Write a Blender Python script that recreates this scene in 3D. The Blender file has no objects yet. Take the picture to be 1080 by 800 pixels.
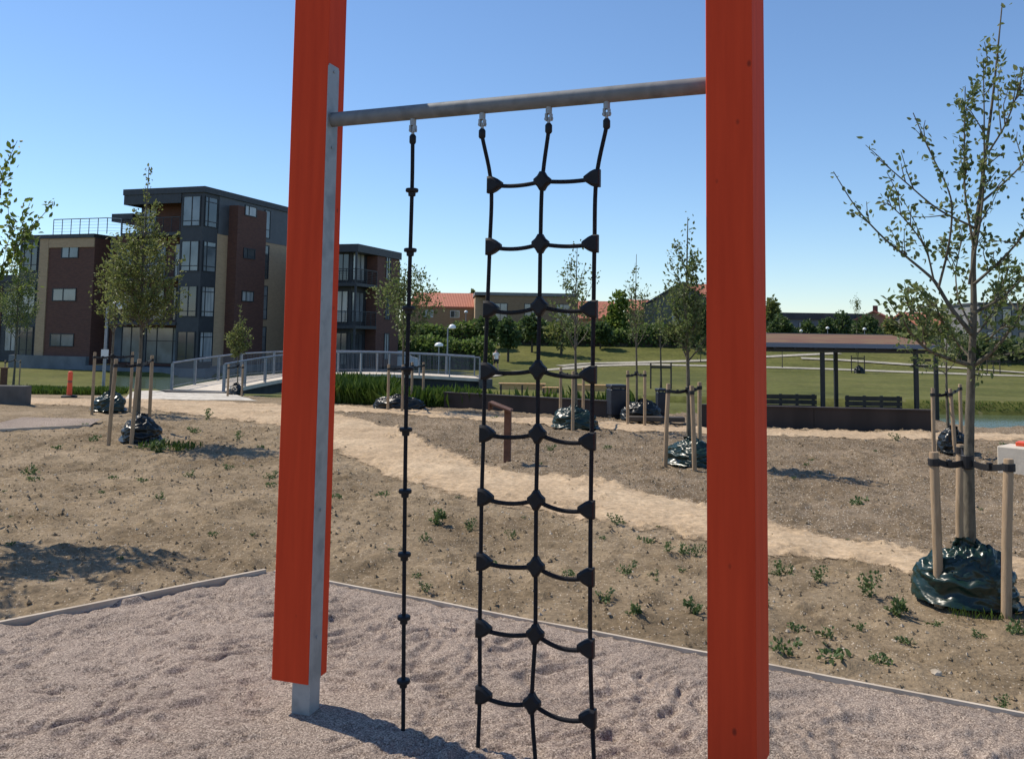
import bpy, bmesh, math, random
import numpy as np
from mathutils import Vector, Matrix

R = math.radians
C = bpy.context.scene.collection
scene = bpy.context.scene

# ------------------------------------------------------------------ camera
F_PX, W_PX, H_PX = 930.0, 1080.0, 800.0
PITCH, ROLL, SHIFT = 4.5, 0.84, -123.0 / 1080.0
CAM = np.array([0.0, 0.0, 1.7])
rotm = Matrix.Rotation(R(90 + PITCH), 3, 'X') @ Matrix.Rotation(R(ROLL), 3, 'Z')
cd = bpy.data.cameras.new('camera')
cam = bpy.data.objects.new('camera', cd)
C.objects.link(cam)
cam.matrix_world = Matrix.Translation(Vector(CAM)) @ rotm.to_4x4()
cd.sensor_fit = 'HORIZONTAL'
cd.sensor_width = 36.0
cd.lens = 36.0 * F_PX / W_PX
cd.shift_y = SHIFT
cd.clip_start = 0.05
cd.clip_end = 3000
scene.camera = cam

# ------------------------------------------------------------------ light
SUN_EL = 52.0
SUN_AZ = math.degrees(math.atan2(-0.86, 0.51))       # from +Y towards +X
w = bpy.data.worlds.new('World')
scene.world = w
w.use_nodes = True
wn = w.node_tree.nodes
wl = w.node_tree.links
sky = wn.new('ShaderNodeTexSky')
sky.sky_type = 'NISHITA'
sky.sun_disc = False
sky.sun_elevation = R(SUN_EL)
sky.sun_rotation = R(SUN_AZ % 360)
sky.air_density = 1.0
sky.dust_density = 0.0
sky.ozone_density = 6.5
bg = wn['Background']
bg.inputs['Strength'].default_value = 0.147
wl.new(sky.outputs[0], bg.inputs['Color'])
sl = bpy.data.lights.new('sun', 'SUN')
sl.energy = 5.0
sl.angle = R(0.53)
sl.color = (1.0, 0.90, 0.76)
sun = bpy.data.objects.new('sun', sl)
C.objects.link(sun)
sv = Vector((math.sin(R(SUN_AZ)) * math.cos(R(SUN_EL)), math.cos(R(SUN_AZ)) * math.cos(R(SUN_EL)), math.sin(R(SUN_EL))))
sun.rotation_euler = sv.to_track_quat('Z', 'Y').to_euler()
sun.location = sv * 60
vs = scene.view_settings
vs.view_transform = 'Standard'
vs.look = 'None'
vs.exposure = 0.0
vs.gamma = 1.0
vs.use_curve_mapping = False

# ------------------------------------------------------------------ picking points on the place
RM = np.array(rotm)


def ray(px, py):
    a = (px - W_PX / 2) / F_PX
    b = (H_PX / 2 - py) / F_PX + SHIFT * W_PX / F_PX
    return RM @ np.array([a, b, -1.0])


def at(px, py, Y):
    d = ray(px, py)
    return CAM + d * (Y / d[1])


def xat(px, Y, z=0.0):
    a = (px - W_PX / 2) / F_PX
    k = RM[:, 0] + a * RM[:, 2]
    return -(k[1] * Y + k[2] * (z - CAM[2])) / k[0]


def zat(py, x, Y):
    b = (H_PX / 2 - py) / F_PX + SHIFT * W_PX / F_PX
    k = RM[:, 1] + b * RM[:, 2]
    return CAM[2] - (k[0] * x + k[1] * Y) / k[2]


# ------------------------------------------------------------------ noise
def _h(ix, iy, s):
    n = (ix.astype(np.int64) * 374761393 + iy.astype(np.int64) * 668265263 + s * 974711) & 0xffffffff
    n = ((n ^ (n >> 13)) * 1274126177) & 0xffffffff
    return ((n ^ (n >> 16)) & 0xffff) / 65535.0


def vnoise(x, y, s=0):
    x = np.asarray(x, float)
    y = np.asarray(y, float)
    ix, iy = np.floor(x), np.floor(y)
    fx, fy = x - ix, y - iy
    fx = fx * fx * fx * (fx * (fx * 6 - 15) + 10)
    fy = fy * fy * fy * (fy * (fy * 6 - 15) + 10)
    a, b = _h(ix, iy, s), _h(ix + 1, iy, s)
    c, d = _h(ix, iy + 1, s), _h(ix + 1, iy + 1, s)
    return (a + (b - a) * fx) * (1 - fy) + (c + (d - c) * fx) * fy


def fbm(x, y, o=4, s=0):
    t, amp, tot = 0, 1.0, 0
    for i in range(o):
        t = t + amp * vnoise(x * 2 ** i + 17.3 * i, y * 2 ** i - 9.1 * i, s + i)
        tot += amp
        amp *= .5
    return t / tot


def sstep(a, b, x):
    t = np.clip((np.asarray(x, float) - a) / (b - a), 0, 1)
    return t * t * (3 - 2 * t)


WATER_Z = -1.5


def relief(x, y):
    """clods and hollows of the bare soil"""
    near_ = 1 - sstep(16, 26, y)
    r_ = (fbm(x * 1.1, y * 1.1, 3, 5) - .75) * .09 + (fbm(x * 5, y * 5, 4, 9) - .7) * .055
    c_ = np.clip(fbm(x * 9, y * 9, 3, 31) - .56, 0, 1) * .14
    return near_ * (r_ + c_ - .012)


PC = np.array([-1.70, 6.40])                    # corner of the gravel pit
DL, DR = np.array([-.704, -.710]), np.array([.877, -.480])
NL, NR = np.array([.710, -.704]), np.array([-.480, -.877])


def pit_in(x, y):
    return np.minimum((x - PC[0]) * NL[0] + (y - PC[1]) * NL[1], (x - PC[0]) * NR[0] + (y - PC[1]) * NR[1])


HY = [-50, 19.5, 26, 36, 45, 74, 80, 91, 105, 600]
HZ = [0, 0, -.22, -.85, -1.22, -1.36, -1.0, .42, .5, .5]


def Hs(x, y):
    """smooth terrain height"""
    x = np.asarray(x, float)
    y = np.asarray(y, float)
    z = np.interp(y, HY, HZ)
    sh = np.interp(x, [-2, 1.5, 2.6, 3.6, 8.3, 9.3, 60], [23, 24, 20.5, 24.5, 25.0, 17.7, 17.7])
    m1 = sstep(-2, 1.5, x) * sstep(sh, sh + 3.6, y) * (1 - sstep(36.8, 38.6, y))
    m2 = sstep(-24, -21, x + .12 * y) * sstep(0, 3, x + .40 * y) * sstep(27, 31, y) * (1 - sstep(42, 45, y)) * (1 - sstep(-2, 2.5, x))
    m3 = sstep(0, 2.0, x + .458 * y) * sstep(38, 41, y) * (1 - sstep(57, 58.5, y)) * (1 - sstep(-11.5, -9.5, x - .03 * y))
    m = np.maximum(np.maximum(m1, m2), m3)
    return z * (1 - m) + m * np.minimum(z, -2.3)


def G(px, py):
    d = ray(px, py)
    Y = np.geomspace(1.5, 400, 6000)
    P = CAM[None] + d[None] * (Y / d[1])[:, None]
    below = P[:, 2] < Hs(P[:, 0], P[:, 1])
    i = int(np.argmax(below)) if below.any() else len(Y) - 1
    p = P[i].copy()
    p[2] = float(Hs(p[0], p[1]))
    return p


# ------------------------------------------------------------------ materials
def new_mat(name):
    m = bpy.data.materials.new(name)
    m.use_nodes = True
    return m, m.node_tree.nodes, m.node_tree.links, m.node_tree.nodes['Principled BSDF']


def mat(name, cols, scale=5, rough=.7, bump=0, bscale=None, metal=0, spec=.5, detail=6, stretch=(1, 1, 1), coat=0, dist=.01, lo=.35, hi=.65, trans=0):
    m, N, L, P = new_mat(name)
    if not isinstance(cols[0], (tuple, list)):
        cols = [cols]
    tc = N.new('ShaderNodeTexCoord')
    mp = N.new('ShaderNodeMapping')
    mp.inputs['Scale'].default_value = stretch
    L.new(tc.outputs['Object'], mp.inputs[0])
    if len(cols) > 1:
        nz = N.new('ShaderNodeTexNoise')
        nz.inputs['Scale'].default_value = scale
        nz.inputs['Detail'].default_value = detail
        L.new(mp.outputs[0], nz.inputs['Vector'])
        cr = N.new('ShaderNodeValToRGB')
        e = cr.color_ramp.elements
        e[0].position, e[1].position = lo, hi
        e[0].color = (*cols[0], 1)
        e[1].color = (*cols[-1], 1)
        for i, c in enumerate(cols[1:-1]):
            q = e.new(lo + (hi - lo) * (i + 1) / (len(cols) - 1))
            q.color = (*c, 1)
        L.new(nz.outputs['Fac'], cr.inputs[0])
        L.new(cr.outputs[0], P.inputs['Base Color'])
    else:
        P.inputs['Base Color'].default_value = (*cols[0], 1)
    P.inputs['Roughness'].default_value = rough
    P.inputs['Metallic'].default_value = metal
    P.inputs['Specular IOR Level'].default_value = spec
    P.inputs['Coat Weight'].default_value = coat
    if bump:
        n2 = N.new('ShaderNodeTexNoise')
        n2.inputs['Scale'].default_value = bscale or scale * 3
        n2.inputs['Detail'].default_value = 8
        L.new(mp.outputs[0], n2.inputs['Vector'])
        b = N.new('ShaderNodeBump')
        b.inputs['Strength'].default_value = bump
        b.inputs['Distance'].default_value = dist
        L.new(n2.outputs['Fac'], b.inputs['Height'])
        L.new(b.outputs[0], P.inputs['Normal'])
    return m


def leaf_mat(name, c0, c1, c2, trans=.35, rough=.5):
    m, N, L, P = new_mat(name)
    at_ = N.new('ShaderNodeAttribute')
    at_.attribute_name = 'tone'
    cr = N.new('ShaderNodeValToRGB')
    e = cr.color_ramp.elements
    e[0].color = (*c0, 1)
    e[1].color = (*c2, 1)
    e.new(.5).color = (*c1, 1)
    L.new(at_.outputs['Fac'], cr.inputs[0])
    L.new(cr.outputs[0], P.inputs['Base Color'])
    P.inputs['Roughness'].default_value = rough
    P.inputs['Specular IOR Level'].default_value = .35
    tr = N.new('ShaderNodeBsdfTranslucent')
    L.new(cr.outputs[0], tr.inputs['Color'])
    mx = N.new('ShaderNodeMixShader')
    mx.inputs[0].default_value = trans
    L.new(P.outputs[0], mx.inputs[1])
    L.new(tr.outputs[0], mx.inputs[2])
    L.new(mx.outputs[0], N['Material Output'].inputs['Surface'])
    return m


def ground_mat(name, cols, fine, specks, bump=.5, big=.6, speck_scale=60, speck_amt=.12, rough=.95):
    """loose ground: broad tone, mid clods and pale specks"""
    m, N, L, P = new_mat(name)
    tc = N.new('ShaderNodeTexCoord')
    n1 = N.new('ShaderNodeTexNoise')
    n1.inputs['Scale'].default_value = big
    n1.inputs['Detail'].default_value = 9
    n1.inputs['Roughness'].default_value = .65
    L.new(tc.outputs['Object'], n1.inputs['Vector'])
    cr = N.new('ShaderNodeValToRGB')
    e = cr.color_ramp.elements
    e[0].position, e[1].position = .36, .66
    e[0].color = (*cols[0], 1)
    e[1].color = (*cols[2], 1)
    e.new(.5).color = (*cols[1], 1)
    L.new(n1.outputs['Fac'], cr.inputs[0])
    n2 = N.new('ShaderNodeTexNoise')
    n2.inputs['Scale'].default_value = fine
    n2.inputs['Detail'].default_value = 6
    n2.inputs['Roughness'].default_value = .7
    L.new(tc.outputs['Object'], n2.inputs['Vector'])
    mr = N.new('ShaderNodeMapRange')
    mr.inputs[1].default_value, mr.inputs[2].default_value = .3, .7
    mr.inputs[3].default_value, mr.inputs[4].default_value = .62, 1.35
    L.new(n2.outputs['Fac'], mr.inputs[0])
    mul = N.new('ShaderNodeMix')
    mul.data_type = 'RGBA'
    mul.blend_type = 'MULTIPLY'
    mul.inputs[0].default_value = 1
    L.new(cr.outputs[0], mul.inputs[6])
    L.new(mr.outputs[0], mul.inputs[7])
    n3 = N.new('ShaderNodeTexNoise')
    n3.inputs['Scale'].default_value = big * 4.5
    n3.inputs['Detail'].default_value = 4
    L.new(tc.outputs['Object'], n3.inputs['Vector'])
    mr3 = N.new('ShaderNodeMapRange')
    mr3.inputs[1].default_value, mr3.inputs[2].default_value = .35, .62
    mr3.inputs[3].default_value, mr3.inputs[4].default_value = .87, 1.07
    L.new(n3.outputs['Fac'], mr3.inputs[0])
    mul3 = N.new('ShaderNodeMix')
    mul3.data_type = 'RGBA'
    mul3.blend_type = 'MULTIPLY'
    mul3.inputs[0].default_value = 1
    L.new(mul.outputs[2], mul3.inputs[6])
    L.new(mr3.outputs[0], mul3.inputs[7])
    mul = mul3
    vo = N.new('ShaderNodeTexVoronoi')
    vo.inputs['Scale'].default_value = speck_scale
    L.new(tc.outputs['Object'], vo.inputs['Vector'])
    gt = N.new('ShaderNodeMath')
    gt.operation = 'LESS_THAN'
    sep = N.new('ShaderNodeSeparateColor')
    L.new(vo.outputs['Color'], sep.inputs[0])
    L.new(sep.outputs[0], gt.inputs[0])
    gt.inputs[1].default_value = speck_amt
    near = N.new('ShaderNodeMath')
    near.operation = 'LESS_THAN'
    near.inputs[1].default_value = .42
    L.new(vo.outputs['Distance'], near.inputs[0])
    both = N.new('ShaderNodeMath')
    both.operation = 'MULTIPLY'
    L.new(gt.outputs[0], both.inputs[0])
    L.new(near.outputs[0], both.inputs[1])
    mx = N.new('ShaderNodeMix')
    mx.data_type = 'RGBA'
    L.new(both.outputs[0], mx.inputs[0])
    L.new(mul.outputs[2], mx.inputs[6])
    mx.inputs[7].default_value = (*specks, 1)
    L.new(mx.outputs[2], P.inputs['Base Color'])
    P.inputs['Roughness'].default_value = rough
    P.inputs['Specular IOR Level'].default_value = .15
    b = N.new('ShaderNodeBump')
    b.inputs['Strength'].default_value = bump
    b.inputs['Distance'].default_value = .02
    L.new(n2.outputs['Fac'], b.inputs['Height'])
    L.new(b.outputs[0], P.inputs['Normal'])
    return m


def gravel_mat():
    m, N, L, P = new_mat('pinkish_gravel')
    tc = N.new('ShaderNodeTexCoord')
    vo = N.new('ShaderNodeTexVoronoi')
    vo.inputs['Scale'].default_value = 190
    L.new(tc.outputs['Object'], vo.inputs['Vector'])
    sep = N.new('ShaderNodeSeparateColor')
    L.new(vo.outputs['Color'], sep.inputs[0])
    cr = N.new('ShaderNodeValToRGB')
    e = cr.color_ramp.elements
    e[0].position, e[1].position = 0, 1
    e[0].color = (0.106, 0.082, 0.066, 1)
    e[1].color = (0.494, 0.415, 0.340, 1)
    e.new(.35).color = (0.226, 0.178, 0.144, 1)
    e.new(.8).color = (0.340, 0.274, 0.224, 1)
    L.new(sep.outputs[0], cr.inputs[0])
    n1 = N.new('ShaderNodeTexNoise')
    n1.inputs['Scale'].default_value = 1.3
    n1.inputs['Detail'].default_value = 6
    L.new(tc.outputs['Object'], n1.inputs['Vector'])
    mr = N.new('ShaderNodeMapRange')
    mr.inputs[1].default_value, mr.inputs[2].default_value = .3, .7
    mr.inputs[3].default_value, mr.inputs[4].default_value = .85, 1.15
    L.new(n1.outputs['Fac'], mr.inputs[0])
    mul = N.new('ShaderNodeMix')
    mul.data_type = 'RGBA'
    mul.blend_type = 'MULTIPLY'
    mul.inputs[0].default_value = 1
    L.new(cr.outputs[0], mul.inputs[6])
    L.new(mr.outputs[0], mul.inputs[7])
    L.new(mul.outputs[2], P.inputs['Base Color'])
    P.inputs['Roughness'].default_value = .92
    P.inputs['Specular IOR Level'].default_value = .2
    b = N.new('ShaderNodeBump')
    b.invert = True
    b.inputs['Strength'].default_value = .6
    b.inputs['Distance'].default_value = .004
    L.new(vo.outputs['Distance'], b.inputs['Height'])
    L.new(b.outputs[0], P.inputs['Normal'])
    return m


def brick_mat(name, c1, c2, mortar, scale=1.0, rough=.85):
    m, N, L, P = new_mat(name)
    tc = N.new('ShaderNodeTexCoord')
    # brick courses by height; run along the wall by x + y so both wall directions read
    sx = N.new('ShaderNodeSeparateXYZ')
    L.new(tc.outputs['Object'], sx.inputs[0])
    ad = N.new('ShaderNodeMath')
    L.new(sx.outputs[0], ad.inputs[0])
    L.new(sx.outputs[1], ad.inputs[1])
    cb = N.new('ShaderNodeCombineXYZ')
    L.new(ad.outputs[0], cb.inputs[0])
    L.new(sx.outputs[2], cb.inputs[1])
    br = N.new('ShaderNodeTexBrick')
    br.inputs['Scale'].default_value = scale
    br.inputs['Brick Width'].default_value = .24
    br.inputs['Row Height'].default_value = .075
    br.inputs['Mortar Size'].default_value = .008
    br.inputs['Color1'].default_value = (*c1, 1)
    br.inputs['Color2'].default_value = (*c2, 1)
    br.inputs['Mortar'].default_value = (*mortar, 1)
    L.new(cb.outputs[0], br.inputs['Vector'])
    L.new(br.outputs['Color'], P.inputs['Base Color'])
    P.inputs['Roughness'].default_value = rough
    return m


def tile_mat(name, c0, c1):
    m, N, L, P = new_mat(name)
    tc = N.new('ShaderNodeTexCoord')
    wv = N.new('ShaderNodeTexWave')
    wv.inputs['Scale'].default_value = 1.6
    wv.inputs['Distortion'].default_value = .5
    L.new(tc.outputs['Object'], wv.inputs['Vector'])
    nz = N.new('ShaderNodeTexNoise')
    nz.inputs['Scale'].default_value = 1.5
    nz.inputs['Detail'].default_value = 8
    L.new(tc.outputs['Object'], nz.inputs['Vector'])
    mx = N.new('ShaderNodeMix')
    mx.data_type = 'RGBA'
    mx.inputs[6].default_value = (*c0, 1)
    mx.inputs[7].default_value = (*c1, 1)
    L.new(nz.outputs['Fac'], mx.inputs[0])
    L.new(mx.outputs[2], P.inputs['Base Color'])
    b = N.new('ShaderNodeBump')
    b.inputs['Strength'].default_value = .6
    b.inputs['Distance'].default_value = .05
    L.new(wv.outputs['Fac'], b.inputs['Height'])
    L.new(b.outputs[0], P.inputs['Normal'])
    P.inputs['Roughness'].default_value = .8
    return m


def paint_mat():
    """orange-red stained timber with faint grain and small dark knots"""
    m, N, L, P = new_mat('orange_stained_timber')
    tc = N.new('ShaderNodeTexCoord')
    mp = N.new('ShaderNodeMapping')
    mp.inputs['Scale'].default_value = (9, 9, .6)
    L.new(tc.outputs['Object'], mp.inputs[0])
    nz = N.new('ShaderNodeTexNoise')
    nz.inputs['Scale'].default_value = 3
    nz.inputs['Detail'].default_value = 7
    L.new(mp.outputs[0], nz.inputs['Vector'])
    cr = N.new('ShaderNodeValToRGB')
    e = cr.color_ramp.elements
    e[0].position, e[1].position = .3, .7
    e[0].color = (.60, .054, .017, 1)
    e[1].color = (.70, .068, .021, 1)
    L.new(nz.outputs['Fac'], cr.inputs[0])
    mp2 = N.new('ShaderNodeMapping')
    mp2.inputs['Scale'].default_value = (8, 8, 5)
    L.new(tc.outputs['Object'], mp2.inputs[0])
    vo = N.new('ShaderNodeTexVoronoi')
    vo.inputs['Scale'].default_value = 1
    L.new(mp2.outputs[0], vo.inputs['Vector'])
    lt = N.new('ShaderNodeMapRange')
    lt.inputs[1].default_value, lt.inputs[2].default_value = .035, .085
    lt.inputs[3].default_value, lt.inputs[4].default_value = .7, 0
    L.new(vo.outputs['Distance'], lt.inputs[0])
    mx = N.new('ShaderNodeMix')
    mx.data_type = 'RGBA'
    L.new(lt.outputs[0], mx.inputs[0])
    L.new(cr.outputs[0], mx.inputs[6])
    mx.inputs[7].default_value = (.12, .02, .012, 1)
    L.new(mx.outputs[2], P.inputs['Base Color'])
    P.inputs['Roughness'].default_value = .7
    P.inputs['Specular IOR Level'].default_value = .16
    b = N.new('ShaderNodeBump')
    b.inputs['Strength'].default_value = .25
    b.inputs['Distance'].default_value = .004
    L.new(nz.outputs['Fac'], b.inputs['Height'])
    L.new(b.outputs[0], P.inputs['Normal'])
    return m


M = {}
M['paint'] = paint_mat()
M['galv'] = mat('galvanised_steel', [(.24, .27, .285), (.34, .37, .385), (.29, .32, .335)], 7, .55, .1, 60, metal=.35, dist=.002)
M['dullgalv'] = mat('dull_galvanised_pipe', [(.13, .145, .155), (.20, .215, .225), (.165, .18, .19)], 9, .65, .1, 60, metal=.2, spec=.3, dist=.002)
M['rope'] = mat('black_rope', [(.008, .008, .010), (.020, .020, .024)], 120, .85, .7, 260, dist=.003, spec=.25)
M['plastic'] = mat('black_plastic', [(.007, .0075, .010), (.012, .013, .016)], 20, .55, spec=.3)
M['soil'] = ground_mat('dry_soil', [(.165, .122, .073), (.245, .186, .117), (.325, .250, .164)], 26, (.50, .42, .32), 1.0, .7, 85, .08)
M['darksoil'] = ground_mat('dark_soil', [(.140, .103, .064), (.190, .143, .092), (.245, .188, .128)], 22, (.55, .48, .39), 1.0, .8, 75, .15)
M['lawn'] = ground_mat('mown_grass', [(.080, .088, .020), (.104, .110, .027), (.138, .134, .040)], 3.0, (.16, .15, .06), .3, .11, 4, .04)
M['sand'] = ground_mat('sandy_path', [(.385, .283, .178), (.445, .332, .214), (.495, .380, .252)], 18, (.56, .47, .36), .5, .6, 70, .05)
def loose_rim(m):
    """grains thin out towards the rim of the sheet"""
    N, L = m.node_tree.nodes, m.node_tree.links
    a = N.new('ShaderNodeAttribute')
    a.attribute_name = 'tone'
    tc = N.new('ShaderNodeTexCoord')
    acc = a.outputs['Fac']
    for sc, k in ((3.0, .42), (16.0, .30), (110.0, .34)):
        nz = N.new('ShaderNodeTexNoise')
        nz.inputs['Scale'].default_value = sc
        nz.inputs['Detail'].default_value = 4
        L.new(tc.outputs['Object'], nz.inputs['Vector'])
        md = N.new('ShaderNodeMath')
        md.operation = 'MULTIPLY_ADD'
        L.new(nz.outputs['Fac'], md.inputs[0])
        md.inputs[1].default_value = k
        md.inputs[2].default_value = -k / 2
        ad = N.new('ShaderNodeMath')
        L.new(acc, ad.inputs[0])
        L.new(md.outputs[0], ad.inputs[1])
        acc = ad.outputs[0]
    mr = N.new('ShaderNodeMapRange')
    mr.inputs[1].default_value, mr.inputs[2].default_value = .14, .26
    L.new(acc, mr.inputs[0])
    tr = N.new('ShaderNodeBsdfTransparent')
    mx = N.new('ShaderNodeMixShader')
    out = N['Material Output'].inputs['Surface']
    src = out.links[0].from_socket
    L.new(mr.outputs[0], mx.inputs[0])
    L.new(tr.outputs[0], mx.inputs[1])
    L.new(src, mx.inputs[2])
    L.new(mx.outputs[0], out)


loose_rim(M['sand'])
M['parkpath'] = ground_mat('worn_pale_path', [(.30, .285, .235), (.35, .33, .27), (.40, .37, .30)], 6, (.45, .43, .37), .1, .5, 20, .05)
M['pale'] = ground_mat('pale_path', [(.46, .43, .37), (.53, .49, .42), (.58, .54, .47)], 6, (.62, .58, .5), .1, .5, 20, .05)
M['gravel'] = gravel_mat()
M['stone'] = mat('pebble_stone', [(.24, .19, .13), (.55, .48, .38)], 9, .9)
M['board'] = mat('weathered_board', [(.40, .33, .25), (.58, .50, .40)], 4, .85, .3, 30, stretch=(1, 1, 8))
M['stake'] = mat('peeled_pine', [(.27, .185, .105), (.40, .285, .175), (.33, .23, .14)], 6, .8, .35, 18, stretch=(3, 3, .5))
M['strap'] = mat('black_rubber_strap', (.010, .010, .012), rough=.6)
M['bag'] = mat('dark_green_plastic', [(.006, .021, .017), (.011, .034, .028)], 6, .30, spec=.5)
M['bagblack'] = mat('black_plastic_sheet', [(.005, .008, .009), (.011, .015, .016)], 6, .33, spec=.45)
M['bark'] = mat('young_bark', [(.055, .046, .032), (.14, .12, .085), (.09, .078, .055)], 18, .85, .5, 40, stretch=(1, 1, .4))
M['bark_far'] = mat('grey_bark', [(.05, .042, .03), (.10, .085, .06)], 8, .9)
M['leaf'] = leaf_mat('apple_leaf', (.062, .095, .028), (.130, .175, .056), (.25, .28, .12), .45)
M['leaf_olive'] = leaf_mat('olive_leaf', (.085, .108, .030), (.165, .195, .056), (.27, .29, .11), .45)
M['leaf_bright'] = leaf_mat('bright_leaf', (.06, .10, .018), (.13, .19, .034), (.24, .30, .07), .48)
M['leaf_dark'] = leaf_mat('dark_leaf', (.034, .064, .020), (.075, .120, .038), (.14, .19, .07), .4)
M['leaf_hedge'] = leaf_mat('hedge_leaf', (.055, .095, .022), (.125, .190, .048), (.23, .30, .09), .5)
M['weed'] = leaf_mat('weed_leaf', (.06, .10, .030), (.10, .155, .05), (.17, .22, .10), .35)
M['reed'] = leaf_mat('long_grass', (.045, .085, .012), (.085, .145, .020), (.15, .21, .045), .35)
M['dark_metal'] = mat('dark_metal_sheet', [(.030, .034, .042), (.040, .045, .054)], 3, .55)
M['slate'] = mat('slate_metal_sheet', [(.060, .068, .080), (.075, .084, .098)], 2, .5)
M['brick_brown'] = brick_mat('brown_brick', (.15, .062, .044), (.105, .044, .034), (.11, .07, .056))
M['brick_tan'] = brick_mat('tan_brick', (.50, .34, .20), (.42, .28, .165), (.42, .32, .22))
M['brick_yellow'] = brick_mat('yellow_brick', (.34, .215, .12), (.27, .165, .09), (.28, .2, .13))
M['plinth'] = mat('grey_concrete_plinth', [(.13, .145, .16), (.19, .205, .22)], 1.2, .85)
M['glass'] = mat('window_glass', [(.10, .12, .135), (.26, .29, .31)], .55, .07, spec=1.0)  # pale reflections and curtains are painted into the base tones
M['glass_dark'] = mat('dark_window_glass', [(.035, .045, .052), (.09, .105, .115)], .5, .06, spec=1.0)
M['glass_pale'] = mat('curtained_window_glass', [(.26, .28, .29), (.50, .51, .50)], 1.1, .12, spec=.9, stretch=(3, 3, .4))
M['frame_dark'] = mat('dark_window_frame', (.022, .026, .033), rough=.5)
M['frame_white'] = mat('white_window_frame', (.62, .63, .63), rough=.5)
M['rail'] = mat('grey_steel_rail', [(.22, .24, .27), (.30, .32, .35)], 5, .45, metal=.35)
M['mesh'] = mat('rail_infill', [(.12, .135, .155), (.16, .18, .20)], 40, .6)
M['concrete'] = mat('pale_concrete', [(.52, .46, .37), (.63, .56, .46)], 3, .85, .2, 30)
M['darkcon'] = mat('dark_concrete', [(.085, .08, .075), (.14, .13, .12)], 3, .9, .3, 20)
M['girder'] = mat('dark_girder', [(.030, .034, .036), (.05, .055, .055)], 3, .8)
M['wallsteel'] = mat('dark_brown_steel', [(.030, .020, .016), (.050, .034, .028)], 2.5, .75, .2, 9, stretch=(1, 1, .3))
M['corten'] = mat('rusty_steel', [(.10, .045, .028), (.16, .075, .045)], 12, .85, .3, 30)
M['bin'] = mat('dark_blue_bin', [(.010, .013, .022), (.017, .021, .034)], 6, .5)
M['benchwood'] = mat('golden_bench_wood', [(.50, .27, .10), (.66, .40, .17)], 5, .6, stretch=(1, 8, 8))
M['benchdark'] = mat('dark_bench_wood', [(.045, .036, .028), (.075, .06, .046)], 5, .7)
M['pav'] = mat('black_steel_post', [(.012, .013, .016), (.02, .021, .024)], 5, .5)
M['sedum'] = mat('red_sedum_roof', [(.13, .055, .036), (.17, .105, .05), (.15, .062, .042)], .9, .95, .4, 8, stretch=(1, 3, 1))
M['fascia'] = mat('blue_grey_fascia', (.16, .19, .24), rough=.45)
M['terracotta'] = tile_mat('terracotta_tiles', (.36, .115, .065), (.48, .18, .11))
M['darkroof'] = mat('dark_flat_roof', [(.035, .04, .05), (.06, .065, .075)], 1, .7)
M['greywall'] = mat('grey_green_render', [(.13, .125, .10), (.17, .165, .13)], 1.5, .9)
M['greypanel'] = mat('grey_panel', [(.17, .17, .17), (.23, .23, .23)], 1.2, .7)
M['bluewall'] = mat('blue_grey_render', [(.12, .145, .175), (.155, .18, .21)], 1.2, .8)
M['white'] = mat('white_paint', (.78, .78, .76), rough=.4)
M['lampwhite'] = mat('white_lamp_globe', (.82, .83, .82), rough=.3)
M['cone'] = mat('orange_red_plastic', (.80, .09, .025), rough=.45)
M['reflect'] = mat('red_reflective_band', (.30, .05, .05), rough=.3)
M['black'] = mat('black_rubber', (.015, .015, .016), rough=.8)
M['skin'] = mat('skin', (.52, .33, .24), rough=.6)
M['shirt'] = mat('white_cotton', (.80, .80, .80), rough=.85)
M['shorts'] = mat('dark_cotton', (.025, .027, .034), rough=.85)
M['hair'] = mat('brown_hair', (.045, .028, .018), rough=.6)


def water_mat():
    m, N, L, P = new_mat('pond_water')
    P.inputs['Base Color'].default_value = (.085, .115, .065, 1)
    P.inputs['Roughness'].default_value = .12
    P.inputs['Specular IOR Level'].default_value = .3
    tc = N.new('ShaderNodeTexCoord')
    mp = N.new('ShaderNodeMapping')
    mp.inputs['Scale'].default_value = (1, 2.5, 1)
    L.new(tc.outputs['Object'], mp.inputs[0])
    nz = N.new('ShaderNodeTexNoise')
    nz.inputs['Scale'].default_value = 2.2
    nz.inputs['Detail'].default_value = 4
    L.new(mp.outputs[0], nz.inputs['Vector'])
    b = N.new('ShaderNodeBump')
    b.inputs['Strength'].default_value = .25
    b.inputs['Distance'].default_value = .06
    L.new(nz.outputs['Fac'], b.inputs['Height'])
    L.new(b.outputs[0], P.inputs['Normal'])
    return m


M['water'] = water_mat()


# ------------------------------------------------------------------ object helpers
def link_mesh(name, V, Fc, m, parent=None, smooth=False, tone=None, autosmooth=None):
    me = bpy.data.meshes.new(name)
    me.from_pydata(V.tolist() if hasattr(V, 'tolist') else V, [], Fc.tolist() if hasattr(Fc, 'tolist') else Fc)
    me.materials.append(m)
    if smooth:
        me.polygons.foreach_set('use_smooth', [True] * len(me.polygons))
    if tone is not None:
        a = me.attributes.new('tone', 'FLOAT', 'POINT')
        a.data.foreach_set('value', np.asarray(tone, dtype=np.float32))
    me.update()
    o = bpy.data.objects.new(name, me)
    C.objects.link(o)
    if parent:
        o.parent = parent
    return o


def tag(o, label=None, cat=None, group=None, kind=None):
    if label:
        o['label'] = label
    if cat:
        o['category'] = cat
    if group:
        o['group'] = group
    if kind:
        o['kind'] = kind
    return o


def thing(name, label, cat, loc, rz=0, group=None):
    o = bpy.data.objects.new(name, None)
    o.empty_display_size = .2
    C.objects.link(o)
    o.location = tuple(float(v) for v in loc)
    o.rotation_euler = (0, 0, rz)
    return tag(o, label, cat, group)


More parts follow.
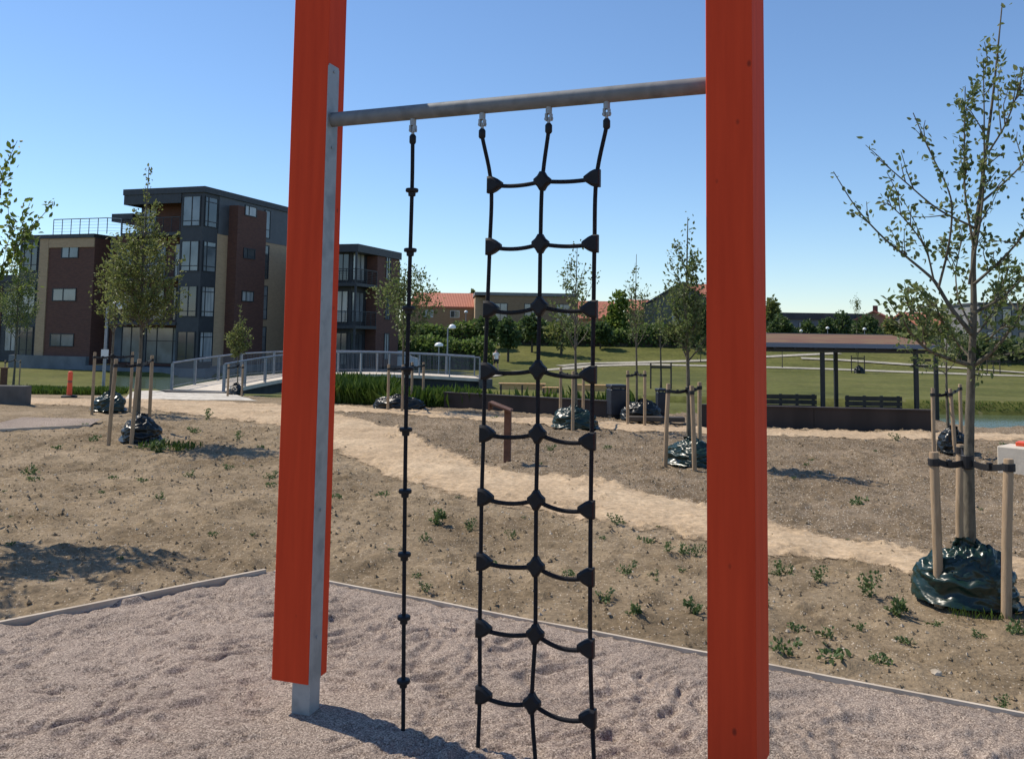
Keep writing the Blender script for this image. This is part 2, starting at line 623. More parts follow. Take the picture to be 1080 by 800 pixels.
class MB:
    """collects shapes; org is subtracted so a part can be given in place coordinates"""

    def __init__(s, org=(0, 0, 0)):
        s.v, s.f = [], []
        s.o = np.array(org, float)

    def add(s, V, Fc):
        k = len(s.v)
        s.v += [tuple(np.asarray(p, float) - s.o) for p in V]
        s.f += [tuple(i + k for i in f) for f in Fc]
        return s

    def box(s, lo, hi, bev=0):
        x0, y0, z0 = lo
        x1, y1, z1 = hi
        if not bev:
            V = [(x0, y0, z0), (x1, y0, z0), (x1, y1, z0), (x0, y1, z0), (x0, y0, z1), (x1, y0, z1), (x1, y1, z1), (x0, y1, z1)]
            return s.add(V, [(3, 2, 1, 0), (4, 5, 6, 7), (0, 1, 5, 4), (1, 2, 6, 5), (2, 3, 7, 6), (3, 0, 4, 7)])
        # eight-sided vertical edges plus chamfered top and bottom
        b = bev

        def ring(i, z):
            return [(x0 + b + i, y0 + i, z), (x1 - b - i, y0 + i, z), (x1 - i, y0 + b + i, z), (x1 - i, y1 - b - i, z),
                    (x1 - b - i, y1 - i, z), (x0 + b + i, y1 - i, z), (x0 + i, y1 - b - i, z), (x0 + i, y0 + b + i, z)]
        V = ring(b * .7, z0) + ring(0, z0 + b) + ring(0, z1 - b) + ring(b * .7, z1)
        Fc = [tuple(range(7, -1, -1)), tuple(range(24, 32))]
        for r_ in range(3):
            for i in range(8):
                j = (i + 1) % 8
                Fc.append((r_ * 8 + i, r_ * 8 + j, r_ * 8 + 8 + j, r_ * 8 + 8 + i))
        return s.add(V, Fc)

    def obox(s, c, ex, ey, hx, hy, z0, z1):
        """box with axes ex, ey (2D unit vectors) about centre c (2D)"""
        c, ex, ey = np.array(c, float), np.array(ex, float), np.array(ey, float)
        q = [c + ex * a * hx + ey * b * hy for a, b in ((-1, -1), (1, -1), (1, 1), (-1, 1))]
        V = [(p[0], p[1], z0) for p in q] + [(p[0], p[1], z1) for p in q]
        return s.add(V, [(3, 2, 1, 0), (4, 5, 6, 7), (0, 1, 5, 4), (1, 2, 6, 5), (2, 3, 7, 6), (3, 0, 4, 7)])

    def tube(s, P, r, n=8, caps=True, squash=1):
        P = [np.array(p, float) for p in P]
        if not hasattr(r, '__len__'):
            r = [r] * len(P)
        V, Fc = [], []
        up = np.array([0, 0, 1.0])
        prev = None
        for i, p in enumerate(P):
            t = P[min(i + 1, len(P) - 1)] - P[max(i - 1, 0)]
            t = t / (np.linalg.norm(t) + 1e-9)
            if prev is None:
                a = np.cross(t, up)
                if np.linalg.norm(a) < .1:
                    a = np.cross(t, np.array([1.0, 0, 0]))
            else:
                a = prev - t * np.dot(prev, t)
            a = a / (np.linalg.norm(a) + 1e-9)
            prev = a
            b = np.cross(t, a)
            for k in range(n):
                th = 2 * math.pi * k / n
                V.append(p + r[i] * (a * math.cos(th) + b * math.sin(th) * squash))
        for i in range(len(P) - 1):
            for k in range(n):
                j = (k + 1) % n
                Fc.append((i * n + k, i * n + j, i * n + n + j, i * n + n + k))
        if caps:
            Fc.append(tuple(range(n - 1, -1, -1)))
            Fc.append(tuple(range((len(P) - 1) * n, len(P) * n)))
        return s.add(V, Fc)

    def lathe(s, c, prof, n=16, axis=None):
        """prof: (radius, height) pairs about vertical axis through c"""
        V, Fc = [], []
        for (r_, z) in prof:
            for k in range(n):
                th = 2 * math.pi * k / n
                V.append((c[0] + r_ * math.cos(th), c[1] + r_ * math.sin(th), c[2] + z))
        m_ = len(prof)
        for i in range(m_ - 1):
            for k in range(n):
                j = (k + 1) % n
                Fc.append((i * n + k, i * n + j, i * n + n + j, i * n + n + k))
        Fc.append(tuple(range(n - 1, -1, -1)))
        Fc.append(tuple(range((m_ - 1) * n, m_ * n)))
        return s.add(V, Fc)

    def beam(s, a, b, hw, hh):
        """square bar from a to b"""
        a, b = np.array(a, float), np.array(b, float)
        t = (b - a) / np.linalg.norm(b - a)
        sd = np.cross(t, (0, 0, 1.0))
        if np.linalg.norm(sd) < .05:
            sd = np.array([1.0, 0, 0])
        sd = sd / np.linalg.norm(sd)
        u = np.cross(sd, t)
        V = [p + sd * x * hw + u * y * hh for p in (a, b) for x, y in ((-1, -1), (1, -1), (1, 1), (-1, 1))]
        return s.add(V, [(3, 2, 1, 0), (4, 5, 6, 7), (0, 1, 5, 4), (1, 2, 6, 5), (2, 3, 7, 6), (3, 0, 4, 7)])

    def build(s, name, m, parent=None, smooth=False):
        return link_mesh(name, s.v, s.f, m, parent, smooth)


def smooth_by_angle(o, ang=40):
    me = o.data
    me.polygons.foreach_set('use_smooth', [True] * len(me.polygons))
    me.set_sharp_from_angle(angle=R(ang))
    return o


def leaves(name, Cn, Dr, size, m, parent, rng, wid=.55, tone=None, flat=.55):
    """Cn: leaf base points, Dr: leaf directions, size: lengths; six-sided folded leaves"""
    n = len(Cn)
    Cn, Dr = np.asarray(Cn, float), np.asarray(Dr, float)
    Dr = Dr / (np.linalg.norm(Dr, axis=1, keepdims=True) + 1e-9)
    nr = rng.normal(size=(n, 3))
    nr[:, 2] += flat
    sd = np.cross(Dr, nr)
    sd /= np.linalg.norm(sd, axis=1, keepdims=True) + 1e-9
    up = np.cross(sd, Dr)
    l = np.asarray(size)[:, None]
    wd = l * wid * .5
    fold = rng.uniform(.05, .3, (n, 1)) * wd
    b = Cn
    t = Cn + Dr * l - up * l * rng.uniform(0, .25, (n, 1))
    a1 = Cn + Dr * l * .33
    a2 = Cn + Dr * l * .68
    V = np.stack([b, a1 + sd * wd + up * fold, a2 + sd * wd * .82 + up * fold * .6, t, a2 - sd * wd * .82 + up * fold * .6, a1 - sd * wd + up * fold], 1).reshape(-1, 3)
    k = np.arange(n)[:, None] * 6
    Fc = np.concatenate([k + np.array([[0, 1, 2, 3]]), k + np.array([[0, 3, 4, 5]])])
    if tone is None:
        tone = np.clip(rng.normal(.5, .22, n), 0, 1)
    return link_mesh(name, V, Fc, m, parent, False, np.repeat(tone, 6))


def copy_tree(o, parent=None):
    c = o.copy()
    C.objects.link(c)
    c.parent = parent
    for ch in o.children:
        copy_tree(ch, c)
    return c


# ================================================================== THE SETTING
# ---- ground: one sheet, finer near the camera, split into soil and lawn
def geo(a, b, s0, g):
    out, s = [a], s0
    while out[-1] < b:
        out.append(out[-1] + s)
        s *= g
    return out


xs = np.array(sorted([-x for x in geo(7.5, 520, .05, 1.075)[1:]] + list(np.arange(-7.5, 7.5001, .04)) + geo(7.5, 520, .05, 1.075)[1:]))
ys = np.array([-60, -40, -25, -15, -8, -4, -1.5, .2] + list(np.arange(1.0, 2.6, .4)) + list(np.arange(2.6, 13, .04)) + geo(13, 24, .04, 1.012)[0:] + geo(24.5, 62, .35, 1.0)[0:] + geo(62.5, 900, .5, 1.045)[0:])
ys = np.unique(np.round(ys, 4))
GX, GY = np.meshgrid(xs, ys)
GZ = Hs(GX, GY)
GZ = GZ + relief(GX, GY)
GZ = np.where(pit_in(GX, GY) > .03, -.30, GZ)
nx, ny = len(xs), len(ys)
V = np.stack([GX, GY, GZ], -1).reshape(-1, 3)
ii, jj = np.meshgrid(np.arange(nx - 1), np.arange(ny - 1))
q = (jj * nx + ii).reshape(-1)
Fq = np.stack([q, q + 1, q + nx + 1, q + nx], 1)
cx = V[Fq].mean(1)
edge = np.interp(cx[:, 0], [-60, -14, -9.5, -8, -3, -1, 12, 60], [24.3, 24.3, 24.0, 25.5, 21.3, 20.5, 18.6, 19]) + (vnoise(cx[:, 0] * 2, cx[:, 1] * 2, 3) - .5) * .9
isl = cx[:, 1] > edge


def sub_mesh(name, sel, m, **kw):
    Fs = Fq[sel]
    used, inv = np.unique(Fs, return_inverse=True)
    return link_mesh(name, V[used], inv.reshape(Fs.shape), m, smooth=True, **kw)


_pe = np.array([G(*p)[:2] for p in ((330, 426), (352, 446), (425, 472), (500, 503), (540, 512), (640, 527), (745, 549), (810, 563), (985, 588), (1120, 603))])
isd = (~isl) & (cx[:, 1] > np.interp(cx[:, 0], np.r_[-4.5, _pe[1:, 0], 9, 30, 60], np.r_[30, _pe[1:, 1], 2.0, -50, -70])) & (cx[:, 0] > -4.3)
tag(sub_mesh('soil_ground', (~isl) & (~isd), M['soil']), kind='structure')
tag(sub_mesh('dark_soil', isd, M['darksoil']), kind='structure')
tag(sub_mesh('lawn', isl, M['lawn']), kind='structure')

# ---- pond
mb = MB()
mb.add([(-30, 24, WATER_Z), (90, 17, WATER_Z), (90, 38.6, WATER_Z), (1, 46, WATER_Z), (-9, 58.5, WATER_Z), (-30, 58.5, WATER_Z)], [(0, 1, 2, 3, 4, 5)])
tag(mb.build('pond_water', M['water']), kind='structure')


# ---- draped ribbons
def resample(P, n):
    P = np.array(P, float)
    d = np.r_[0, np.cumsum(np.linalg.norm(np.diff(P, axis=0), axis=1))]
    t = np.linspace(0, d[-1], n)
    # smooth the polyline a little
    Q = np.stack([np.interp(t, d, P[:, k]) for k in range(2)], 1)
    for _ in range(max(2, n // 30)):
        Q[1:-1] = (Q[:-2] + 2 * Q[1:-1] + Q[2:]) / 4
    return Q


def drape(name, A, B, m, n=300, k=24, lift=.006, wob=.12, dip=.05, noise=.01):
    """sheet between edge lines A and B, its rim wandering and sinking under the soil"""
    A, B = resample(A, n), resample(B, n)
    t = np.linspace(0, 1, k)
    s = np.arange(n)[:, None]
    wa = (fbm(A[:, 0] * 1.6, A[:, 1] * 1.6, 3, 41)[:, None] - .5) * wob * 2 + (fbm(A[:, 0] * 7, A[:, 1] * 7, 3, 43)[:, None] - .5) * wob * 1.1
    wb = (fbm(B[:, 0] * 1.6, B[:, 1] * 1.6, 3, 47)[:, None] - .5) * wob * 2 + (fbm(B[:, 0] * 7, B[:, 1] * 7, 3, 49)[:, None] - .5) * wob * 1.1
    dv = B - A
    dl = np.linalg.norm(dv, axis=1, keepdims=True)
    dn = dv / dl
    A2, B2 = A - dn * wa, B + dn * wb
    P = A2[:, None, :] * (1 - t)[None, :, None] + B2[:, None, :] * t[None, :, None]
    e = np.minimum(t, 1 - t)[None, :] * dl
    flat = Hs(P[..., 0], P[..., 1]) - .008 + (fbm(P[..., 0] * 4, P[..., 1] * 4, 4, 55) - .5) * noise + (fbm(P[..., 0] * 11, P[..., 1] * 11, 3, 58) - .5) * noise * .5
    soil = Hs(P[..., 0], P[..., 1]) + relief(P[..., 0], P[..., 1]) + .010
    k_ = sstep(.1, 1.0, e)
    z = np.maximum(flat * k_ + soil * (1 - k_), soil)
    V_ = np.concatenate([P, z[..., None]], -1).reshape(-1, 3)
    i, j = np.meshgrid(np.arange(k - 1), np.arange(n - 1))
    q_ = (j * k + i).reshape(-1)
    return tag(link_mesh(name, V_, np.stack([q_, q_ + 1, q_ + k + 1, q_ + k], 1), m, smooth=True, tone=e.reshape(-1)), kind='structure')


up_e = [(-60, 419), (30, 419), (160, 420), (300, 425), (352, 432), (425, 449), (500, 482), (540, 491), (640, 503), (745, 526), (810, 542), (985, 573), (1120, 585), (1250, 592)]
lo_e = [(-60, 424), (30, 425), (160, 431), (295, 447), (352, 478), (425, 508), (500, 526), (540, 535), (640, 551), (745, 573), (810, 585), (965, 606), (1120, 622), (1250, 632)]
drape('sandy_path', [G(*p)[:2] for p in up_e], [G(*p)[:2] for p in lo_e], M['sand'], 760, 70, wob=.28, noise=.03)
up_e = [(330, 425), (400, 429), (460, 432), (540, 437), (640, 442), (740, 447), (810, 449), (985, 453), (1160, 455)]
lo_e = [(330, 432), (400, 436), (460, 438), (540, 446), (640, 451), (740, 457), (810, 459), (985, 462), (1160, 466)]
drape('lakeside_path', [G(*p)[:2] for p in up_e], [G(*p)[:2] for p in lo_e], M['sand'], 300, 20, wob=.1, noise=.012, lift=.008)
# pale path leading to the bridge
drape('concrete_path', [(-9.6, 22.2), (-11.5, 27), (-13.2, 32), (-14.05, 36.6)], [(-6.3, 22.2), (-8.6, 27), (-10.5, 32), (-11.6, 36.0)], M['pale'], 80, 8, lift=.03, wob=.02, dip=.04, noise=.004)


def ribbon(name, pts, width, m, lift=.05, n=120):
    P = resample([G(*p)[:2] for p in pts], n)
    t = np.gradient(P, axis=0)
    t /= np.linalg.norm(t, axis=1, keepdims=True)
    nn = np.stack([-t[:, 1], t[:, 0]], 1)
    # keep width square to the line of travel
    V_ = []
    for s_ in (-1, 1):
        Q = P + nn * s_ * width / 2
        V_.append(np.c_[Q, Hs(Q[:, 0], Q[:, 1]) + lift])
    V_ = np.stack(V_, 1).reshape(-1, 3)
    k = np.arange(n - 1) * 2
    return tag(link_mesh(name, V_, np.stack([k, k + 1, k + 3, k + 2], 1), m), kind='structure')


ribbon('park_path', [(506, 398), (540, 393), (580, 390), (625, 386), (680, 384.6), (745, 386), (805, 387.5), (870, 389.3), (940, 392), (1000, 394), (1120, 398)], 1.5, M['parkpath'])
ribbon('upper_path', [(590, 386.5), (620, 383.6), (660, 383), (745, 380.6), (805, 376.8), (850, 374.5), (885, 373)], 1.0, M['parkpath'], lift=.07)
ribbon('cross_path', [(845, 378.5), (890, 380.5), (940, 384), (1010, 388.6), (1120, 396.5)], 1.1, M['parkpath'], lift=.09)

# ---- gravel pit
cL0 = at(325, 722, 3.96)
gx = np.arange(-5.0, 4.6, .0125)
gy = np.arange(2.35, 6.45, .0125)
X, Y = np.meshgrid(gx, gy)
ca, sa = math.cos(.5), math.sin(.5)
U, Wv = X * ca + Y * sa, -X * sa + Y * ca
wx = U + (fbm(X * 2, Y * 2, 2, 77) - .5) * .35
wy = Wv + (fbm(X * 2 + 9, Y * 2, 2, 78) - .5) * .35
dune = fbm(wx * 4.2, wy * 7.2, 2, 61)
dune = 1 - np.abs(2 * dune - 1) * 1.5
d2 = 1 - np.abs(2 * fbm(wx * 9.5 + 3, wy * 15.0, 2, 66) - 1) * 1.4
ins = pit_in(X, Y)
sR = (X - PC[0]) * NR[0] + (Y - PC[1]) * NR[1]
sL = (X - PC[0]) * NL[0] + (Y - PC[1]) * NL[1]
base_z = .016 * sstep(.2, 1.0, ins) + .012 * np.exp(-((X - cL0[0]) ** 2 + (Y - cL0[1]) ** 2) / .15) - .004 - .010 * (1 - sstep(0, .5, sR)) + .006 * (1 - sstep(0, .35, sL)) - .034 * (1 - sstep(0, .3, sL)) * sstep(.5, .8, vnoise(X * 4.5, Y * 4.5, 19))
amp = .30 + .70 * sstep(0, .6, ins)
Z = base_z + amp * (.034 * (dune - .55) + .020 * (d2 - .5) + .026 * (fbm(wx * 16, wy * 22, 3, 71) - .5)) + .009 * (vnoise(X * 42, Y * 42, 81) - .5) + .03 * (fbm(X * .8, Y * .8, 2, 90) - .5) * amp
Z = np.minimum(Z, .03)
Vg = np.stack([X, Y, Z], -1).reshape(-1, 3)
i, j = np.meshgrid(np.arange(len(gx) - 1), np.arange(len(gy) - 1))
q = (j * len(gx) + i).reshape(-1)
Fg = np.stack([q, q + 1, q + len(gx) + 1, q + len(gx)], 1)
keep = pit_in(Vg[Fg][:, 0, 0], Vg[Fg][:, 0, 1]) > .005
Fg = Fg[keep]
used, inv = np.unique(Fg, return_inverse=True)
tag(link_mesh('gravel_bed', Vg[used], inv.reshape(Fg.shape), M['gravel'], smooth=True), kind='structure')
# second play bed of gravel further off, left
pA, pB = G(-40, 455), G(95, 448.5)
tag(MB().add([(pA[0], pA[1], .006), (pB[0], pB[1], .006), (pB[0] - .3, pB[1] + 1.1, .004), (pA[0] - .3, pA[1] + 2.3, .004)], [(0, 1, 2, 3)]).build('far_gravel_bed', M['gravel']), kind='structure')


# ---- edging boards round the gravel
def edging(label, p0, p1, h=.012, wd=.014, org=None):
    p0, p1 = np.array(p0, float), np.array(p1, float)
    L_ = np.linalg.norm(p1 - p0)
    d = (p1 - p0) / L_
    nrm = np.array([-d[1], d[0]])
    n = int(L_ / .25) + 2
    mb = MB((p0[0], p0[1], 0))
    V_, F_ = [], []
    for k in range(n):
        p = p0 + d * L_ * k / (n - 1)
        zz = h + .008 * (float(vnoise(p[0] * 1.7, p[1] * 1.7, 5)) - .5)
        off = nrm * .02 * (float(vnoise(p[0] * 1.1, p[1] * 1.1, 8)) - .5)
        for a, z in ((-1, -.16), (1, -.16), (1, zz), (-1, zz)):
            c = p + off + nrm * wd * a
            V_.append((c[0], c[1], z))
    for k in range(n - 1):
        for a in range(4):
            b = (a + 1) % 4
            F_.append((k * 4 + a, k * 4 + b, k * 4 + 4 + b, k * 4 + 4 + a))
    F_ += [(3, 2, 1, 0), tuple(range(n * 4 - 4, n * 4))]
    mb.add(V_, F_)
    o = mb.build('edging_board', M['board'])
    o.location = (p0[0], p0[1], 0)
    return tag(o, label, 'edging')


edging('timber edging board along the left side of the near gravel', PC + DL * .02, PC + DL * 6)
edging('timber edging board between near gravel and weedy soil on the right', PC + DR * .06, PC + DR * 7.5, h=.004, wd=.010)
edging('thin dark edging board of the far gravel patch on the left', pA[:2], pB[:2], h=.018, wd=.016)

# ================================================================== CLIMBING FRAME
YL, YR = 3.96, 3.29
cL = at(325, 722, YL)            # nearest vertical edge of the left post
aL, aR = R(18), R(28)
e1L, e2L = np.array([math.cos(aL), -math.sin(aL)]), np.array([math.sin(aL), math.cos(aL)])
e1R, e2R = np.array([math.cos(aR), -math.sin(aR)]), np.array([math.sin(aR), math.cos(aR)])
frame = thing('climbing_apparatus', 'tall orange-red timber frame with a galvanised bar across its two posts', 'climbing frame', (cL[0], cL[1], 0))
ORG = (cL[0], cL[1], 0)
wL, dL_, wR, dR_ = .184, .160, .175, .210


def post(c, e1, e2, hx, hy, z0, z1, bev=.003):
    mb = MB(ORG)
    out = []
    for a, b, s, t in ((-1, -1, 1, 0), (-1, -1, 0, 1)):
        pass
    ring = []
    for a, b in ((-1, -1), (1, -1), (1, 1), (-1, 1)):
        k = [(a * hx, b * (hy - bev)), (a * (hx - bev), b * hy)]
        if a * b > 0:
            k = k if a < 0 and b < 0 else k
        ring.append(k)
    pts = [ring[0][0], ring[0][1], ring[1][1], ring[1][0], ring[2][0], ring[2][1], ring[3][1], ring[3][0]]
    n = 8
    V_ = [(c[0] + e1[0] * u + e2[0] * v, c[1] + e1[1] * u + e2[1] * v, z) for z in (z0, z1) for u, v in pts]
    F_ = [tuple(range(n - 1, -1, -1)), tuple(range(n, 2 * n))] + [(k, (k + 1) % n, n + (k + 1) % n, n + k) for k in range(n)]
    return mb.add(V_, F_)


ctrL = cL[:2] - e1L * wL / 2 + e2L * dL_ / 2
zb = float(cL[2])
post(ctrL, e1L, e2L, wL / 2, dL_ / 2, zb, 3.35).build('post', M['paint'], frame)
cR = at(745, 400, YR)
ctrR = cR[:2] + e1R * wR / 2 + e2R * dR_ / 2
post(ctrR, e1R, e2R, wR / 2, dR_ / 2, zb, 3.35).build('post', M['paint'], frame)
# steel strap let into the inner face of the left post, running down into the foot
pL0 = at(352, 127, YL + .02)
BZ = (at(352, 127, YL)[2] + at(743, 91, YR + .05)[2]) / 2
ztop = float(zat(68.5, cL[0] + .03, cL[1] + .03))
mb = MB(ORG)
pc = cL[:2] + e1L * .0 + e2L * .050
mb.obox(pc, e1L, e2L, .0055, .047, zb - .001, ztop - .010)
mb.obox(pc, e1L, e2L, .0054, .042, ztop - .0105, ztop)
mb.build('steel_strap', M['galv'], frame)
for zz in (ztop - .03, BZ - .12, .9, .35):
    b = MB(ORG)
    p = pc + e1L * .0055
    b.tube([(p[0], p[1], zz), (p[0] + e1L[0] * .004, p[1] + e1L[1] * .004, zz)], .007, 8)
    b.build('bolt', M['galv'], frame)
MB(ORG).obox(cL[:2] + e1L * (-.040) + e2L * .052, e1L, e2L, .044, .042, -.35, zb - .002).build('steel_foot', M['galv'], frame)
MB(ORG).obox(ctrR, e1R, e2R, .05, .05, -.35, zb - .002).build('steel_foot', M['galv'], frame)
# crossbar
bA = np.array([cL[0] + e1L[0] * .004 + e2L[0] * .050, cL[1] + e1L[1] * .004 + e2L[1] * .050, BZ])
rc = ctrR - e1R * wR * .4
bB = np.array([rc[0], rc[1], BZ])
bA[2] = zat(126.5, bA[0], bA[1])
_f = (at(743, 91, YR)[0] - bA[0]) / (bB[0] - bA[0])
_yy = bA[1] + (bB[1] - bA[1]) * _f
bB[2] = bA[2] + (zat(91, bA[0] + (bB[0] - bA[0]) * _f, _yy) - bA[2]) / _f
print('bar ends', bA, bB)
mb = MB(ORG)
mb.tube([bA + (bB - bA) * t for t in np.linspace(0, 1, 10)], .0335, 22)
smooth_by_angle(mb.build('crossbar', M['dullgalv'], frame))


# ropes hang in the plane of the bar
def on_bar(px):
    """point of the bar's axis seen at column px"""
    lo, hi = 0.0, 1.0
    for _ in range(50):
        t = (lo + hi) / 2
        p = bA + (bB - bA) * t
        c = RM.T @ (p - CAM)
        if c[0] / -c[2] * F_PX + W_PX / 2 < px:
            lo = t
        else:
            hi = t
    return bA + (bB - bA) * lo


def hook(parent, org, p, nm='hook'):
    """galvanised fork and shackle below the bar"""
    mb = MB(org)
    z = p[2] - .030
    d = (bB - bA)[:2] / np.linalg.norm((bB - bA)[:2])
    mb.tube([(p[0], p[1], z + .008), (p[0], p[1], z - .030)], .014, 10)
    for s in (-1, 1):
        c = p[:2] + d * s * .010
        mb.obox(c, d, (-d[1], d[0]), .004, .011, z - .058, z - .029)
    mb.tube([(p[0] - d[0] * .018, p[1] - d[1] * .018, z - .05), (p[0] + d[0] * .018, p[1] + d[1] * .018, z - .05)], .006, 8)
    mb.tube([(p[0], p[1], z - .044), (p[0], p[1], z - .075)], .007, 8)
    smooth_by_angle(mb.build(nm, M['galv'], parent))
    fb = MB(org)
    fb.tube([(p[0], p[1], z - .070), (p[0], p[1], z - .078), (p[0], p[1], z - .105), (p[0], p[1], z - .112)], [.010, .015, .015, .011], 12)
    smooth_by_angle(fb.build('ferrule', M['plastic'], parent))


def rope_path(P, n=6):
    """Catmull-Rom through points"""
    P = [np.array(p, float) for p in P]
    Q = [2 * P[0] - P[1]] + P + [2 * P[-1] - P[-2]]
    out = []
    for i in range(1, len(Q) - 2):
        for t in np.linspace(0, 1, n, endpoint=False):
            a, b, c, d = Q[i - 1], Q[i], Q[i + 1], Q[i + 2]
            out.append(.5 * (2 * b + (c - a) * t + (2 * a - 5 * b + 4 * c - d) * t * t + (3 * b - a - 3 * c + d) * t ** 3))
    out.append(P[-1])
    return out


RR = .0088
# single rope with foot discs
pA_ = on_bar(436)
ya = pA_[1]
ro = (pA_[0], pA_[1], 0)
crope = thing('climbing_rope', 'single black rope with round foot discs hanging left of the net', 'climbing rope', ro)
hook(crope, ro, pA_)
px_at = lambda y: np.interp(y, [150, 325, 453, 584, 718, 790], [436, 431, 428, 426.5, 425.5, 425])
pts = [np.array([pA_[0], pA_[1], pA_[2] - .13])] + [at(px_at(y), y, ya) for y in (201, 325, 453, 584, 718, 774)]
pts.append(pts[-1] + np.array([0, 0, -.12]))
smooth_by_angle(MB(ro).tube(rope_path(pts), RR, 10).build('rope', M['rope'], crope))
for y in (201, 264, 325, 389, 453, 518, 584.5, 651, 718):
    p = at(px_at(y), y, ya)
    smooth_by_angle(MB(ro).lathe(p, [(.011, -.026), (.016, -.024), (.017, -.008), (.026, -.007), (.0285, -.003), (.0285, .005), (.026, .009), (.012, .011)], 18).build('foot_disc', M['plastic'], crope), 30)

# net
cols = {
    'B': (509, [(518, 195), (516.5, 260), (514, 326), (511.5, 391), (510, 457), (508, 524), (507, 592), (506, 662), (506, 732)], (504, 790)),
    'C': (579, [(572, 191), (570, 257), (569, 323), (567.5, 390), (567, 457), (565.5, 527), (565, 597), (564.5, 668), (561, 741)], (565, 808)),
    'D': (640, [(629, 188), (627, 257), (626, 326), (625, 395), (624, 465), (623, 537), (622.5, 608), (622.5, 683), (624.5, 757)], (628, 840))}
hB, hC, hD = on_bar(509), on_bar(579), on_bar(640)
no = (float(hC[0]), float(hC[1]), 0)
net = thing('climbing_net', 'black rope climbing net of three ropes and nine rows of rungs', 'climbing net', no)
node = {}
for key, hp in (('B', hB), ('C', hC), ('D', hD)):
    _, rows, end = cols[key]
    hook(net, no, hp)
    node[key] = [at(px, py, hp[1]) for px, py in rows]
    e_ = at(end[0], end[1], hp[1])
    pts = [np.array([hp[0], hp[1], hp[2] - .13])] + node[key] + [e_, e_ + np.array([0, 0, -.15])]
    smooth_by_angle(MB(no).tube(rope_path(pts), RR, 10).build('rope', M['rope'], net))
bd = (bB - bA) / np.linalg.norm(bB - bA)
nrm_net = np.array([-bd[1], bd[0], 0])


def prism(mb, c, outline, depth, taper=.7):
    """outline in (along bar, z); thick block with chamfered faces"""
    n = len(outline)
    rings = [(-depth, taper), (-depth * .6, 1), (depth * .6, 1), (depth, taper)]
    V_ = []
    for d, s in rings:
        for u, v in outline:
            V_.append(c + bd * u * s + np.array([0, 0, v * s]) + nrm_net * d)
    F_ = [tuple(range(n)), tuple(range(4 * n - 1, 3 * n - 1, -1))]
    for r_ in range(3):
        for k in range(n):
            j = (k + 1) % n
            F_.append((r_ * n + k, r_ * n + n + k, r_ * n + n + j, r_ * n + j))
    return mb.add(V_, F_)


tri = [(-.016, -.036), (.006, -.036), (.024, -.028), (.046, -.013), (.052, -.008), (.052, .008), (.046, .013), (.024, .028), (.006, .036), (-.016, .036)]
dia = [(-.009, -.040), (.009, -.040), (.020, -.022), (.036, -.009), (.036, .009), (.020, .022), (.009, .040), (-.009, .040), (-.020, .022), (-.036, .009), (-.036, -.009), (-.020, -.022)]
for r_ in range(9):
    b, c, d = node['B'][r_], node['C'][r_], node['D'][r_]
    smooth_by_angle(prism(MB(no), b, tri, .019).build('corner_clamp', M['plastic'], net), 30)
    smooth_by_angle(prism(MB(no), c, dia, .019).build('cross_clamp', M['plastic'], net), 30)
    smooth_by_angle(prism(MB(no), d, [(-u, v) for u, v in tri][::-1], .019).build('corner_clamp', M['plastic'], net), 30)
    for p, q_, sag in ((b, c, .012 + .004 * (r_ % 3)), (c, d, .008 + .003 * r_)):
        P_ = []
        for t in np.linspace(.1, .93, 12):
            s_ = 4 * t * (1 - t)
            P_.append(p * (1 - t) + q_ * t + np.array([0, 0, -sag * s_]))
        smooth_by_angle(MB(no).tube(P_, RR, 10).build('rung_rope', M['rope'], net))


# ================================================================== TREES
def make_leaves_on(segs, n, size, rng, spread=.04, up=.35, clump=None):
    """scatter leaf bases along twigs"""
    A = np.array([s[0] for s in segs])
    B = np.array([s[1] for s in segs])
    wgt = np.array([s[2] for s in segs]) * np.linalg.norm(B - A, axis=1)
    k = rng.choice(len(segs), n, p=wgt / wgt.sum())
    t = rng.uniform(0, 1, (n, 1))
    P = A[k] * (1 - t) + B[k] * t
    ax = B[k] - A[k]
    ax /= np.linalg.norm(ax, axis=1, keepdims=True) + 1e-9
    D = rng.normal(size=(n, 3)) + ax * .9
    D[:, 2] += up
    P = P + rng.normal(size=(n, 3)) * spread
    return P, D, size * rng.uniform(.65, 1.25, n)


